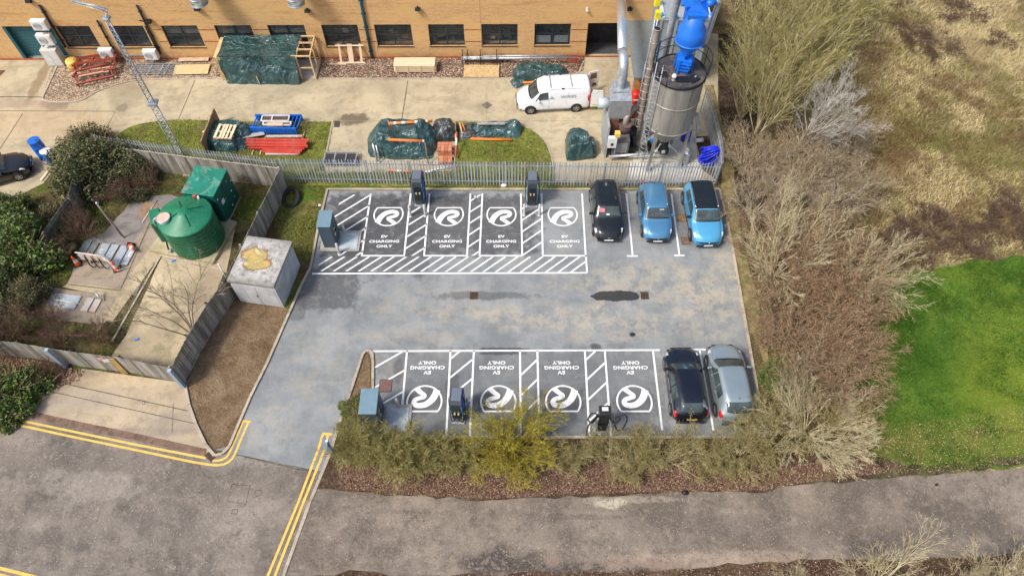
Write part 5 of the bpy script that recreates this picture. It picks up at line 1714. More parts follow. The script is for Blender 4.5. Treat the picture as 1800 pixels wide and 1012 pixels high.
# furnace and fan box under the large duct
q = G(1085, 279)
fu = thing('furnace', 'grey furnace with white control box, brown flue pots and a sheet steel hopper above', 'furnace', (q.x, q.y, .02))
dgm = simple('dark_grey_furnace', (.105, .105, .115), .5, var=.2, dirt=(.2, .12, .08), damt=.35)
MB().b2(-.40, .62, .02, .9, .05, 1.5).build('firebox', dgm, fu, bevel=.01)
for k in range(9):
    MB().b2(-.25, .5, -.0, .018, .55 + k * .09, .58 + k * .09).build('louvre', galv, fu)
MB().b2(.02, .4, -.03, .018, .08, .42).build('door', black, fu)
MB().b2(.1, .25, -.02, .0, .44, .5).build('warning_lamp', redm, fu)
MB().b2(-.78, -.25, -.28, -.02, 1.2, 2.0).build('control_box', whitem, fu, bevel=.01)
MB().b2(-.60, -.45, -.30, -.281, 1.4, 1.6).build('control_dial', black, fu)
MB().b2(-.42, -.12, -.3, .0, 2.1, 2.4).build('yellow_box', simple('amber_box', (.75, .5, .12), .6), fu)
MB().cyl((-.28, -.16, .1), (-.28, -.16, 2.1), .03, n=8).build('conduit', galv, fu)
rustm = simple('rust_brown_steel', (.20, .075, .035), .7, var=.35, vscale=4, dirt=(.08, .05, .04), damt=.5)
brnm = simple('purple_brown_steel', (.11, .07, .065), .6, var=.3)
MB().b2(-.72, -.1, .9, 1.8, .05, 2.4).build('rusty_panel', rustm, fu)
MB().b2(-.85, -.73, .05, 2.6, .05, 2.6).build('side_panel', lgrey, fu)
MB().cyl((.33, .95, 1.5), (.33, .95, 2.05), .40, n=26).build('flue_pot', brnm, fu)
MB().cyl((.33, .95, 2.05), (.33, .95, 2.1), .44, n=26).build('flue_pot_rim', brnm, fu)
MB().tube(smooth_path([(.33, .95, 2.1), (.33, .97, 2.45), (.50, 1.1, 2.62), (.95, 1.6, 2.78), (1.35, 2.0, 2.8)], 6), .17, 16).build('flue_elbow', flue, fu)
MB().cyl((1.36, 1.95, .1), (1.36, 1.95, 2.75), .1, n=12).build('flue_post', flue, fu)
MB().b2(.65, 1.15, .4, 1.3, .05, .5).build('side_box', black, fu, bevel=.03)
MB().cyl((.9, 1.3, .1), (.9, 1.3, 1.3), .3, n=18).build('dark_drum', black, fu)
MB().tube(smooth_path([(1.0, 1.0, .9), (1.1, .7, .45), (1.5, .45, .35), (2.0, .5, .4)], 6), .12, 12).build('black_hose', rubber, fu)
MB().b2(-.85, 1.0, 2.6, 2.7, .05, 2.0).build('back_panel', galv, fu)
fy = .95
MB().b2(-.78, .52, fy, fy + 1.3, 2.45, 3.85).build('fan_box', simple('fan_box_grey', (.30, .31, .32), .5, .3), fu)
mm = MB(); mm.add([(-.78, fy, 3.852), (.52, fy, 3.852), (.52, fy + 1.3, 3.852), (-.78, fy + 1.3, 3.852), (-.5, fy + .25, 4.3), (.4, fy + .25, 4.3), (.4, fy + 1.2, 4.3), (-.5, fy + 1.2, 4.3)], [(0, 1, 5, 4), (1, 2, 6, 5), (2, 3, 7, 6), (3, 0, 4, 7), (4, 5, 6, 7)])
mm.build('hopper_top', galv, fu)
for x_ in (-.76, .5):
    for y_ in (fy + .03, fy + 1.27):
        MB().beam((x_, y_, .02), (x_, y_, 2.45), .07).build('leg', galv, fu)
bz = 3.2
MB().cyl((-1.42, fy + .6, bz), (-.79, fy + .6, bz), .33, n=24).build('side_duct', simple('pale_duct', (.55, .63, .68), .35, .4), fu)
# large silver duct
dx, dyy = q.x - .18, q.y + fy + .72
du = thing('silver_duct', 'large round silver duct rising from the hopper and running to the factory wall', 'duct', (dx, dyy, 0))
MB().tube([(0, 0, 4.3), (0, 0, 5.2), (0, .04, 5.6), (.0, .18, 5.9), (.0, .5, 6.08), (-.02, 1.0, 6.1)], .29, 24).build('lower_duct', alu, du)
ex = G(1093, -10, 5.35).x - dx
MB().cyl((-.02, 1.0, 6.1), (ex, wy - dyy, 5.35), .29, n=24).build('upper_duct', alu, du)
for k in range(14):
    MB().lathe([(.292, -.015), (.306, 0), (.292, .015)], (0, 0, 4.42 + k * .065), n=24).build('rib', galv, du)
MB().b2(-.5, .48, -.5, .5, 4.30, 4.36).build('flange', galv, du)

# galvanised bin, hose, blower
q = G(1200, 284)
bn = thing('galvanised_bin', 'round corrugated galvanised bin on the pale pad in front of the silo', 'bin', (q.x, q.y, .05))
MB().lathe([(.36, 0), (.36, .15), (.375, .2), (.36, .25), (.36, .45), (.375, .5), (.36, .55), (.37, .8), (.395, .82), (.395, .86), (.36, .86), (.34, .3), (0, .28)], n=28).build('body', galv, bn)
MB().cyl((0, 0, .29), (0, 0, .3), .33, n=20).build('contents', simple('bluish_water', (.1, .16, .18), .3), bn)
q = G(1242, 292)
hs = thing('hose_coil', 'bright blue hose coiled in the fence corner right of the silo', 'hose', (q.x, q.y, .05), 0)
hosem = simple('ultramarine_hose', (.01, .03, .62), .45)
for k in range(12):
    r = .36 + .08 * (k % 4)
    MB().tube([(r * math.cos(t * math.pi / 12) + .03 * math.sin(k), r * math.sin(t * math.pi / 12) * .55 + .12 * (k % 3), .2 + .45 * (1 + math.sin(t * math.pi / 12 + .3 * k)) + .05 * k) for t in range(24)], .045, 7, True).build('loop', hosem, hs)
q = G(1140, 262)
bl = thing('blower', 'black blower motor with a blue cap at the foot of the flue pipe', 'blower', (q.x, q.y, .05), .4)
MB().cyl((0, 0, .32), (.25, 0, .32), .28, n=20).build('scroll', black, bl)
MB().cyl((-.35, 0, .3), (0, 0, .3), .15, n=16).build('motor', black, bl)
MB().b2(-.1, .3, -.2, .2, .0, .1).build('base', black, bl)
MB().box((.15, .0, .68), (.3, .25, .18)).build('blue_cap', lightblue, bl, bevel=.04)
o = MB().lathe([(0, 0), (.3, 0), (.3, .75), (.26, .8), (0, .82)], n=18).build('blue_drum', hosem, None, loc=tuple(G(1204, 246)))
tag(o, 'deep blue drum standing behind the silo legs', 'drum')
pole(G(1228, 228, 1.6), G(1224, 200, 1.6), .12, galv, 'vent_pipe', 'short grey pipe behind the right side of the silo', 'pipe')
pole(G(1229, 250, .12), G(1229, 243, .3), .28, whitem, 'white_roll', 'white roll lying on the bark bed right of the silo', 'roll')

# ------------------------------------------------------------------ mast
q = G(336, 303)
mast = thing('lattice_mast', 'tall slender galvanised lattice mast with a bent arm behind the green box', 'mast', (q.x, q.y, 0))
def lattice(parent, p0, p1, w0, w1, bays, name, r=.022):
    p0, p1 = Vector(p0), Vector(p1)
    d = (p1 - p0).normalized()
    u = Vector((0, 1, 0)) if abs(d.y) < .9 else Vector((1, 0, 0))
    a = d.cross(u).normalized(); b = d.cross(a)
    m = MB()
    def cn(t, k):
        w = w0 + (w1 - w0) * t
        an = k * 2 * math.pi / 3 + .5
        return p0.lerp(p1, t) + (a * math.cos(an) + b * math.sin(an)) * w
    for k in range(3):
        m.cyl(cn(0, k), cn(1, k), r, n=6)
        for i in range(bays):
            t0, t1 = i / bays, (i + 1) / bays
            m.cyl(cn(t0, k), cn(t1, (k + 1) % 3), r * .6, n=4)
            m.cyl(cn(t1, k), cn(t1, (k + 1) % 3), r * .6, n=4)
    return m.build(name, galv, parent)
lattice(mast, (0, 0, 0), (0, 0, 5.6), .27, .22, 14, 'lower_section', .03)
lattice(mast, (0, 0, 5.7), (0, 0, 11.0), .18, .12, 18, 'upper_section', .024)
MB().box((0, 0, 5.65), (.5, .5, .14)).build('joint_collar', galv, mast)
MB().box((0, 0, 11.08), (.34, .34, .12)).build('top_plate', galv, mast, bevel=.02)
t1 = G(188, 18, 11.8) - Vector((q.x, q.y, 0))
t2 = G(124, 1, 11.9) - Vector((q.x, q.y, 0))
MB().cyl((0, 0, 11.1), t1, .05, n=8).build('neck', offwhite, mast)
lattice(mast, t1, t2, .10, .07, 12, 'arm', .022)
MB().b2(-.4, .4, -.4, .4, -.02, .12).build('base_block', MT['slab'], mast)

# ------------------------------------------------------------------ green box, green tank, kiosk
def m_greenbox():
    n = NT('green_steel_box')
    x = n.xyz()
    geo = n.new('ShaderNodeNewGeometry')
    out = n.ramp(n.noise(.9, 5, .6), [(.3, (.006, .145, .095)), (.7, (.012, .215, .145))])
    pat = n.math('MULTIPLY', n.step(n.noise(1.1, 6, .7, 1.2), .54, .57), .55)
    out = n.mix(pat, out, (.18, .32, .26))
    pat = n.math('MULTIPLY', n.step(n.noise(1.6, 6, .7, .6), .62, .68), .6)
    out = n.mix(pat, out, (.22, .20, .16))
    n.link(out, n.b.inputs['Base Color']); n.b.inputs['Roughness'].default_value = .5
    return n.m
def m_green_shaded():
    return simple('green_box_shaded_sides', (.003, .095, .078), .4, var=.12, dirt=(.003, .09, .075), damt=.4)  # green of the lid made darker: side shade put into the colour
A, Bc, Cc = G(424, 347.5), G(400, 389), G(340, 378)
ax = (A - Bc); La = ax.length; ax.normalize()
ang = math.atan2(ax.y, ax.x)
tb = [G(344, 290.5, 2.5), G(401, 298, 2.5), G(374, 345, 2.5), G(317, 339, 2.5)]
cen = (tb[0] + tb[1] + tb[2] + tb[3]) / 4
wv = (tb[1] - tb[0] + tb[2] - tb[3]) / 2; dv = (tb[0] - tb[3] + tb[1] - tb[2]) / 2
bw_, bd_ = wv.length, dv.length
gb = thing('green_container', 'square bright green steel equipment box with patchy peeling lid beside the round tank', 'equipment box', (cen.x, cen.y, .1), math.atan2(wv.y, wv.x))
gsm = m_green_shaded()
MB().b2(-bw_ / 2 + .03, bw_ / 2 - .03, -bd_ / 2 + .03, bd_ / 2 - .03, 0, 2.34).build('walls', gsm, gb, bevel=.01)
MB().b2(-bw_ / 2, bw_ / 2, -bd_ / 2, bd_ / 2, 2.341, 2.42).build('lid', m_greenbox(), gb, bevel=.015)
for x_, z_ in ((-.2, 1.2), (.5, 1.9), (.6, .5)):
    MB().b2(bw_ / 2 - .029, bw_ / 2 - .01, x_ - .04, x_ + .04, z_, z_ + .1).build('latch', galv, gb)
for y_, z_, s_ in ((-.5, 1.35, .15), (.55, 1.1, .05), (-.85, 1.9, .05), (.1, .35, .05), (.9, 1.6, .05)):
    MB().b2(bw_ / 2 - .029, bw_ / 2 - .012, y_ - s_, y_ + s_, z_ - s_, z_ + s_).build('label_plate' if s_ > .1 else 'bolt', whitem, gb)
MB().b2(bw_ / 2 - .029, bw_ / 2 - .015, -.02, .0, .1, 2.3).build('door_seam', black, gb)
MB().b2(-bw_ / 2, bw_ / 2, -bd_ / 2, bd_ / 2, -.1, -.001).build('base', MT['plinth'], gb)
# plinth under the tank
pl = thing('tank_plinth', 'mossy beige concrete plinth carrying the round green tank', 'plinth', (0, 0, 0))
pp_ = [G(*p).to_2d() for p in ((318, 372), (303, 402), (264, 444), (376, 466), (418, 394), (395, 385))]
MB().prism([tuple(p) for p in pp_], .0, .22).build('slab', MT['plinth'], pl)
def m_tank():
    n = NT('green_tank_plastic')
    out = n.ramp(n.noise(.8, 5), [(.3, (.003, .085, .036)), (.7, (.006, .125, .055))])
    out = n.mix(n.math('MULTIPLY', n.step(n.noise(1.3, 6, .7, stretch=(1, 1, .3)), .52, .68), .3), out, (.05, .26, .16))
    n.link(out, n.b.inputs['Base Color']); n.b.inputs['Roughness'].default_value = .38
    n.bump(n.noise(20, 3), .05)
    return n.m
q = G(350, 421, .2)
tk = thing('green_tank', 'round ribbed green plastic tank with a pale lid hatch on a concrete plinth', 'tank', (q.x, q.y, .22))
tm = m_tank()
R_ = 1.47; H_ = 2.15
prof = [(R_, 0)]
for k in range(7):
    z0 = .12 + k * .28
    prof += [(R_, z0), (R_ + .028, z0 + .05), (R_ + .028, z0 + .15), (R_, z0 + .2)]
prof += [(R_, H_ - .05)]
MB().lathe(prof, n=72).build('barrel', tm, tk)
top_lit = simple('green_tank_lit_top', (.008, .165, .080), .42, var=.12, dirt=(.06, .23, .14), dscale=1.0, damt=.4)  # barrel plastic lightened, so light from above is painted in
MB().lathe([(R_ + .04, H_ - .05), (R_ + .04, H_), (R_ - .05, H_ + .05), (.35, H_ + .36), (.3, H_ + .40), (0, H_ + .40)], n=72).build('roof', top_lit, tk)
for k in range(4):
    a = k * math.pi / 2 + .55
    MB().beam((.3 * math.cos(a), .3 * math.sin(a), H_ + .41), (1.05 * math.cos(a), 1.05 * math.sin(a), H_ + .20), .07, .07).build('roof_rib', top_lit, tk)
hx, hy = -.95, -.42
MB().cyl((hx, hy, H_ + .08), (hx, hy, H_ + .32), .34, n=26).build('manway', whitem, tk)
MB().cyl((hx, hy, H_ + .32), (hx, hy, H_ + .37), .37, n=26).build('manway_lid', simple('beige_lid', (.60, .50, .40), .7, dirt=(.4, .25, .15), damt=.5), tk)
MB().lathe([(.37, H_ + .33), (.40, H_ + .34), (.40, H_ + .38), (.36, H_ + .39)], (hx, hy, 0), n=26).build('lid_ring', galv, tk)
MB().tube(smooth_path([(hx - .62, hy - .05, H_ - .3), (hx - .60, hy, H_ + .1), (hx - .4, hy + .1, H_ + .25), (hx - .25, hy + .1, H_ + .2)], 5), .06, 10).build('fill_pipe', galv, tk)
MB().cyl((.55, 1.15, H_ - .1), (.55, 1.15, H_ + .28), .06, n=10).build('vent_pipe', whitem, tk)
MB().box((.35, 1.2, H_ + .25), (.18, .16, .16)).build('red_valve', redm, tk, bevel=.02)
# side chamber bulge left of the tank
MB().box((-1.72, .05, 1.2), (.62, 1.15, 1.6), .35).build('side_chamber', tm, tk, bevel=.12)
MB().box((-1.72, .05, 2.04), (.58, 1.1, .1), .35).build('side_lid', top_lit, tk, bevel=.04)
MB().tube([(-1.55, -.75, .05), (-1.45, -.75, .5), (-1.4, -.7, .75)], .05, 8).build('outlet_pipe', rubber, tk)
MB().box((-1.4, -.9, .08), (.15, .2, .15)).build('outlet_valve', galv, tk)

# concrete kiosk
tb = [G(437, 414, 2.2), G(518, 424.5, 2.2), G(477, 503, 2.2), G(395, 492, 2.2)]
cen = (tb[0] + tb[1] + tb[2] + tb[3]) / 4
wv = (tb[1] - tb[0] + tb[2] - tb[3]) / 2; dv = (tb[0] - tb[3] + tb[1] - tb[2]) / 2
kw, kd = wv.length, dv.length
ks = thing('concrete_kiosk', 'square white rendered substation kiosk with a stained yellow puddle on its roof', 'kiosk', (cen.x, cen.y, 0), math.atan2(wv.y, wv.x))
kwm = simple('white_render', (.50, .50, .50), .8, var=.14, dirt=(.26, .25, .23), damt=.6)
def m_kroof():
    n = NT('stained_kiosk_roof')
    x = n.xyz()
    out = n.ramp(n.noise(1.5, 6, .7), [(.3, (.30, .29, .27)), (.6, (.46, .44, .41)), (.8, (.54, .52, .49))])
    out = n.mix(n.math('MULTIPLY', n.step(n.noise(2.2, 8, .8), .50, .62), .6), out, (.15, .14, .12))
    out = n.mix(n.math('MULTIPLY', n.step(n.noise(7, 5, .8), .54, .66), .5), out, (.08, .075, .065))
    d = n.math('MAXIMUM', n.blob(-.35, .28, .62, .50, soft=.08, namt=.6, nscale=1.5), n.blob(-.1, -.25, .75, .35, soft=.08, namt=.6, nscale=1.5))
    edge = n.math('MAXIMUM', n.blob(-.35, .28, .74, .62, soft=.12, namt=.6, nscale=1.5), n.blob(-.1, -.25, .88, .48, soft=.12, namt=.6, nscale=1.5))
    out = n.mix(n.math('MULTIPLY', edge, .9), out, (.20, .115, .045))
    out = n.mix(d, out, n.ramp(n.noise(1.8, 5), [(.4, (.50, .33, .11)), (.55, (.30, .28, .10)), (.68, (.62, .48, .24))]))
    rim = n.math('SUBTRACT', 1.0, n.blob(0, 0, 1.28, 1.28, soft=.10, namt=.25, nscale=1.5, power=9))
    out = n.mix(n.math('MULTIPLY', rim, .55), out, (.16, .155, .13))
    n.link(out, n.b.inputs['Base Color']); n.b.inputs['Roughness'].default_value = .8
    return n.m
MB().b2(-kw / 2 + .08, kw / 2 - .08, -kd / 2 + .08, kd / 2 - .08, 0, 1.98).build('walls', kwm, ks, bevel=.01)
MB().b2(-kw / 2, kw / 2, -kd / 2, kd / 2, 1.985, 2.2).build('roof_slab', m_kroof(), ks, bevel=.03)
MB().b2(kw / 2 - .078, kw / 2 - .06, -.75, -.05, .1, 1.5).build('door', kwm, ks, bevel=.004)
MB().b2(kw / 2 - .078, kw / 2 - .05, -.98, -.86, 1.25, 1.4).build('warning_sign', yel, ks)
MB().b2(kw / 2 - .078, kw / 2 - .06, .4, 1.1, .5, 1.1).build('vent_panel', kwm, ks, bevel=.004)
for x0, x1 in ((-1.25, -.62), (-.60, .05), (.25, 1.1)):
    MB().b2(x0, x1, -kd / 2 + .062, -kd / 2 + .078, .08, 1.75).build('door', kwm, ks, bevel=.004)
MB().b2(-.03, -.01, -kd / 2 + .04, -kd / 2 + .062, .8, 1.0).build('handle', black, ks)
o = MB().b2(-.09, .09, -.05, .05, 0, .25)
q = G(401, 493)
fb = MB().tube([(0, 0, 0), (0, 0, 1.6)], .04, 8).build('white_post', whitem, None, loc=(q.x, q.y, 0)); tag(fb, 'short white post between the kiosk and the diagonal fence', 'post')

# ------------------------------------------------------------------ compound clutter
def cone(px, py, label, z=.04, lean=0):
    q = G(px, py)
    o = thing('traffic_cone', label, 'traffic cone', (q.x, q.y, z), rng.uniform(0, 1))
    o.rotation_euler = (lean, lean * .6, .4)
    om_ = simple('cone_orange', (.85, .10, .015), .5)
    MB().b2(-.22, .22, -.22, .22, 0, .04).build('base', black, o, bevel=.02)
    MB().lathe([(.17, .04), (.13, .25)], n=18).build('lower_body', om_, o)
    MB().lathe([(.13, .25), (.09, .48)], n=18).build('white_band', whitem, o)
    MB().lathe([(.09, .48), (.045, .74), (.03, .75), (0, .75)], n=18).build('upper_body', om_, o)
cone(138, 465, 'traffic cone at the left end of the folded barriers')
cone(207, 474, 'traffic cone at the right end of the folded barriers')
cone(167, 457, 'traffic cone mostly hidden behind the folded barriers')
cone(231, 434, 'traffic cone tipped over at the foot of the bent grey vent pole', .1, 1.1)
# access cover plates
steelp = simple('pale_steel_plate', (.40, .45, .48), .45, .2, var=.15, vscale=2, dirt=(.22, .22, .19), damt=.5)
darkp = simple('weathered_steel_plate', (.21, .25, .25), .5, .2, var=.2, dirt=(.10, .12, .08), damt=.6)
def plate(corners, label, mat, mark=None, bar=True, z=.05):
    P = [G(*c) for c in corners]
    cen = sum(P, Vector()) / 4
    o = thing('access_plate', label, 'cover plate', (cen.x, cen.y, z))
    loc = [(p.x - cen.x, p.y - cen.y) for p in P]
    MB().prism(loc, 0, .05).build('plate', mat, o)
    if bar:
        a = (Vector((*loc[0], .08)) + Vector((*loc[1], .08))) / 2; b = (Vector((*loc[2], .08)) + Vector((*loc[3], .08))) / 2
        MB().beam(a * 1.15, b * 1.15, .05, .05).build('lifting_bar', galv, o)
    if mark:
        text_mesh(mark, .42, whitem, o, (mark == '2' and -.32 or .32, .1, .054), (0, 0, 3.0), 'painted_number', .012)
    return o
plate([(150, 425), (176, 428), (159, 456), (134, 452)], 'leftmost darker steel access plate behind the folded barriers', darkp)
plate([(182, 429), (211, 432), (194, 462), (165, 458)], 'middle pale steel access plate behind the folded barriers', steelp, '2')
plate([(215, 433), (241, 437), (224, 468), (198, 464)], 'rightmost pale steel access plate beside the tipped cone', steelp, '3')
plate([(93, 516), (119, 519), (108, 541), (82, 537)], 'left pale steel plate on the lower slab', steelp, None, False, .05)
plate([(119, 519), (145, 522), (132, 545), (109, 541)], 'right pale steel plate of the joined pair on the lower slab', steelp, None, False, .05)
plate([(155, 524), (180, 528), (168, 550), (142, 547)], 'separate pale steel plate with a prop on the lower slab', simple('stained_plate', (.42, .38, .33), .6, .1, dirt=(.3, .2, .13), damt=.7), None, True, .05)
pole(G(84, 524, .15), G(146, 535, .15), .03, offwhite, 'white_bar', 'thin white bar lying across the joined pair of plates', 'bar')
pole(G(165, 512, .5), G(180, 528, .15), .04, galv, 'prop_bar', 'grey prop leaning over the separate plate', 'bar')
# folded barriers (trolley of grey frames)
q = G(178, 468)
fb = thing('folded_barriers', 'row of folded pale and grey metal barriers standing between two traffic cones', 'barrier', (q.x, q.y, .03), -.12)
MB().cyl((-1.05, .1, 1.0), (.75, .0, 1.05), .04, n=8).build('top_rail', offwhite, fb)
for k, x_ in enumerate((-.85, -.4, .05, .42)):
    MB().box((x_ + .12, .02, .72), (.36, .04, .45)).build('panel', simple('pale_pink_panel', (.55, .45, .37), .8, dirt=(.4, .3, .2), damt=.5) if k == 0 else bpy.data.materials['pale_pink_panel'], fb)
for k, x_ in enumerate((-.55, -.15, .25, .62, .8)):
    MB().tube([(x_ - .05, .06, 1.0), (x_, -.05, .5), (x_ + .08, -.15, .2), (x_ + .25, -.2, .08)], .035, 7).build('leg', black if k < 3 else galv, fb)
MB().tube([(.55, 0, .9), (.95, -.1, .4), (1.15, -.25, .1), (1.5, -.05, .12)], .035, 7).build('loose_tube', offwhite, fb)
# bent vent pole
q = G(216, 418)
vp = thing('vent_pole', 'slender bent grey vent pole standing in the compound', 'vent pole', (q.x, q.y, .02))
MB().tube([(.1, 0, 0), (0, 0, .3), (-.03, 0, 2.0), (-.02, .0, 3.0)], .05, 10).build('pole', flue, vp)
MB().lathe([(0, 3.0), (.07, 3.02), (.08, 3.1), (.05, 3.16), (0, 3.17)], n=12).build('cap', galv, vp)
MB().cyl((.06, .04, .0), (.05, .04, 1.6), .025, n=6).build('stay', flue, vp)
pole(G(276, 352, .05), G(250, 391, .05), .03, offwhite, 'white_bar', 'white bar lying across the brown board near the green tank', 'bar')
pole(G(64, 583, .15), G(92, 588, .15), .06, simple('pink_red_pipe', (.55, .05, .10), .5), 'pink_pipe', 'short pink red pipe lying in the undergrowth behind the lower fence', 'pipe')
pole(G(92, 588, .15), G(156, 590, .15), .04, simple('faded_pink_pipe', (.36, .16, .14), .7), 'faded_pipe', 'faded pinkish pole in the undergrowth beside the short pink pipe', 'pipe')
pole(G(170, 582, .15), G(188, 564, .15), .06, simple('grey_log', (.33, .29, .25), .9), 'grey_plank', 'grey weathered plank on the weeds at the corner of the sandy enclosure', 'plank')
for px, py, lb in ((305, 459, 'small blue scrap at the top edge of the sandy enclosure'), (241, 597, 'small blue scrap low in the sandy enclosure')):
    o = MB().box((0, 0, .03), (.2, .12, .05), .4).build('blue_scrap', lightblue, None, loc=tuple(G(px, py, .03))); tag(o, lb, 'litter')
# tyre on the grass
q = G(513, 350)
o = thing('old_tyre', 'old black tyre ring half sunk in grass beside the diagonal timber fence', 'tyre', (q.x, q.y, .05))
o.rotation_euler = (.25, -.15, 0)
MB().tube([(.48 * math.cos(t * math.pi / 16), .62 * math.sin(t * math.pi / 16), .1) for t in range(32)], .11, 10, True).build('tread', rubber, o)
MB().tube([(.38 * math.cos(t * math.pi / 16), .52 * math.sin(t * math.pi / 16), .14) for t in range(32)], .05, 8, True).build('sidewall', rubber, o)

# barrels at the far left
def barrel(px, py, r, h, mat, top, label, tilt=0):
    q = G(px, py)
    o = thing('barrel', label, 'barrel', (q.x, q.y, .01))
    MB().lathe([(0, 0), (r, .01), (r, h * .32), (r * 1.04, h * .34), (r, h * .36), (r, h * .64), (r * 1.04, h * .66), (r, h * .68), (r, h - .03), (r * 1.03, h)], n=28).build('body', mat, o)
    MB().cyl((0, 0, h - .03), (0, 0, h + .004), r * .97, n=28).build('lid', top, o)
    MB().cyl((r * .5, 0, h), (r * .5, 0, h + .03), .05, n=10).build('bung', black, o)
barrel(82, 277, .36, 1.5, bluem, bluem, 'tall bright blue barrel at the edge of the left bush')
barrel(93, 284, .33, .95, bluem, whitem, 'shorter blue barrel with a white lid against the left bush')
pole(G(95, 290, .3), G(72, 318, .2), .09, paletim, 'timber_edge', 'pale timber edging running from the barrels beside the left bush', 'timber')

# ------------------------------------------------------------------ feeder cabinets, chargers, bollards
cab_lit = simple('blue_grey_cabinet_lit_top', (.145, .235, .285), .45, var=.06)
cab_shade = simple('blue_grey_cabinet_shaded', (.060, .090, .115), .45, var=.06)  # same steel as the lid, darkened to paint shade on the sides
def cabinet(px, py, label, w=.72, d=1.15, h=1.9, padx=1.4):
    q = G(px, py)
    o = thing('feeder_cabinet', label, 'electrical cabinet', (q.x, q.y, .09), 0, 'electrical feeder cabinets of the chargers')
    MB().b2(0, w, 0, d, 0, h).build('casing', cab_shade, o, bevel=.01)
    MB().b2(-.03, w + .03, -.03, d + .03, h + .001, h + .07).build('lid', cab_lit, o, bevel=.015)
    for y0 in (.03, d / 2 + .01):
        MB().b2(w + .001, w + .018, y0, y0 + d / 2 - .05, .08, h - .06).build('door', cab_shade, o, bevel=.004)
    MB().b2(w + .019, w + .035, d * .3, d * .3 + .14, h * .62, h * .62 + .14).build('warning_label', yel, o)
    MB().b2(w + .019, w + .03, d * .3 - .02, d * .3 + .12, h * .36, h * .36 + .22).build('notice', whitem, o)
    MB().b2(w + .019, w + .06, d * .5 - .03, d * .5 + .03, h * .45, h * .55).build('handle', black, o)
    MB().b2(-.25, w + padx - .1, -.22, d + .1, -.14, -.001).build('pad', simple('cabinet_pad', (.36, .33, .30), .85, var=.15, dirt=(.2, .18, .15), damt=.4), o, bevel=.02)
    MB().b2(w + .12, w + padx - .25, -.1, d - .1, 0, .03).build('pad_cover', simple('pale_pad_cover', (.40, .47, .50), .7, var=.1), o)
    return o
cabinet(571, 437, 'blue grey feeder cabinet at the upper left corner of the parking bays')
cabinet(644, 756, 'blue grey feeder cabinet half hidden by shrubs at the lower left of the bays', w=.78, d=1.25, padx=1.5)
def bollard(px, py, label, h=.95, z=.03):
    q = G(px, py)
    o = thing('bollard', label, 'bollard', (q.x, q.y, z))
    MB().lathe([(.075, 0), (.075, h - .04), (.05, h), (0, h + .01)], n=16).build('post', simple('pale_grey_bollard', (.48, .47, .45), .5, dirt=(.3, .28, .25), damt=.4), o)
    MB().lathe([(.077, h * .72), (.08, h * .73), (.08, h * .8), (.077, h * .81)], n=16).build('band', whitem, o)
    MB().lathe([(.13, 0), (.13, .015), (.076, .02)], n=16).build('base_plate', galv, o)
bollard(722, 380, 'pale bollard left of the blue sided charger')
bollard(748, 379, 'pale bollard right of the blue sided charger')
bollard(921.5, 378, 'pale bollard left of the black charger between the two right EV bays')
bollard(948, 378, 'pale bollard right of the black charger between the two right EV bays')
bollard(607, 412, 'pale bollard behind the upper feeder cabinet pad')
bollard(597, 446, 'pale bollard in front of the upper feeder cabinet pad')
bollard(701, 716, 'pale bollard beside the lower feeder cabinet pad', 1.0)
bollard(823, 715, 'pale bollard right of the lower left charger', 1.0)

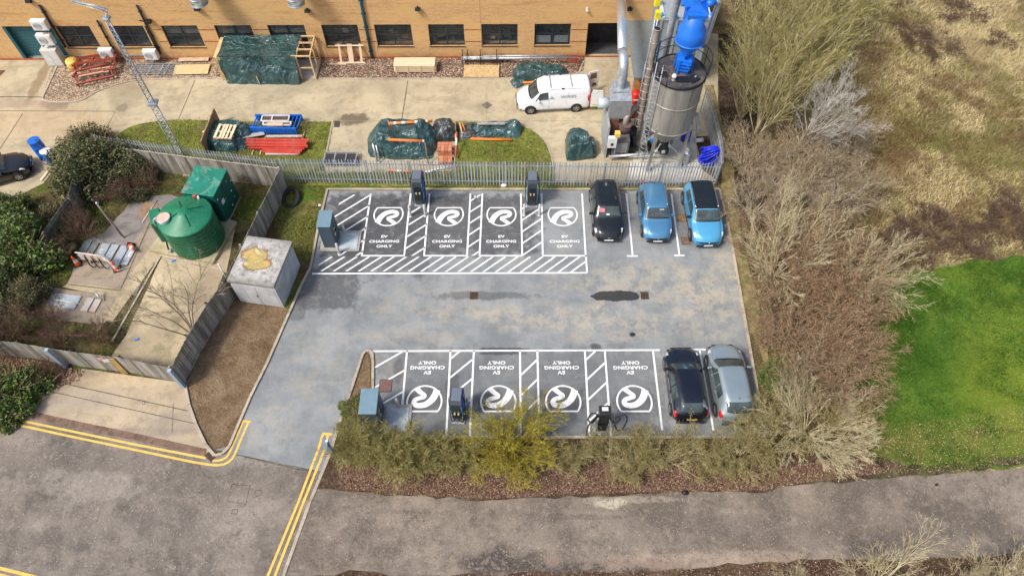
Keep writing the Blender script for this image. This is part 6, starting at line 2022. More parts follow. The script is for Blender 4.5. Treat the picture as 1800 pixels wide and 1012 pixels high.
cyan = simple('cyan_trim', (.03, .35, .40), .4)
chg_m = simple('charger_graphite', (.035, .042, .052), .35, var=.05)
chg_t = simple('charger_top_grey', (.12, .145, .18), .4, var=.05)
chg_b = simple('charger_blue_side', (.006, .06, .48), .35)
screen = simple('black_gloss_screen', (.012, .016, .02), .12)
def charger(px, py, label, blue=False, w=.62, d=.85, h=2.2):
    q = G(px, py)
    o = thing('ev_charger', label, 'EV charger', (q.x, q.y, .03), 0, 'rapid chargers standing between the bays')
    # slightly waisted body drawn as a side profile (y, z)
    prof = [(0, .12), (-.05, .6), (-.02, 1.2), (-.10, 1.75), (-.05, h - .12), (.10, h), (d, h), (d + .02, 1.2), (d, .12)]
    m = MB()
    n_ = len(prof)
    for s_ in (-1, 1):
        pass
    hw = lambda z: w / 2 * (0.84 + .16 * min(1, z / 1.5))
    vs = [(-hw(z), y, z) for y, z in prof] + [(hw(z), y, z) for y, z in prof]
    fs = [tuple(range(n_))[::-1], tuple(range(n_, 2 * n_))] + [(i, (i + 1) % n_, n_ + (i + 1) % n_, n_ + i) for i in range(n_)]
    m.add(vs, fs)
    m.build('casing', chg_m, o, bevel=.03)
    MB().b2(-w / 2 + .05, w / 2 - .05, .12, d - .04, h + .001, h + .04).build('top_cover', chg_t, o, bevel=.02)
    MB().beam((0, -.055, .62), (0, -.03, 1.12), w * .62, .03, up=(0, -1, 0)).build('cable_panel', blackp, o)
    MB().beam((0, -.055, 1.26), (0, -.118, 1.72), w * .6, .03, up=(0, -1, 0)).build('screen', screen, o)
    for s_ in (-1, 1):
        MB().tube([(s_ * w * .46, -.075, .25), (s_ * w * .46, -.085, .65), (s_ * w * .50, -.055, 1.2), (s_ * w * .50, -.135, 1.72), (s_ * w * .44, -.09, h - .12)], .012, 5).build('trim_strip', cyan, o)
        MB().box((s_ * w * .16, -.10, 1.20), (.09, .08, .14)).build('connector', simple('tan_connector', (.45, .38, .25), .5), o, bevel=.02)
        MB().tube(smooth_path([(s_ * w * .16, -.13, 1.15), (s_ * w * .2, -.22, .8), (s_ * w * .45, -.16, .45), (s_ * (w * .62), .1, .7), (s_ * (w * .66), .3, 1.6), (s_ * (w * .60), .35, 2.05), (s_ * w * .4, .4, h + .03)], 6), .028, 8).build('charging_cable', rubber, o)
    if blue:
        for s_ in (1,):
            m = MB()
            pr = [(d * .25, .2), (-.02, .5), (.04, 1.2), (-.04, 1.7), (.2, h - .1), (d * .95, h - .1), (d, 1.2), (d * .95, .2)]
            k = len(pr)
            vs = [(s_ * (hw(z) + .004), y, z) for y, z in pr] + [(s_ * (hw(z) + .03), y, z) for y, z in pr]
            m.add(vs, [tuple(range(k))[::-1], tuple(range(k, 2 * k))] + [(i, (i + 1) % k, k + (i + 1) % k, k + i) for i in range(k)])
            m.build('blue_side_panel', chg_b, o)
    MB().b2(-w / 2 - .03, w / 2 + .03, -.12, d + .05, 0, .11).build('base', galv, o, bevel=.01)
    return o
charger(739, 362, 'dark rapid charger with a bright blue side between the first two upper bays', True)
charger(935, 364, 'black rapid charger with both cables hanging between the two right upper bays', False)
c3 = charger(806, 742, 'dark rapid charger standing between the first two lower bays', True, w=.58)
c3.rotation_euler = (0, 0, -.06)
# fourth charger: slim black pillar with wide cable loops
q = G(1056, 760)
o = thing('ev_charger', 'slim black charger pillar with wide black cable loops between the two right lower bays', 'EV charger', (q.x, q.y, .03), 0, 'rapid chargers standing between the bays')
MB().b2(-.26, .26, 0, .42, .12, 2.0).build('casing', screen, o, bevel=.02)
MB().b2(-.28, .28, -.03, .45, 2.0, 2.2).build('head', blackp, o, bevel=.03)
MB().b2(-.15, .15, .16, .36, 2.201, 2.21).build('top_label', offwhite, o)
MB().b2(-.28, .28, -.05, .45, 0, .12).build('base', galv, o)
MB().b2(-.17, .17, -.03, -.002, 1.2, 1.75).build('screen', blackp, o)
MB().tube(smooth_path([(-.24, .2, 1.7), (-.5, .1, 1.0), (-.75, .05, 1.5), (-.62, .1, 2.05), (-.36, .1, 1.9), (-.55, .05, 1.3), (-.68, .0, .8), (-.74, -.2, .1)], 7), .036, 8).build('charging_cable', rubber, o)
MB().tube(smooth_path([(.24, .2, 1.7), (.38, .1, 1.25), (.62, .05, 1.1), (.75, .05, 1.6), (.55, .1, 1.55), (.9, .05, 2.0), (1.08, .0, 1.6), (1.0, -.05, .7), (.78, -.05, .35), (.58, .0, .9), (.42, .05, 1.25)], 7), .036, 8).build('charging_cable', rubber, o)
for s_ in (-.3, .3):
    MB().b2(s_ - .1, s_ + .1, .0, .3, 0, .02).build('foot_plate', galv, o)

# road sign post by the entrance
q = G(596, 812)
o = thing('sign_post', 'grey post with a small round sign seen from above at the entrance kerb', 'sign post', (q.x, q.y, 0))
MB().cyl((0, 0, 0), (0, 0, 2.7), .065, n=10).build('post', simple('blue_grey_post', (.16, .19, .24), .5, .3), o)
MB().cyl((-.12, -.02, 2.4), (-.16, -.04, 2.42), .33, n=24).build('sign_plate', simple('grey_sign_back', (.20, .23, .28), .5, .3), o)
MB().cyl((0, 0, 2.7), (0, 0, 2.74), .06, n=10).build('cap', whitem, o)
MB().cyl((0, 0, 0), (0, 0, .04), .12, n=12).build('base', MT['slab'], o)
# litter dots
for k, (px, py, s_, mt, lb) in enumerate(((886, 327, .22, offwhite, 'pale crumpled bag at the fence foot behind the third upper bay'), (1233, 344, .2, offwhite, 'white scrap by the fence right of the blue hatchback'),
                              (1204, 866, .17, black, 'black bag on the edge of the lane'), (563, 362, .12, whitem, 'white paper scrap by the kerb above the upper cabinet'), (1645, 852, .08, black, 'dark clod lying on the lane near the lawn'), (1111, 588, .1, black, 'black blob on the aisle tarmac'))):
    m = MB().lathe([(0, 0), (s_ * .8, .01), (s_, .06), (s_ * .6, .14), (0, .16)], n=9)
    o = m.build('litter_bag', mt, None, loc=tuple(G(px, py, .035))); o.scale = (1, .7, 1); tag(o, lb, 'litter')
q = G(1110, 324)
o = thing('kerb_debris', 'low grey crate and scraps on the grass strip behind the black hatchback', 'crate', (q.x, q.y, .02))
MB().b2(-.5, .5, -.15, .15, 0, .2).build('crate', simple('grey_crate', (.2, .19, .19), .8, var=.3), o, bevel=.02)
MB().box((.65, .05, .1), (.12, .25, .2)).build('red_scrap', redm, o)
# ------------------------------------------------------------------ cars
carglass = simple('car_glass', (.045, .062, .062), .05, var=.35, vscale=2.2, spec=.9)
screen_glass = m_glass('windscreen_glass', (.05, .075, .075), .72, .05)
seat_m = simple('car_interior', (.05, .05, .055), .9, var=.3)
lamp_m = simple('headlamp_lens', (.62, .64, .66), .12, spec=.8)
tail_m = simple('tail_lamp_red', (.50, .008, .012), .2, coat=.5)
rim_m = simple('alloy_wheel', (.42, .43, .45), .3, .7)
plate_w = simple('white_number_plate', (.70, .70, .68), .5)
plate_y = simple('yellow_number_plate', (.72, .45, .06), .5)
seam_m = simple('panel_gap', (.01, .01, .012), .8)
chrome = simple('chrome_trim', (.6, .62, .64), .18, .9)

def paint(name, col, metal=.25, rough=.28):
    n = NT(name)
    out = n.ramp(n.noise(.8, 3), [(.3, tuple(v * .93 for v in col)), (.7, tuple(min(1, v * 1.07) for v in col))])
    d = n.math('MULTIPLY', n.step(n.noise(2.0, 6, .7), .52, .75), .16 if max(col) > .05 else .035)
    out = n.mix(d, out, (.22, .20, .17))
    n.link(out, n.b.inputs['Base Color'])
    n.b.inputs['Metallic'].default_value = metal
    n.b.inputs['Roughness'].default_value = rough
    n.b.inputs['Coat Weight'].default_value = 1.0
    n.b.inputs['Coat Roughness'].default_value = .04
    return n.m

SEC = 7
class CarShape:
    def __init__(s, L, W_, H, st, nose=.16, tail=.10, clear=.17):
        s.L, s.W, s.H, s.nose, s.tail = L, W_, H, nose, tail
        st = sorted(st)
        T = np.array([r[0] for r in st])
        A = np.array([r[1:] for r in st], dtype=float)
        s.tt = np.linspace(0, 1, 401)
        B = np.stack([np.interp(s.tt, T, A[:, k]) for k in range(A.shape[1])], 1)
        for _ in range(2):
            pad = np.pad(B, ((3, 3), (0, 0)), mode='edge')
            B = sum(pad[i:i + 401] for i in range(7)) / 7
        s.B = B
    def at(s, t, u):
        """t 0 rear..1 front; u signed section position, |u| 0 (bottom middle) .. 7 (top middle)"""
        sg = -1 if u < 0 else 1
        a = abs(u)
        row = [float(np.interp(t, s.tt, s.B[:, k])) for k in range(s.B.shape[1])]
        w, zb, belt, top, wt = row
        w *= s.W / 2; wt *= s.W / 2
        k = max(0.0, min(1.0, (top - belt) / .35))
        P = [(0, zb), (.86 * w, zb), (.985 * w, zb + .12), (w, zb + .55 * (belt - zb)), (.955 * w, belt), (max(wt, .3), top - .07 - .03 * k), (.80 * wt, top - .018), (0, top)]
        i = min(SEC - 1, int(a)); f = a - i
        if i == 6:
            x = P[6][0] * (1 - f); z = P[6][1] + (P[7][1] - P[6][1]) * (1 - (1 - f) ** 2)
        else:
            x = P[i][0] + (P[i + 1][0] - P[i][0]) * f; z = P[i][1] + (P[i + 1][1] - P[i][1]) * f
            if i == 5:
                z += .012 * math.sin(f * math.pi)
            if i == 4:
                x += .018 * math.sin(f * math.pi)
        y = (t - .5) * s.L
        e = abs(x) / (s.W / 2)
        fw = max(0, (t - .55) / .45); rw = max(0, (.45 - t) / .45)
        y -= s.nose * s.L * .5 * (e ** 3) * fw ** 2 * 1.2
        y += s.tail * s.L * .5 * (e ** 3) * rw ** 2 * 1.2
        return Vector((sg * x, y, z))
    def norm(s, t, u):
        e = 1e-3
        t = min(max(t, e), 1 - e)
        a = s.at(t + e, u) - s.at(t - e, u)
        b = s.at(t, u + e * 4) - s.at(t, u - e * 4) if abs(u) < 6.99 else Vector((-1, 0, 0)) * (1 if u > 0 else -1)
        n = b.cross(a) if False else a.cross(b)
        if n.length < 1e-9:
            return Vector((0, 0, 1))
        n.normalize()
        c = Vector((0, s.at(t, u).y, .6))
        if n.dot(s.at(t, u) - c) < 0:
            n = -n
        return n
    def body(s, name, mat, parent):
        ts = [0, .004, .012, .025] + [i / 60 for i in range(2, 59)] + [.975, .988, .996, 1]
        us = []
        for i in range(7):
            k = [1, 2, 2, 3, 3, 2, 4][i]
            us += [i + j / k for j in range(k)]
        us.append(7.0)
        full = [u for u in us] + [-u for u in reversed(us[1:-1])]
        full = [u if u != 0 else .0 for u in full]
        n = len(full)
        vs = []
        for t in ts:
            for u in full:
                vs.append(s.at(t, u if u != 0 else 1e-9))
        fs = []
        for i in range(len(ts) - 1):
            for j in range(n):
                k = (j + 1) % n
                fs.append((i * n + j, (i + 1) * n + j, (i + 1) * n + k, i * n + k))
        m = MB()
        m.add(vs, fs, True)
        m.f += [tuple(range(n)), tuple(range(len(vs) - n, len(vs)))[::-1]]
        m.sm += [False, False]
        return m.build(name, mat, parent)
    def patch(s, name, mat, parent, c, off=.008, n=14, m=10, smooth=True):
        """c = ((t,u) x4) corners around the patch; lies just proud of the body"""
        P = []
        for i in range(n + 1):
            a = i / n
            row = []
            for j in range(m + 1):
                b = j / m
                t = (c[0][0] * (1 - a) + c[1][0] * a) * (1 - b) + (c[3][0] * (1 - a) + c[2][0] * a) * b
                u = (c[0][1] * (1 - a) + c[1][1] * a) * (1 - b) + (c[3][1] * (1 - a) + c[2][1] * a) * b
                row.append(s.at(t, u) + s.norm(t, u) * off)
            P.append(row)
        return MB().grid(P, smooth).build(name, mat, parent)
    def across(s, name, mat, parent, t0, t1, u0a, u0b, off=.008, n=10, m=24, bow=0):
        """patch across the roof centre between +u and -u edges; t0,t1 at the middle, bow shifts the edges"""
        P = []
        for i in range(n + 1):
            a = i / n
            row = []
            ue = u0a * (1 - a) + u0b * a
            for j in range(m + 1):
                b = -1 + 2 * j / m
                u = 7 - abs(b) * (7 - ue)
                u = u if b >= 0 else -u
                if abs(b) < 1e-6:
                    u = 6.999
                t = t0 + (t1 - t0) * a + bow * b * b
                p = s.at(t, u) + s.norm(t, u) * off
                row.append(p)
            P.append(row)
        return MB().grid(P, True).build(name, mat, parent)

def wheel(parent, x, y, r, w, rimmat=None):
    sg = 1 if x > 0 else -1
    prof = [(r * .62, -w / 2), (r * .93, -w / 2), (r, -w * .32), (r, w * .32), (r * .93, w / 2), (r * .62, w / 2)]
    m = MB()
    n = 28
    vs = []
    for rr, xx in prof:
        for i in range(n):
            a = 2 * math.pi * i / n
            vs.append((x + sg * xx, y + rr * math.cos(a), r + rr * math.sin(a)))
    fs = [(j * n + i, j * n + (i + 1) % n, (j + 1) * n + (i + 1) % n, (j + 1) * n + i) for j in range(len(prof) - 1) for i in range(n)]
    m.add(vs, fs, True)
    wl_ = m.build('wheel', rubber, parent)
    rm = MB()
    xo = x + sg * (w / 2 - .02)
    rm.cyl((xo - sg * .06, y, r), (xo - sg * .05, y, r), r * .64, n=24)
    rm.build('hub_back', black, wl_)
    rm = MB()
    for k in range(5):
        a = 2 * math.pi * k / 5 + .3
        rm.beam((xo, y, r), (xo, y + r * .60 * math.cos(a), r + r * .60 * math.sin(a)), .06, .03, up=(1, 0, 0))
    rm.tube([(xo, y + r * .60 * math.cos(i * math.pi / 12), r + r * .60 * math.sin(i * math.pi / 12)) for i in range(24)], .02, 6, True)
    rm.build('rim', rimmat or rim_m, wl_)

def car(label, loc, rz, L, W_, H, pm, st, cfg, name='parked_car', cat='car', group=None):
    o = thing(name, label, cat, loc, rz, group)
    s = CarShape(L, W_, H, st, cfg.get('nose', .16), cfg.get('tail', .10))
    b = s.body('body', pm, o)
    g = cfg
    # glass
    s.across('windscreen', carglass, o, g['ws'][0], g['ws'][1], 5.12, 5.05, .007, bow=-.012)
    if g.get('rear', True):
        s.across('rear_window', carglass, o, g['rw'][0], g['rw'][1], 5.25, 5.15, .007, bow=.008)
    for sg in (1, -1):
        for k, (ta, tb_, tc, td) in enumerate(g['sides']):
            # bottom rear, bottom front, top front, top rear
            s.patch('side_window', carglass, o, ((ta, sg * 4.12), (tb_, sg * 4.12), (tc, sg * 4.86), (td, sg * 4.86)), .006)
        s.patch('headlight', lamp_m, o, ((g['hl'][0], sg * 3.9), (g['hl'][1], sg * 3.75), (g['hl'][1] - .012, sg * 4.6), (g['hl'][0] - .005, sg * 4.95)), .008)
        s.patch('tail_light', tail_m, o, ((g['tl'][0], sg * 3.35), (g['tl'][1], sg * 3.45), (g['tl'][1] + .01, sg * 4.2), (g['tl'][0] + .004, sg * 4.5)), .01)
        for t in g['seams']:
            s.patch('door_gap', seam_m, o, ((t, sg * 2.2), (t + .0028, sg * 2.2), (t + .0028, sg * 4.08), (t, sg * 4.08)), .003, n=1, m=10)
            p = s.at(t - .03 if t - .03 > .3 else t - .02, sg * 3.72)
            MB().box((p.x + sg * .008, p.y, p.z), (.03, .16, .03)).build('door_handle', pm, o)
        p = s.at(g['mirror'], sg * 4.1)
        MB().box((p.x + sg * .13, p.y - .02, p.z + .08), (.24, .11, .15), sg * -.12).build('mirror', cfg.get('mirror_mat', pm), o, bevel=.03)
        s.patch('sill_trim', blackp, o, ((.2, sg * 1.6), (.82, sg * 1.6), (.82, sg * 2.15), (.2, sg * 2.15)), .005)
        if g.get('rails'):
            P0 = [s.at(t, sg * 5.35) + Vector((0, 0, .035)) for t in np.linspace(g['rails'][0], g['rails'][1], 10)]
            MB().tube(P0, .018, 6).build('roof_rail', g.get('rail_mat', chrome), o)
    # bonnet shut lines
    for sg in (1, -1):
        s.patch('bonnet_gap', seam_m, o, ((g['ws'][1] + .005, sg * 5.25), (g['hl'][0] + .03, sg * 5.35), (g['hl'][0] + .03, sg * 5.40), (g['ws'][1] + .005, sg * 5.30)), .003, n=10, m=1)
    s.across('scuttle', blackp, o, g['ws'][1] - .002, g['ws'][1] + .014, 5.15, 5.2, .006, n=2, bow=-.012)
    # wipers
    for x0, x1 in ((-.1, .5), (-.62, -.05)):
        pa = s.at(g['ws'][1] + .002, 6.6); y_ = pa.y; z_ = pa.z + .02
        MB().beam((x0 * W_ / 2 * 1.1, y_ - .0, z_), (x1 * W_ / 2 * 1.1, y_ - .06, z_ + .03), .02, .015).build('wiper', black, o)
    # grille and plates
    fr = s.at(1, 4.2); fy_ = s.at(1, 6.9).y
    gz = g['gr']
    MB().b2(-W_ * .30, W_ * .30, fy_ - .02, fy_ + .012, gz[0], gz[1]).build('grille', blackp, o, bevel=.01)
    MB().b2(-W_ * .36, W_ * .36, fy_ - .03, fy_ + .008, gz[2], gz[3]).build('lower_grille', blackp, o, bevel=.01)
    MB().b2(-.26, .26, fy_ + .012, fy_ + .024, gz[2] + .07, gz[2] + .18).build('number_plate', plate_w, o)
    MB().cyl((0, fy_ + .01, gz[1] - .02), (0, fy_ + .022, gz[1] - .02), .055, n=16).build('badge', chrome, o)
    ry = s.at(0, 6.9).y
    rz_ = g.get('rp', .62)
    MB().b2(-.26, .26, ry - .022, ry - .010, rz_, rz_ + .11).build('number_plate', plate_y, o)
    MB().b2(-W_ * .38, W_ * .38, ry - .008, ry + .05, .24, .42).build('rear_valance', blackp, o, bevel=.01)
    # wheels with dark arches
    wr = g.get('wr', .32)
    for sg in (1, -1):
        for t in g['wh']:
            y = (t - .5) * L
            p = s.at(t, sg * 3.0)
            xx = abs(p.x)
            MB().cyl((sg * (xx - .3), y, wr + .01), (sg * (xx + .004), y, wr + .01), wr + .055, n=32).build('wheel_arch', cfg.get('arch_mat', black), o)
            wheel(o, sg * (xx - .085), y, wr, .20, cfg.get('rim_mat'))
    # aerial
    p = s.at(g['rw'][1] + .05, 6.99)
    MB().beam(p + Vector((0, 0, 0)), p + Vector((0, -.10, .08)), .02).build('aerial', black, o)
    if g.get('panel'):
        s.across('roof_panel', g['panel'][2], o, g['panel'][0], g['panel'][1], 5.42, 5.42, .006)
    return o, s

def hatch_st(H, bl=.90, cowl=.72, roof_f=.585, hood=.98, nose_z=.74, rear_slope=.10, cab=.70):
    return [(0, .78, .32, .60, .66, .62), (.012, .90, .24, .72, .80, .66), (.03, .95, .20, .86, .98, .64), (.03 + rear_slope * .5, .975, .19, bl + .03, (H + 1.0) / 2 + .06, cab - .04),
            (.04 + rear_slope, .99, .18, bl + .03, H - .05, cab - .02), (.26, 1.0, .18, bl + .02, H - .01, cab), (.40, 1.0, .18, bl, H, cab + .015), (.50, 1.0, .18, bl - .01, H - .015, cab + .02), (roof_f, 1.0, .18, bl - .02, H - .06, cab + .01),
            (cowl, .99, .18, bl - .01, hood + .04, .82), (cowl + .03, .99, .18, bl - .02, hood, .84), (.86, .97, .18, bl - .07, hood - .07, .80), (.94, .93, .19, nose_z + .01, hood - .15, .74), (.975, .87, .20, nose_z - .08, hood - .24, .70), (.992, .80, .22, nose_z - .16, hood - .34, .68), (1.0, .74, .28, nose_z - .22, hood - .42, .66)]

cfg_h = dict(ws=(.598, .712), rw=(.055, .115), sides=[(.20, .395, .40, .235), (.41, .668, .545, .415)], hl=(.905, .975), tl=(.012, .05), seams=(.385, .60), mirror=.655, gr=(.50, .60, .26, .42), wh=(.185, .80), rp=.66)
q = G(1069, 426)
blk = paint('black_paint', (.010, .012, .014), .3, .22)
c1, s1 = car('glossy black hatchback parked nose out next to the last EV bay', (q.x - .02, q.y + 1.95, .03), math.pi, 4.20, 1.80, 1.44, blk, hatch_st(1.47), dict(cfg_h, panel=(.24, .42, screen)))
pink = simple('pink_card', (.62, .16, .18), .7)
def dash_item(c, s, t, x, w, d, mat, name):
    p = s.at(t, 6.5)
    nrm = s.norm(t, 6.5)
    MB().box((x, p.y, p.z + .016), (w, d, .012), rot=Matrix.Rotation(-.42, 3, 'X')).build(name, mat, c)
dash_item(c1, s1, .635, .38, .34, .30, pink, 'window_card')
dash_item(c1, s1, .69, .02, .18, .10, whitem, 'window_card')
q = G(1154, 428)
steelblue = paint('steel_blue_paint', (.085, .255, .44), .45, .3)
c2, s2 = car('mid blue hatchback with silver roof rails parked between two white bay lines', (q.x, q.y + 1.88, .03), math.pi - .005, 4.04, 1.76, 1.52, steelblue, hatch_st(1.52, hood=1.0), dict(cfg_h, rails=(.16, .56)))
dash_item(c2, s2, .62, -.25, .25, .03, whitem, 'window_card')
q = G(1240, 434)
skyb = paint('sky_blue_paint', (.085, .37, .62), .3, .28)
suv = hatch_st(1.62, bl=1.0, cowl=.735, roof_f=.60, hood=1.08, nose_z=.84, rear_slope=.09, cab=.74)
c3_, s3 = car('bright sky blue electric SUV with a black roof by the shrubs', (q.x, q.y + 2.00, .03), math.pi + .015, 4.46, 1.87, 1.60, skyb, suv, dict(cfg_h, ws=(.612, .728), panel=(.13, .60, screen), gr=(.62, .68, .28, .44), wr=.35, rim_mat=rim_m, mirror_mat=black, rails=(.15, .58), rail_mat=chrome))
s3.across('roof_panel', screen, c3_, .125, .595, 5.18, 5.18, .009, n=14)
for sg in (1, -1):
    s3.patch('arch_cladding', blackp, c3_, ((.10, sg * 1.5), (.9, sg * 1.5), (.9, sg * 2.35), (.10, sg * 2.35)), .006)
# lower row, noses pointing away from the camera
q = G(1210, 744)
navy = paint('blue_black_paint', (.007, .010, .020), .35, .2)
c4_, s4 = car('glossy blue black hatchback parked nose in, with red tail lights towards the hedge', (q.x + .01, q.y + 1.90, .03), 0, 4.02, 1.82, 1.40, navy, hatch_st(1.40, cowl=.735, roof_f=.60, hood=.94, cab=.645, rear_slope=.15), dict(cfg_h, ws=(.612, .728), rw=(.055, .150), tl=(.010, .060)))
s4.across('roof_gap', seam_m, c4_, .165, .169, 5.4, 5.4, .008, n=1)
q = G(1289, 748)
silv = paint('silver_green_paint', (.36, .43, .45), .6, .3)
sst = hatch_st(1.51, cowl=.76, roof_f=.60, hood=1.0, cab=.70, rear_slope=.15)
c5_, s5 = car('silver grey hatchback parked nose in beside the shrubs at the right end', (q.x + .02, q.y + 2.06, .03), .01, 4.28, 1.84, 1.49, silv, sst, dict(cfg_h, ws=(.615, .75), rw=(.055, .160), sides=[(.235, .385, .40, .265), (.40, .56, .545, .415), (.575, .69, .60, .56)], tl=(.012, .075), wr=.33))
# dark car at the far left edge
q = G(4, 312)
blk2 = paint('black_car_paint', (.012, .012, .015), .3, .22)
c6, s6 = car('black car cut off by the left edge, on the concrete yard above the bushes', (q.x - .2, q.y, .01), -math.pi / 2 + .42, 4.3, 1.8, 1.45, blk2, hatch_st(1.45), dict(cfg_h))

# ------------------------------------------------------------------ white van
vst = [(0, .90, .30, 1.0, 1.70, .80), (.01, .93, .25, 1.05, 1.80, .80), (.03, .97, .22, 1.08, 1.84, .80), (.3, 1.0, .2, 1.08, 1.87, .80), (.6, 1.0, .2, 1.06, 1.86, .80), (.66, 1.0, .2, 1.04, 1.80, .79), (.70, 1.0, .2, 1.03, 1.72, .78),
       (.825, .99, .2, 1.00, 1.17, .82), (.85, .98, .2, .98, 1.12, .82), (.92, .95, .2, .90, 1.02, .80), (.96, .90, .21, .80, .90, .74), (.985, .84, .23, .66, .74, .70), (1.0, .76, .28, .5, .56, .66)]
q0 = G(931, 201.5); q1 = G(1014, 197)
d = (q0 - q1).normalized()
mid = (q0 + q1) / 2
nrm_ = Vector((-d.y, d.x, 0))
if nrm_.y < 0:
    nrm_ = -nrm_
L = 4.80
cx = mid + nrm_ * .90
rz = math.atan2(d.y, d.x) - math.pi / 2
vwhite = paint('white_van_paint', (.80, .81, .82), 0, .35)
vcfg = dict(ws=(.715, .822), rear=False, rw=(.0, .03), sides=[(.575, .795, .70, .58)], hl=(.91, .97), tl=(.004, .02), seams=(.565,), mirror=.735, gr=(.52, .66, .26, .42), wh=(.185, .815), wr=.33, nose=.2, tail=.02)
van, sv = car('white panel van with roof bars and its rear doors swung open beside the round duct', (cx.x, cx.y, .01), rz, L, 1.84, 1.87, vwhite, vst, vcfg, name='white_van', cat='van')
for t in (.26, .545):
    a, b_ = sv.at(t, 5.6), sv.at(t, -5.6)
    MB().beam(a + Vector((.0, 0, .12)), b_ + Vector((0, 0, .12)), .05, .03).build('roof_bar', galv, van)
for sg in (1, -1):
    P0 = [sv.at(t, sg * 5.25) + Vector((0, 0, .03)) for t in np.linspace(.05, .64, 10)]
    MB().tube(P0, .016, 6).build('roof_rail', galv, van)
    MB().box(tuple(sv.at(.38, sg * 5.25) + Vector((0, 0, .06))), (.08, .16, .06)).build('rail_foot', black, van)
    sv.patch('side_moulding', galv, van, ((.28, sg * 1.75), (.72, sg * 1.75), (.72, sg * 2.1), (.28, sg * 2.1)), .009)
# rear opening and doors
ry = -L / 2
MB().b2(-.72, .72, ry - .012, ry - .004, .35, 1.72).build('load_opening', simple('dark_load_space', (.03, .03, .032), .9, var=.4), van)
def van_door(hx, ang, name, inner):
    # hinged at x=hx on the rear corner, opened by ang from the closed line
    s_ = 1 if hx > 0 else -1
    m = MB()
    w = .80
    dv_ = Vector((-s_ * math.cos(ang), -math.sin(ang), 0))
    nv = Vector((-dv_.y, dv_.x, 0))
    h = Vector((hx, ry - .03, 0))
    def pt(a, z, o_=0):
        return h + dv_ * a + nv * o_ + Vector((0, 0, z))
    prof = [(0, .38), (w, .38), (w, 1.35), (w * .93, 1.72), (.10, 1.76), (0, 1.4)]
    vs = [pt(a, z, -.03) for a, z in prof] + [pt(a, z, .03) for a, z in prof]
    k = len(prof)
    m.add(vs, [tuple(range(k)), tuple(range(2 * k - 1, k - 1, -1))] + [(i, k + i, k + (i + 1) % k, (i + 1) % k) for i in range(k)])
    dr_ = m.build('rear_door', vwhite, van, bevel=.01)
    return dr_, pt
# local +x is the side facing away or towards the camera
near = 1 if (Matrix.Rotation(rz, 3, 'Z') @ Vector((1, 0, 0))).y < 0 else -1
dn, ptn = van_door(near * .86, math.radians(95), 'rear_door', False)
df, ptf = van_door(-near * .86, math.radians(105), 'rear_door', True)
for z0, z1, a0, a1 in ((1.15, 1.6, .16, .66), (.55, .78, .35, .68)):
    for sgn in (1, -1):
        mm = MB(); vs = [ptf(a0, z0, sgn * .034), ptf(a1, z0, sgn * .034), ptf(a1 - .05, z1, sgn * .034), ptf(a0 + .05, z1, sgn * .034)]
        mm.add(vs, [(0, 1, 2, 3)]); mm.build('inner_board', simple('brown_door_lining', (.24, .10, .05), .8) if sgn == 1 and z0 > 1 else bpy.data.materials['brown_door_lining'], df)
for sgn in (1, -1):
    mm = MB(); mm.add([ptn(.14, .48, sgn * .034), ptn(.66, .48, sgn * .034), ptn(.66, .58, sgn * .034), ptn(.14, .58, sgn * .034)], [(0, 1, 2, 3)])
    mm.build('number_plate', plate_y, dn)
MB().b2(near * .80 - .02, near * .80 + .06, ry - .02, ry + .05, .75, 1.45).build('tail_lamp_column', tail_m, van)
# lettering on the near side
txt_m = simple('pale_blue_grey_lettering', (.20, .27, .32), .6)
sidex = sv.at(.36, near * 3.9).x
rotv = (math.radians(90), 0, math.radians(90) if near > 0 else math.radians(-90))
def van_text(t, size, yy, zz, bold=.004, sx=1.0, mat=None):
    u = 3.6 if zz < 1.06 else 4.25
    p = sv.at(.5 + yy / L, near * u)
    lean = .0 if zz < 1.06 else .17
    o = text_mesh(t, size, mat or txt_m, van, (near * (abs(sidex) + .012 - (.0 if zz < 1.06 else (zz - 1.06) * .13)), yy, zz), (math.radians(90) - (lean if near > 0 else lean), 0, rotv[2]), 'side_lettering', bold, sx)
    return o
van_text('WIRES', .27, -.95, 1.30, .004, 1.25)
m = MB()
for k, (a, h_) in enumerate(((0, .06), (.06, .12), (.12, .08), (.2, .22), (.26, .30), (.31, .2), (.37, .1), (.44, .05))):
    yy = .42 - a
    xx = near * (abs(sidex) + .014 - .018)
    m.b2(xx - .004, xx + .004, yy - .012, yy + .012, 1.17, 1.17 + h_)
m.build('side_emblem', txt_m, van)
m = MB()
for k in range(13):
    yy = .30 - k * .09
    m.b2(near * (abs(sidex) + .012) - .003, near * (abs(sidex) + .012) + .003, yy - .03, yy + .03, .70, .75)
m.build('side_strapline', simple('grey_strapline', (.32, .33, .35), .6), van)
q = G(1042, 191)
o = MB().b2(-.2, .2, -.14, .14, 0, .22).build('tool_crate', simple('green_crate', (.03, .30, .08), .6), None, loc=(q.x, q.y, .01), bevel=.02)
tag(o, 'small green and red crate on the ground under the open van door', 'crate')
MB().b2(-.205, -.02, -.145, .145, .02, .20).build('red_side', redm, o)
# ------------------------------------------------------------------ vegetation
def twig_mat(name, cols, rough=.85):
    return island(name, cols, rough, spec=.2)

def frames(D):
    D = D / np.maximum(1e-9, np.linalg.norm(D, axis=1, keepdims=True))
    U = np.where(np.abs(D[:, 2:3]) < .9, np.array([[0, 0, 1.0]]), np.array([[0, 1.0, 0]]))
    A = np.cross(D, U); A /= np.maximum(1e-9, np.linalg.norm(A, axis=1, keepdims=True))
    return A, np.cross(D, A)

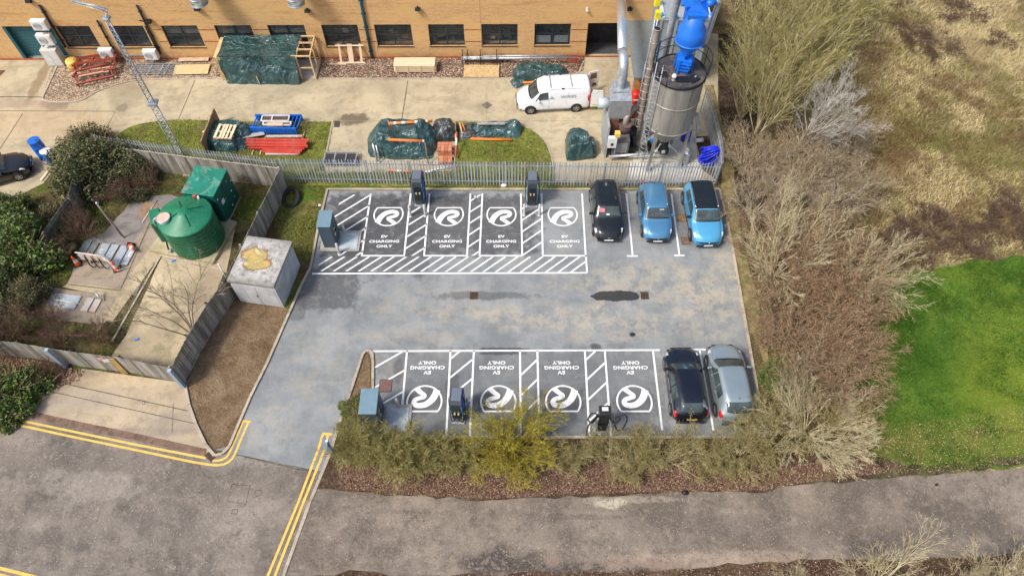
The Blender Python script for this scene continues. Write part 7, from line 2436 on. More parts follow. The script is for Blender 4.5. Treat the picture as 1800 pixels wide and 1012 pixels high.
def seg_arrays(P0, P1, R0, R1, k=3):
    A, B = frames(P1 - P0)
    n = len(P0)
    V = np.zeros((n, 2 * k, 3))
    for i in range(k):
        t = 2 * math.pi * i / k
        o = A * math.cos(t) + B * math.sin(t)
        V[:, i] = P0 + o * R0[:, None]
        V[:, k + i] = P1 + o * R1[:, None]
    base = (np.arange(n) * 2 * k)[:, None]
    F = np.concatenate([np.stack([base[:, 0] + i, base[:, 0] + (i + 1) % k, base[:, 0] + k + (i + 1) % k, base[:, 0] + k + i], 1) for i in range(k)])
    return V.reshape(-1, 3), F

class Tree:
    def __init__(s, seed):
        s.r = np.random.RandomState(seed)
        s.lv = {}
        s.tips = []
    def grow(s, starts, dirs, lens, rads, level, kids, seg, wob, trop, ratio, spread, counts, maxlevel):
        r = s.r
        n = len(starts)
        P = starts.copy(); D = dirs / np.linalg.norm(dirs, axis=1, keepdims=True)
        nodes = [P.copy()]; nd = [D.copy()]
        step = lens / seg
        for i in range(seg):
            D = D + r.normal(0, wob, (n, 3)); D[:, 2] += trop[level]
            D /= np.linalg.norm(D, axis=1, keepdims=True)
            P = P + D * step[:, None]
            P[:, 2] = np.maximum(P[:, 2], .03)
            nodes.append(P.copy()); nd.append(D.copy())
        for i in range(seg):
            f0 = 1 - .75 * i / seg; f1 = 1 - .75 * (i + 1) / seg
            s.lv.setdefault(level, []).append((nodes[i], nodes[i + 1], rads * f0, rads * f1))
        if level >= maxlevel:
            s.tips.append(P)
            return
        k = counts[level]
        NS, ND, NL, NR = [], [], [], []
        for j in range(k):
            t = r.uniform(.22 if level else .25, 1.0, n) * seg
            i0 = np.minimum(t.astype(int), seg - 1); f = (t - i0)[:, None]
            N = np.stack(nodes); Dn = np.stack(nd)
            idx = np.arange(n)
            p = N[i0, idx] * (1 - f) + N[i0 + 1, idx] * f
            d = Dn[i0 + 1, idx]
            rd = r.normal(0, 1, (n, 3)); rd -= d * (rd * d).sum(1, keepdims=True); rd /= np.maximum(1e-6, np.linalg.norm(rd, axis=1, keepdims=True))
            nd_ = d + rd * spread[level] * r.uniform(.6, 1.3, (n, 1))
            NS.append(p); ND.append(nd_)
            NL.append(lens * ratio * r.uniform(.6, 1.25, n) * (1.1 - .5 * t / seg)); NR.append(np.maximum(rads * .5 * (1.1 - .6 * t / seg), s.rmin))
        s.grow(np.concatenate(NS), np.concatenate(ND), np.concatenate(NL), np.concatenate(NR), level + 1, kids, max(2, seg - 2 if level < 1 else 2), wob * 1.15, trop, ratio, spread, counts, maxlevel)
    def parts(s, lo, hi, k):
        L = [x for l in range(lo, hi + 1) for x in s.lv.get(l, [])]
        P0 = np.concatenate([x[0] for x in L]); P1 = np.concatenate([x[1] for x in L])
        R0 = np.concatenate([x[2] for x in L]); R1 = np.concatenate([x[3] for x in L])
        return seg_arrays(P0, P1, R0, R1, k)

def leaf_quads(P, size, r, droop=.0):
    n = len(P)
    a = r.normal(0, 1, (n, 3)); a[:, 2] *= .5; a /= np.linalg.norm(a, axis=1, keepdims=True)
    b = r.normal(0, 1, (n, 3)); b -= a * (a * b).sum(1, keepdims=True); b /= np.linalg.norm(b, axis=1, keepdims=True)
    sz = size * r.uniform(.6, 1.4, (n, 1))
    V = np.stack([P - a * sz, P + b * sz * .5, P + a * sz, P - b * sz * .5], 1).reshape(-1, 3)
    F = np.arange(4 * n).reshape(-1, 4)
    return V, F

PROTO = {}
def bare(kind, seed, H, R, stems, counts, mat_t, mat_c, lean=(0, 0), r0=.035, rmin=.008, splay=.55, trop=(.03, .02, .0, -.01), ratio=.52, spread=(.75, .85, .95), leaves=None, seg=6, wob=.12):
    """returns (meshes) for a leafless many-stemmed shrub or tree, about 1 unit = 1 m"""
    T = Tree(seed); T.rmin = rmin
    r = T.r
    a = r.uniform(0, 2 * math.pi, stems)
    sp = splay * np.sqrt(r.uniform(0, 1, stems))
    D = np.stack([np.cos(a) * sp + lean[0], np.sin(a) * sp + lean[1], np.ones(stems)], 1)
    S0 = np.stack([np.cos(a) * .12 * R / 2, np.sin(a) * .12 * R / 2, np.zeros(stems)], 1)
    T.grow(S0, D, H * .85 * r.uniform(.7, 1.1, stems), np.full(stems, r0), 0, None, seg, wob, trop, ratio, spread, counts, len(counts))
    out = [('trunk', T.parts(0, 1, 4), mat_t), ('crown', T.parts(2, len(counts), 3), mat_c)]
    if leaves:
        n, size, lm = leaves
        tips = np.concatenate(T.tips + [x[1] for x in T.lv[len(counts)]])
        P = tips[r.randint(0, len(tips), n)] + r.normal(0, .08, (n, 3))
        P[:, 2] = np.maximum(P[:, 2], .03)
        out.append(('foliage', leaf_quads(P, size, r), lm))
    return out

def make_plant(spec, name, label, cat, group):
    o = thing(name, label, cat, (0, 0, 0), 0, group)
    for nm, (V, F), mat in spec:
        tris_mesh(nm, V, F, mat, o)
    return o

placed = {}
def place(key, builder, name, label, cat, group, px, py, s=1.0, rz=None, z=.02, sz=None):
    q = G(px, py)
    rz = rng.uniform(0, 6.28) if rz is None else rz
    if key not in placed:
        o = make_plant(builder(), name, label, cat, group)
        placed[key] = o
    else:
        o = dup(placed[key]); o['label'] = label; o['group'] = group
        if not group:
            del o['group']
    o.location = (q.x, q.y, z)
    o.rotation_euler = (0, 0, rz)
    o.scale = (s, s, sz or s)
    return o

tw_olive = twig_mat('olive_twigs', [(.12, .105, .035), (.33, .29, .10), (.58, .51, .23)])
tw_olive_d = twig_mat('olive_brown_twigs', [(.16, .13, .05), (.32, .27, .11), (.50, .43, .21)])
tw_brown = twig_mat('brown_twigs', [(.13, .075, .04), (.33, .215, .125), (.52, .37, .23)])
tw_mauve = twig_mat('tan_brown_twigs', [(.15, .105, .06), (.34, .26, .16), (.56, .46, .32)])
tw_pale = twig_mat('pale_twigs', [(.28, .23, .12), (.52, .45, .27), (.72, .65, .44)])
tw_silver = twig_mat('silver_twigs', [(.30, .27, .22), (.46, .43, .37), (.60, .57, .52)])
tw_yellow = twig_mat('yellow_twigs', [(.18, .15, .02), (.35, .29, .035), (.48, .40, .07)])
tw_dark = twig_mat('dark_bramble', [(.075, .045, .032), (.13, .08, .055), (.21, .14, .10)])
lf_green = island('small_green_leaves', [(.05, .11, .012), (.10, .19, .02), (.18, .26, .04)], .7)
lf_yel = island('yellow_green_leaves', [(.18, .18, .02), (.28, .26, .03), (.38, .33, .06)], .7)
lf_olive = island('olive_leaves', [(.10, .10, .02), (.17, .16, .035), (.26, .22, .06)], .7)
lf_dark = island('dark_evergreen_leaves', [(.020, .045, .014), (.05, .085, .022), (.10, .135, .045), (.17, .18, .075)], .55, spec=.4)
lf_brown = island('brownish_bush_leaves', [(.04, .045, .018), (.08, .075, .032), (.15, .12, .06), (.25, .195, .12)], .75)
lf_bright = island('bright_bush_leaves', [(.05, .11, .012), (.12, .22, .02), (.25, .36, .05)], .6)

tall = lambda sd: (lambda: bare('tall', sd, 6.6, 2.6, 13, (10, 6, 4), tw_pale, tw_olive, r0=.046, rmin=.010, splay=.5, trop=(.03, .04, .03, .02), spread=(.42, .5, .6), ratio=.50, wob=.06))
bushy = lambda sd, m1, m2: (lambda: bare('bushy', sd, 3.1, 2.2, 20, (8, 6, 4), m1, m2, r0=.030, rmin=.009, splay=1.0, trop=(-.01, .0, .0, -.01), spread=(.65, .75, .85), ratio=.56, wob=.09))
vase = lambda sd, m1, m2: (lambda: bare('vase', sd, 4.4, 3, 17, (9, 6, 4), m1, m2, r0=.036, rmin=.008, splay=.95, trop=(.015, .02, .01, .0), spread=(.45, .55, .6), ratio=.52, wob=.06))

GA = 'tall olive twigged trees beside the silo fence'
for k, (px, py, s, lb) in enumerate((
        (1330, 238, 1.0, 'tall olive twigged tree nearest the pale silver tree, by the fence corner'),
        (1350, 196, 1.12, 'tall olive twigged tree directly right of the silo, with the densest fan of stems'),
        (1302, 205, .85, 'narrow olive twigged tree closest to the palisade beside the silo'),
        (1318, 140, 1.0, 'olive twigged tree right of the filter house corner'),
        (1372, 130, 1.15, 'broad olive twigged tree second row from the filter house'),
        (1425, 175, .95, 'olive twigged tree standing towards the meadow above the silver tree'),
        (1430, 100, 1.05, 'olive twigged tree at the meadow edge level with the blue cyclone'),
        (1312, 75, .95, 'olive twigged tree beside the top of the filter house'),
        (1375, 55, 1.1, 'olive twigged tree at the upper edge of the photo, middle of the belt'),
        (1450, 30, 1.0, 'olive twigged tree at the upper edge nearest the meadow'),
        (1330, 5, 1.0, 'olive twigged tree whose base is cut by the upper edge near the filter house'),
        (1405, -20, 1.1, 'olive twigged tree rising from beyond the upper edge, middle of the belt'),
        (1480, 75, .7, 'small olive brown tree at the outer side of the belt by the meadow'),
        (1290, 20, .8, 'olive twigged tree squeezed against the blue filter house wall'))):
    kk = 'tall%d' % (k % 3)
    place(kk, tall(11 + k % 3), 'bare_tree', lb, 'tree', GA, px, py, s)
place('silver', lambda: bare('silver', 77, 6.8, 2.5, 5, (16, 8, 6), tw_silver, tw_silver, lean=(.34, .05), r0=.05, rmin=.009, splay=.4, trop=(.0, .01, .0, .0), spread=(.55, .6, .7), ratio=.46, seg=8, wob=.05), 'silver_tree', 'slender silver barked bare tree leaning towards the meadow', 'tree', None, 1385, 274, 1.0, 0)
GB = 'brown twiggy thicket between the car park and the meadow'
for k, (px, py, s, lb) in enumerate((
        (1305, 300, .95, 'mauve twiggy shrub beside the palisade corner and the hose coil'),
        (1345, 335, 1.0, 'mauve twiggy shrub right of the bright blue SUV tail'),
        (1395, 320, 1.05, 'twiggy shrub at the foot of the silver tree'),
        (1450, 305, 1.0, 'twiggy shrub right of the silver tree foot towards the meadow'),
        (1490, 268, .8, 'outlying twiggy shrub on the meadow edge right of the silver tree crown'),
        (1320, 380, .95, 'twiggy shrub overhanging the kerb beside the bright blue SUV windscreen'),
        (1385, 385, 1.1, 'dense mauve shrub in the middle of the belt level with the parked cars'),
        (1450, 375, 1.1, 'dense mauve shrub at the meadow side level with the parked cars'),
        (1500, 350, .85, 'brown shrub at the meadow edge above the dark bramble'),
        (1325, 455, .85, 'low twiggy shrub spilling over the kerb below the bright blue SUV'),
        (1410, 450, 1.1, 'brown shrub right of the pale fan shaped tree'),
        (1465, 450, 1.0, 'brown shrub left of the pale yellow tree by the lawn corner'),
        (1370, 540, 1.05, 'rust brown shrub below the pale fan shaped tree by the kerb'),
        (1430, 520, 1.25, 'largest rust brown shrub in the middle of the belt'),
        (1480, 555, 1.15, 'rust brown shrub bordering the lawn at its upper left'),
        (1390, 600, 1.1, 'rust brown shrub by the kerb above the ivy patch'),
        (1445, 620, 1.2, 'rust brown shrub bordering the lawn at mid height'),
        (1492, 628, .85, 'rust brown shrub touching the lawn edge below the pale yellow tree'),
        (1340, 600, .6, 'small brown shrub at the kerb opposite the grey hatchback bonnet'),
        (1475, 692, .85, 'brown shrub at the lawn edge above the large pale bush'))):
    t = k % 4
    if k < 9:
        place('mauve%d' % (k % 2), bushy(21 + k % 2, tw_silver if k % 2 else tw_pale, tw_mauve), 'thicket_shrub', lb, 'shrub', GB, px, py, s)
    else:
        place('brown%d' % (k % 2), bushy(31 + k % 2, tw_mauve, tw_brown), 'thicket_shrub', lb, 'shrub', GB, px, py, s)
place('fan', vase(41, tw_pale, tw_pale), 'fan_tree', 'pale yellowish fan shaped bare tree beside the kerb below the bright blue SUV', 'tree', None, 1355, 487, 1.12)
place('pale0', vase(43, tw_pale, tw_pale), 'pale_tree', 'pale yellow bare tree reaching over the top left corner of the lawn', 'tree', None, 1497, 508, .88)
place('mauvefan', vase(44, tw_mauve, tw_mauve), 'pinkish_shrub', 'pinkish brown shrub just above the ivy patch by the grey hatchback', 'shrub', None, 1412, 688, .75)
place('bigpale', lambda: bare('big', 55, 3.9, 4, 40, (8, 6, 5), tw_pale, tw_pale, r0=.036, rmin=.009, splay=1.7, trop=(.0, .01, .0, -.01), spread=(.5, .6, .7), ratio=.5, seg=7, wob=.07), 'pale_bush', 'largest pale bare bush spreading at the lower right end of the car park', 'shrub', None, 1415, 762, .86)
for px, py, s, lb in ((1355, 792, .8, 'olive twiggy shrub left of the largest pale bush'), (1480, 775, .8, 'olive twiggy shrub between the largest pale bush and the lawn'), (1340, 740, .6, 'small twiggy shrub touching the grey hatchback')):
    place('oliveb', bushy(53, tw_olive, tw_olive_d), 'olive_shrub', lb, 'shrub', 'olive shrubs round the largest pale bush', px, py, s)
# ivy patch
def leafy(seed, R, H, n, size, m1, m2, frac=.35, lobes=26, tw=True):
    r = np.random.RandomState(seed)
    out = []
    C0 = r.normal(0, 1, (lobes, 3)); C0 /= np.linalg.norm(C0, axis=1, keepdims=True)
    C0 *= r.uniform(.35, .8, (lobes, 1)); C0[:, 2] = np.abs(C0[:, 2])
    def cloud(n_):
        c = C0[r.randint(0, lobes, n_)]
        d = r.normal(0, 1, (n_, 3)); d /= np.linalg.norm(d, axis=1, keepdims=True)
        p = c + d * (r.uniform(0, 1, (n_, 1)) ** .4) * .30
        p = p * np.array([[R, R, H]])
        p[:, 2] = np.maximum(.04, p[:, 2])
        return p
    a = r.uniform(0, 2 * math.pi, 60); rr = r.uniform(.3, 1, 60)
    P1 = np.stack([np.cos(a) * rr * R * .8, np.sin(a) * rr * R * .8, H * (1.0 - .5 * rr)], 1)
    P0 = P1 * np.array([[.05, .05, 0]])
    out.append(('trunk', seg_arrays(P0, P1, np.full(60, .05), np.full(60, .015), 4), tw_olive_d))
    n1 = int(n * (1 - frac))
    out.append(('crown', leaf_quads(cloud(n1), size, r), m1))
    out.append(('leaf_tips', leaf_quads(cloud(n - n1), size * 1.1, r), m2))
    if tw:
        q = cloud(900)
        out.append(('twigs', seg_arrays(q, q + r.normal(0, .28, (900, 3)) + np.array([[0, 0, .12]]), np.full(900, .012), np.full(900, .006), 3), tw_brown))
    return out
L_ = 'leafy evergreen bushes at the left of the compound'
place('leafA', lambda: leafy(61, 3.3, 3.1, 28000, .08, lf_dark, lf_brown, .35), 'evergreen_bush', 'large dark evergreen bush right of the blue barrels', 'bush', L_, 172, 315, 1.0, .3, .0)
place('leafB', lambda: leafy(62, 2.3, 3.0, 12000, .08, lf_dark, lf_brown, .6), 'evergreen_bush', 'rounded brownish green bush behind the large dark one, at the yard edge', 'bush', L_, 165, 268, .85, .3, .0)
place('leafC', lambda: leafy(63, 2.9, 3.2, 20000, .09, lf_dark, lf_bright, .32), 'evergreen_bush', 'bushy evergreen with bright green leaf tips at the left edge', 'bush', L_, 48, 455, 1.05, 1.0, .0)
place('leafB', None, 'evergreen_bush', 'dark bush filling the gap between the large bush and the bright tipped one', 'bush', L_, 105, 395, .62, 2.0, .0)
place('leafA', None, 'evergreen_bush', 'dark evergreen bush cut by the left edge below the bright tipped one', 'bush', L_, -12, 525, .8, 2.5, .0)
place('leafB', None, 'evergreen_bush', 'low dark bush spilling towards the lower access plates', 'bush', L_, 55, 525, .62, .9, .0)
place('leafC', None, 'evergreen_bush', 'bright green topped shrub directly below the black car', 'bush', L_, 20, 385, .62, 2.2, .0)
place('leafA', None, 'evergreen_bush', 'dark green spreading end of the large bush towards the mast', 'bush', L_, 240, 322, .55, 2.9, .0)
place('leafD', lambda: leafy(64, 2.2, 1.7, 15000, .08, lf_dark, lf_green, .4), 'clipped_hedge', 'low rounded green hedge at the left edge beside the forecourt', 'hedge', None, 28, 698, 1.0, .3, .0)
place('leafD', None, 'clipped_hedge', 'green hedge cut by the left edge, nearer the lower timber fence', 'hedge', None, -40, 690, .95, 1.8, .0)
place('ivy', lambda: leafy(65, 1.7, .9, 7000, .07, lf_dark, lf_green, .5, tw=True), 'ivy_patch', 'bright green ivy patch beside the grey hatchback mirror', 'ivy', 'green ivy and leafy patches', 1376, 664, .8)
place('ivy', None, 'ivy_patch', 'green ivy patch under the pinkish brown shrub', 'ivy', 'green ivy and leafy patches', 1430, 655, .8)
place('ivy', None, 'ivy_patch', 'leafy green shrub behind the lower feeder cabinet', 'ivy', 'green ivy and leafy patches', 625, 722, .55)
place('ivy', None, 'ivy_patch', 'small leafy green tuft at the foot of the island', 'ivy', 'green ivy and leafy patches', 612, 752, .42)
# undergrowth of dead stems in the compound
for k, (px, py, s, lb) in enumerate(((150, 420, .55, 'low dead brambles left of the vent pole'), (135, 400, .5, 'dead brambles under the large bush'), (215, 350, .5, 'thin dead stems below the large bush, towards the green tank'), (262, 330, .5, 'thin dead stems near the mast foot'),
                                  (40, 585, .6, 'dead brambles behind the lower fence at the left'), (110, 600, .5, 'dead stems around the short pink pipe'), (180, 600, .45, 'dead stems beside the sandy enclosure corner'), (15, 605, .7, 'pale dead climber over the lower fence at the left edge'),
                                  (100, 560, .45, 'dead brambles at the left end of the lower slab'), (118, 450, .5, 'dead brambles left of the traffic cones'), (437, 312, .45, 'small bare shrub by the fence meeting corner'), (90, 660, .35, 'reddish brown low stems left of the forecourt'))):
    place('dead', bushy(71, tw_brown, tw_dark), 'dead_bramble', lb, 'brambles', 'dead brambles in the compound', px, py, s)
place('sapling', lambda: bare('sap', 84, 4.6, 2, 6, (8, 5, 3), twig_mat('sapling_bark', [(.16, .12, .08), (.25, .20, .14)]), twig_mat('sapling_twigs', [(.24, .19, .12), (.40, .34, .24)]), lean=(-.35, .15), r0=.042, rmin=.008, splay=1.0, trop=(-.02, .0, .0, .0), spread=(.65, .7, .7), ratio=.5, wob=.1), 'bare_sapling', 'thin bare sapling leaning over the sandy enclosure by the diagonal fence', 'tree', None, 338, 590, 1.05, 0)
# hedge along the bottom of the car park
GH = 'shrubs along the strip between the bays and the lane'
hedge = [(622, 802, .58, 'o', 'olive shrub at the entrance corner beside the sign post'), (660, 803, .74, 'o', 'olive green shrub in front of the lower feeder cabinet'), (712, 806, .80, 'o', 'olive green shrub below the first lower bay emblem'),
         (760, 803, .74, 'o', 'olive green shrub left of the yellow willow'), (688, 796, .45, 'o', 'olive shrub touching the cabinet pad'), (805, 812, .62, 'o', 'low olive shrub at the left foot of the yellow willow'),
         (985, 805, .55, 't', 'low tan shrub at the right foot of the yellow willow'), (1030, 800, .6, 't', 'low tan shrub below the slim charger'), (1075, 805, .62, 't', 'tan twiggy shrub below the last lower EV bay'), (1125, 800, .6, 't', 'tan twiggy shrub left of the black hatchback tail'),
         (1170, 806, .68, 't', 'taller tan twiggy shrub in front of the blue black hatchback'), (1215, 800, .6, 't', 'tan twiggy shrub directly below the blue black hatchback'), (1260, 805, .65, 't', 'tan twiggy shrub between the two lower parked cars'), (1305, 800, .7, 't', 'tan twiggy shrub below the grey hatchback'),
         (735, 815, .6, 'o', 'olive shrub nearest the lane below the first bays'), (1100, 818, .5, 't', 'low tan shrub nearest the lane, middle of the strip'), (1240, 825, .45, 't', 'low tan shrub nearest the lane below the parked cars'), (955, 815, .5, 't', 'low tan shrub half under the yellow willow')]
for px, py, s, kd_, lb in hedge:
    s *= rng.uniform(.78, 1.2); px += rng.uniform(-9, 9); py += rng.uniform(-6, 5)
    if kd_ == 'o':
        place('hedgeo', lambda: bare('ho', 91, 2.7, 2.2, 20, (8, 6, 6), tw_olive, tw_olive, r0=.025, rmin=.009, splay=1.0, trop=(-.01, .0, .0, -.01), spread=(.65, .75, .85), ratio=.55, wob=.1, leaves=(2600, .036, lf_olive)), 'hedge_shrub', lb, 'shrub', GH, px, py, s)
    else:
        place('hedget', lambda: bare('ht', 92, 2.6, 2.4, 16, (8, 6, 5), tw_pale, tw_olive_d, r0=.022, rmin=.008, splay=1.3, trop=(-.02, .0, .0, -.01), spread=(.65, .8, .9), ratio=.55, wob=.1, leaves=(900, .04, lf_olive)), 'hedge_shrub', lb, 'shrub', GH, px, py, s)
place('willow', lambda: bare('wil', 98, 2.9, 2.6, 44, (8, 6, 5), tw_yellow, tw_yellow, r0=.026, rmin=.009, splay=1.9, trop=(.03, .04, .01, .01), spread=(.6, .7, .75), ratio=.5, wob=.12, leaves=(3000, .035, lf_yel)), 'yellow_willow', 'bright yellow twigged willow overhanging the lower bays', 'shrub', None, 900, 790, 1.0)
# bottom right bare shrubs
place('pale0', None, 'roadside_tree', 'pale bare tree rising from the lower edge over the lane', 'tree', None, 1538, 1045, .85)
place('thin', vase(97, tw_mauve, tw_pale), 'roadside_shrub', 'pinkish pale shrub at the lower right corner', 'shrub', None, 1735, 1050, .72)
place('thin', None, 'roadside_shrub', 'thin pale shrub at the lower edge left of the pale tree', 'shrub', None, 1388, 1040, .42)
place('thin', None, 'roadside_shrub', 'small shrub at the lower edge between the pale tree and the corner shrub', 'shrub', None, 1660, 1040, .5)
# brambles in the meadow
GM = 'dark bramble mounds in the rough meadow'
for px, py, s, lb in ((1590, 430, .95, 'dark bramble mound along the top left edge of the lawn'), (1640, 415, 1.0, 'dark bramble mound above the lawn, middle of the row'), (1685, 430, .8, 'bramble mound above the lawn towards the right'), (1560, 448, .6, 'small bramble mound at the lawn corner by the thicket'),
                      (1770, 385, 1.0, 'dark bramble mound at the right edge above the lawn'), (1800, 400, .8, 'bramble mound cut by the right edge above the lawn'), (1735, 420, .6, 'low brambles between the two bramble rows above the lawn'),
                      (1600, 65, .8, 'dark bramble mound in the meadow, upper left of the three'), (1640, 85, .9, 'dark bramble mound in the meadow, lowest of the three'), (1690, 30, .9, 'dark bramble mound in the meadow, near the upper edge'), (1755, 78, .6, 'small brown bramble mound right of the others in the upper meadow'), (1580, 5, .5, 'brown bramble mound at the upper edge of the meadow')):
    o = place('bram', lambda: bare('br', 99, 2.4, 2.4, 20, (8, 7, 6), tw_dark, tw_dark, r0=.025, rmin=.010, splay=2.2, trop=(-.06, -.02, -.01, -.02), spread=(.9, 1.0, 1.0), ratio=.5, wob=.2), 'bramble_mound', lb, 'brambles', GM, px, py, s, sz=s * .55)

# ------------------------------------------------------------------ uncountable ground cover
def scatter_px(poly, n, seed):
    """random ground points inside a photograph outline"""
    r = random.Random(seed)
    W_ = [G(*p) for p in poly]
    x0, x1 = min(p.x for p in W_), max(p.x for p in W_); y0, y1 = min(p.y for p in W_), max(p.y for p in W_)
    out = []
    while len(out) < n:
        x, y = r.uniform(x0, x1), r.uniform(y0, y1)
        c = False
        for i in range(len(W_)):
            a, b = W_[i], W_[i - 1]
            if (a.y > y) != (b.y > y) and x < (b.x - a.x) * (y - a.y) / (b.y - a.y) + a.x:
                c = not c
        if c:
            out.append((x, y, 0))
    return np.array(out)

def blades(name, poly, n, h, w, mat, seed, z=.02, clump=5, cr=.12, lean=.5, label=None, keep=None):
    P = scatter_px(poly, n, seed)
    if keep is not None:
        k = np.array([mnoise.noise(Vector((p[0] * keep[0], p[1] * keep[0], seed))) > keep[1] for p in P])
        P = P[k]
    r = np.random.RandomState(seed)
    P = np.repeat(P, clump, 0)
    m = len(P)
    P = P + r.normal(0, cr, (m, 3)) * np.array([[1, 1, 0]])
    P[:, 2] = z
    a = r.uniform(0, 2 * math.pi, m)
    d = np.stack([np.cos(a), np.sin(a), np.zeros(m)], 1) * w / 2
    t = r.normal(0, lean, (m, 3)); t[:, 2] = 1
    t = t / np.linalg.norm(t, axis=1, keepdims=True) * (h * r.uniform(.5, 1.3, (m, 1)))
    V = np.stack([P - d, P + d, P + t], 1).reshape(-1, 3)
    o = tris_mesh(name, V, np.arange(3 * m).reshape(-1, 3), mat)
    o['kind'] = 'stuff'
    if label:
        o['label'] = label
    return o
def zoned(mat, scale, lo, hi, amt, col, scale2=None, col2=None, blobs=()):
    """let the colour of blades drift over the field in patches"""
    n = NT.__new__(NT); n.m = mat; n.t = mat.node_tree; n.b = n.t.nodes['Principled BSDF']; n.co = None
    out = n.b.inputs['Base Color'].links[0].from_socket
    out = n.mix(n.math('MULTIPLY', n.step(n.noise(scale, 6, .65, .3), lo, hi), amt), out, col)
    if scale2:
        out = n.mix(n.math('MULTIPLY', n.step(n.noise(scale2, 6, .65, .3), lo, hi), amt), out, col2)
    for px, py, w, h, a, c in blobs:
        out = n.mix(n.math('MULTIPLY', blob_px(n, px, py, w, h, soft=.5, namt=.8, nscale=.5), a), out, c)
    n.link(out, n.b.inputs['Base Color'])
g_tan = island('dry_grass_blades', [(.17, .12, .045), (.44, .35, .17), (.72, .61, .37), (.30, .25, .09)], .85, spec=.2)
g_ol = island('olive_grass_blades', [(.12, .12, .025), (.26, .25, .065), (.42, .38, .14)], .85, spec=.2)
g_gr = island('green_grass_blades', [(.035, .09, .008), (.08, .17, .018), (.16, .26, .04)], .8, spec=.2)
lf_tuft = island('dark_lawn_tufts', [(.02, .06, .006), (.04, .11, .010), (.09, .18, .02)], .8, spec=.2)
g_vg = island('verge_grass_blades', [(.09, .12, .015), (.20, .24, .035), (.34, .35, .09)], .85, spec=.2)
mead = [(1440, -60), (1860, -60), (1860, 400), (1800, 440), (1700, 450), (1600, 470), (1530, 470), (1500, 330)]
blades('rough_grass', mead, 15000, .40, .055, g_tan, 1, .0, 7, .13, .8)
blades('olive_grass', mead, 9000, .32, .05, g_ol, 2, .0, 6, .14, .8, keep=(.22, .0))
lawnp = [(1545, 488), (1600, 482), (1700, 462), (1860, 450), (1860, 800), (1700, 822), (1600, 820), (1535, 800), (1508, 740), (1505, 690), (1528, 600)]
blades('lawn_grass', lawnp, 22000, .10, .032, g_gr, 3, .018, 4, .12, .7)
blades('lawn_tufts', lawnp, 5000, .17, .035, lf_tuft, 31, .018, 9, .13, .9, keep=(.55, .10))
blades('lawn_edge_grass', [(1540, 720), (1860, 690), (1860, 812), (1700, 826), (1600, 828), (1530, 806)], 2500, .08, .03, g_vg, 4, .018, 4, .12, .8, keep=(.4, -.05))
v1p = [(205, 244), (260, 216), (340, 212), (583, 215), (572, 292), (500, 300), (340, 280), (215, 262)]
blades('verge_grass_blades', v1p, 3500, .10, .03, g_vg, 5, .012, 4, .12, .8)
blades('verge_grass_blades', [(805, 218), (900, 222), (945, 242), (960, 270), (970, 318), (805, 315)], 2600, .10, .03, g_vg, 6, .012, 4, .12, .8)
blades('fence_foot_grass', [(505, 326), (1256, 331), (1256, 335), (575, 335), (560, 400), (545, 460), (500, 440), (480, 410)], 2600, .14, .035, g_vg, 7, .014, 4, .1, .8, keep=(.6, -.12))
blades('fence_foot_grass', [(500, 300), (975, 300), (975, 328), (505, 320)], 1800, .12, .03, g_vg, 8, .017, 4, .1, .8)
blades('compound_weeds', [(110, 330), (290, 300), (440, 320), (495, 335), (460, 400), (420, 400), (400, 340), (330, 335), (250, 335), (180, 400), (110, 500), (70, 560), (180, 580), (190, 620), (0, 605), (0, 500), (60, 400)], 3500, .16, .035, g_vg, 9, .008, 4, .14, .8, keep=(.5, .05))
zoned(g_tan, .17, .48, .62, .75, (.16, .145, .045), .30, (.17, .105, .05), ((1520, 200, 60, 120, .6, (.20, .13, .06)), (1730, 60, 120, 70, .5, (.66, .55, .32))))
zoned(g_ol, .21, .50, .62, .7, (.13, .15, .03), .4, (.34, .27, .11))
zoned(g_gr, .28, .48, .62, .7, (.17, .235, .03), .8, (.03, .085, .008), ((1765, 690, 80, 90, .6, (.20, .26, .03)), (1610, 620, 60, 60, .5, (.035, .11, .01)), (1680, 770, 130, 30, .6, (.22, .22, .05))))
lv = island('fallen_leaves', [(.09, .045, .028), (.16, .078, .05), (.24, .13, .08), (.44, .31, .23), (.12, .06, .038), (.20, .14, .09)], .85)
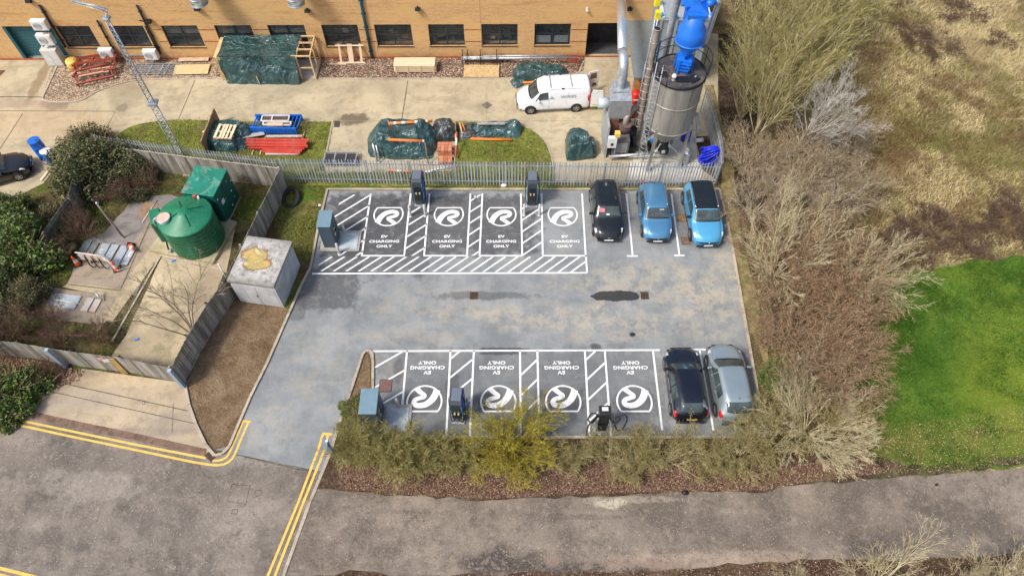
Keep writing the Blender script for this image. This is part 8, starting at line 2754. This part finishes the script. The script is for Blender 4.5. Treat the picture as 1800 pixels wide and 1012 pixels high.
lv2 = island('pale_fallen_leaves', [(.22, .15, .06), (.36, .26, .12), (.50, .40, .22)], .8)
def litter(name, poly, n, size, mat, seed, z=.035):
    P = scatter_px(poly, n, seed)
    r = np.random.RandomState(seed)
    P[:, 2] = z + r.uniform(0, .05, n)
    a = r.uniform(0, 2 * math.pi, n)
    d = np.stack([np.cos(a), np.sin(a), r.normal(0, .35, n)], 1); e = np.stack([-np.sin(a), np.cos(a), r.normal(0, .35, n)], 1)
    s_ = size * r.uniform(.5, 1.4, (n, 1))
    V = np.stack([P - d * s_, P + e * s_ * .6, P + d * s_, P - e * s_ * .6], 1).reshape(-1, 3)
    V[:, 2] = np.maximum(V[:, 2], z - .005)
    o = tris_mesh(name, V, np.arange(4 * n).reshape(-1, 4), mat)
    o['kind'] = 'stuff'
    return o
litter('leaf_litter', [(590, 800), (640, 820), (800, 828), (1000, 822), (1200, 820), (1400, 818), (1520, 800), (1560, 830), (1400, 850), (1345, 862), (1200, 863), (1000, 869), (860, 877), (700, 868), (600, 858)], 26000, .030, lv, 21)
litter('leaf_litter', [(600, 770), (1345, 775), (1440, 800), (1300, 820), (900, 828), (640, 822)], 6000, .032, lv, 22)
litter('leaf_litter', [(0, 622), (150, 652), (140, 668), (60, 700), (0, 660)], 2500, .045, lv, 23, .02)
litter('leaf_litter', [(560, 1010), (720, 1012), (1180, 1000), (1330, 990), (1480, 984), (1860, 972), (1860, 1060), (560, 1060)], 9000, .032, lv, 24)
litter('pale_leaves', [(1530, 760), (1860, 700), (1860, 815), (1700, 826), (1560, 838)], 2600, .026, lv2, 25, .06)
litter('pale_leaves', [(1275, 340), (1500, 300), (1530, 560), (1500, 780), (1345, 760), (1306, 545)], 2500, .028, lv2, 26, .04)
stone = island('road_stones', [(.5, .46, .40), (.7, .66, .6), (.3, .27, .24)], .9)
litter('road_grit', [(0, 760), (360, 830), (480, 850), (430, 1012), (0, 1012)], 900, .018, stone, 27, .026)
litter('road_grit', [(560, 880), (1000, 885), (1800, 840), (1800, 960), (1200, 985), (560, 1000)], 1500, .016, stone, 28, .024)
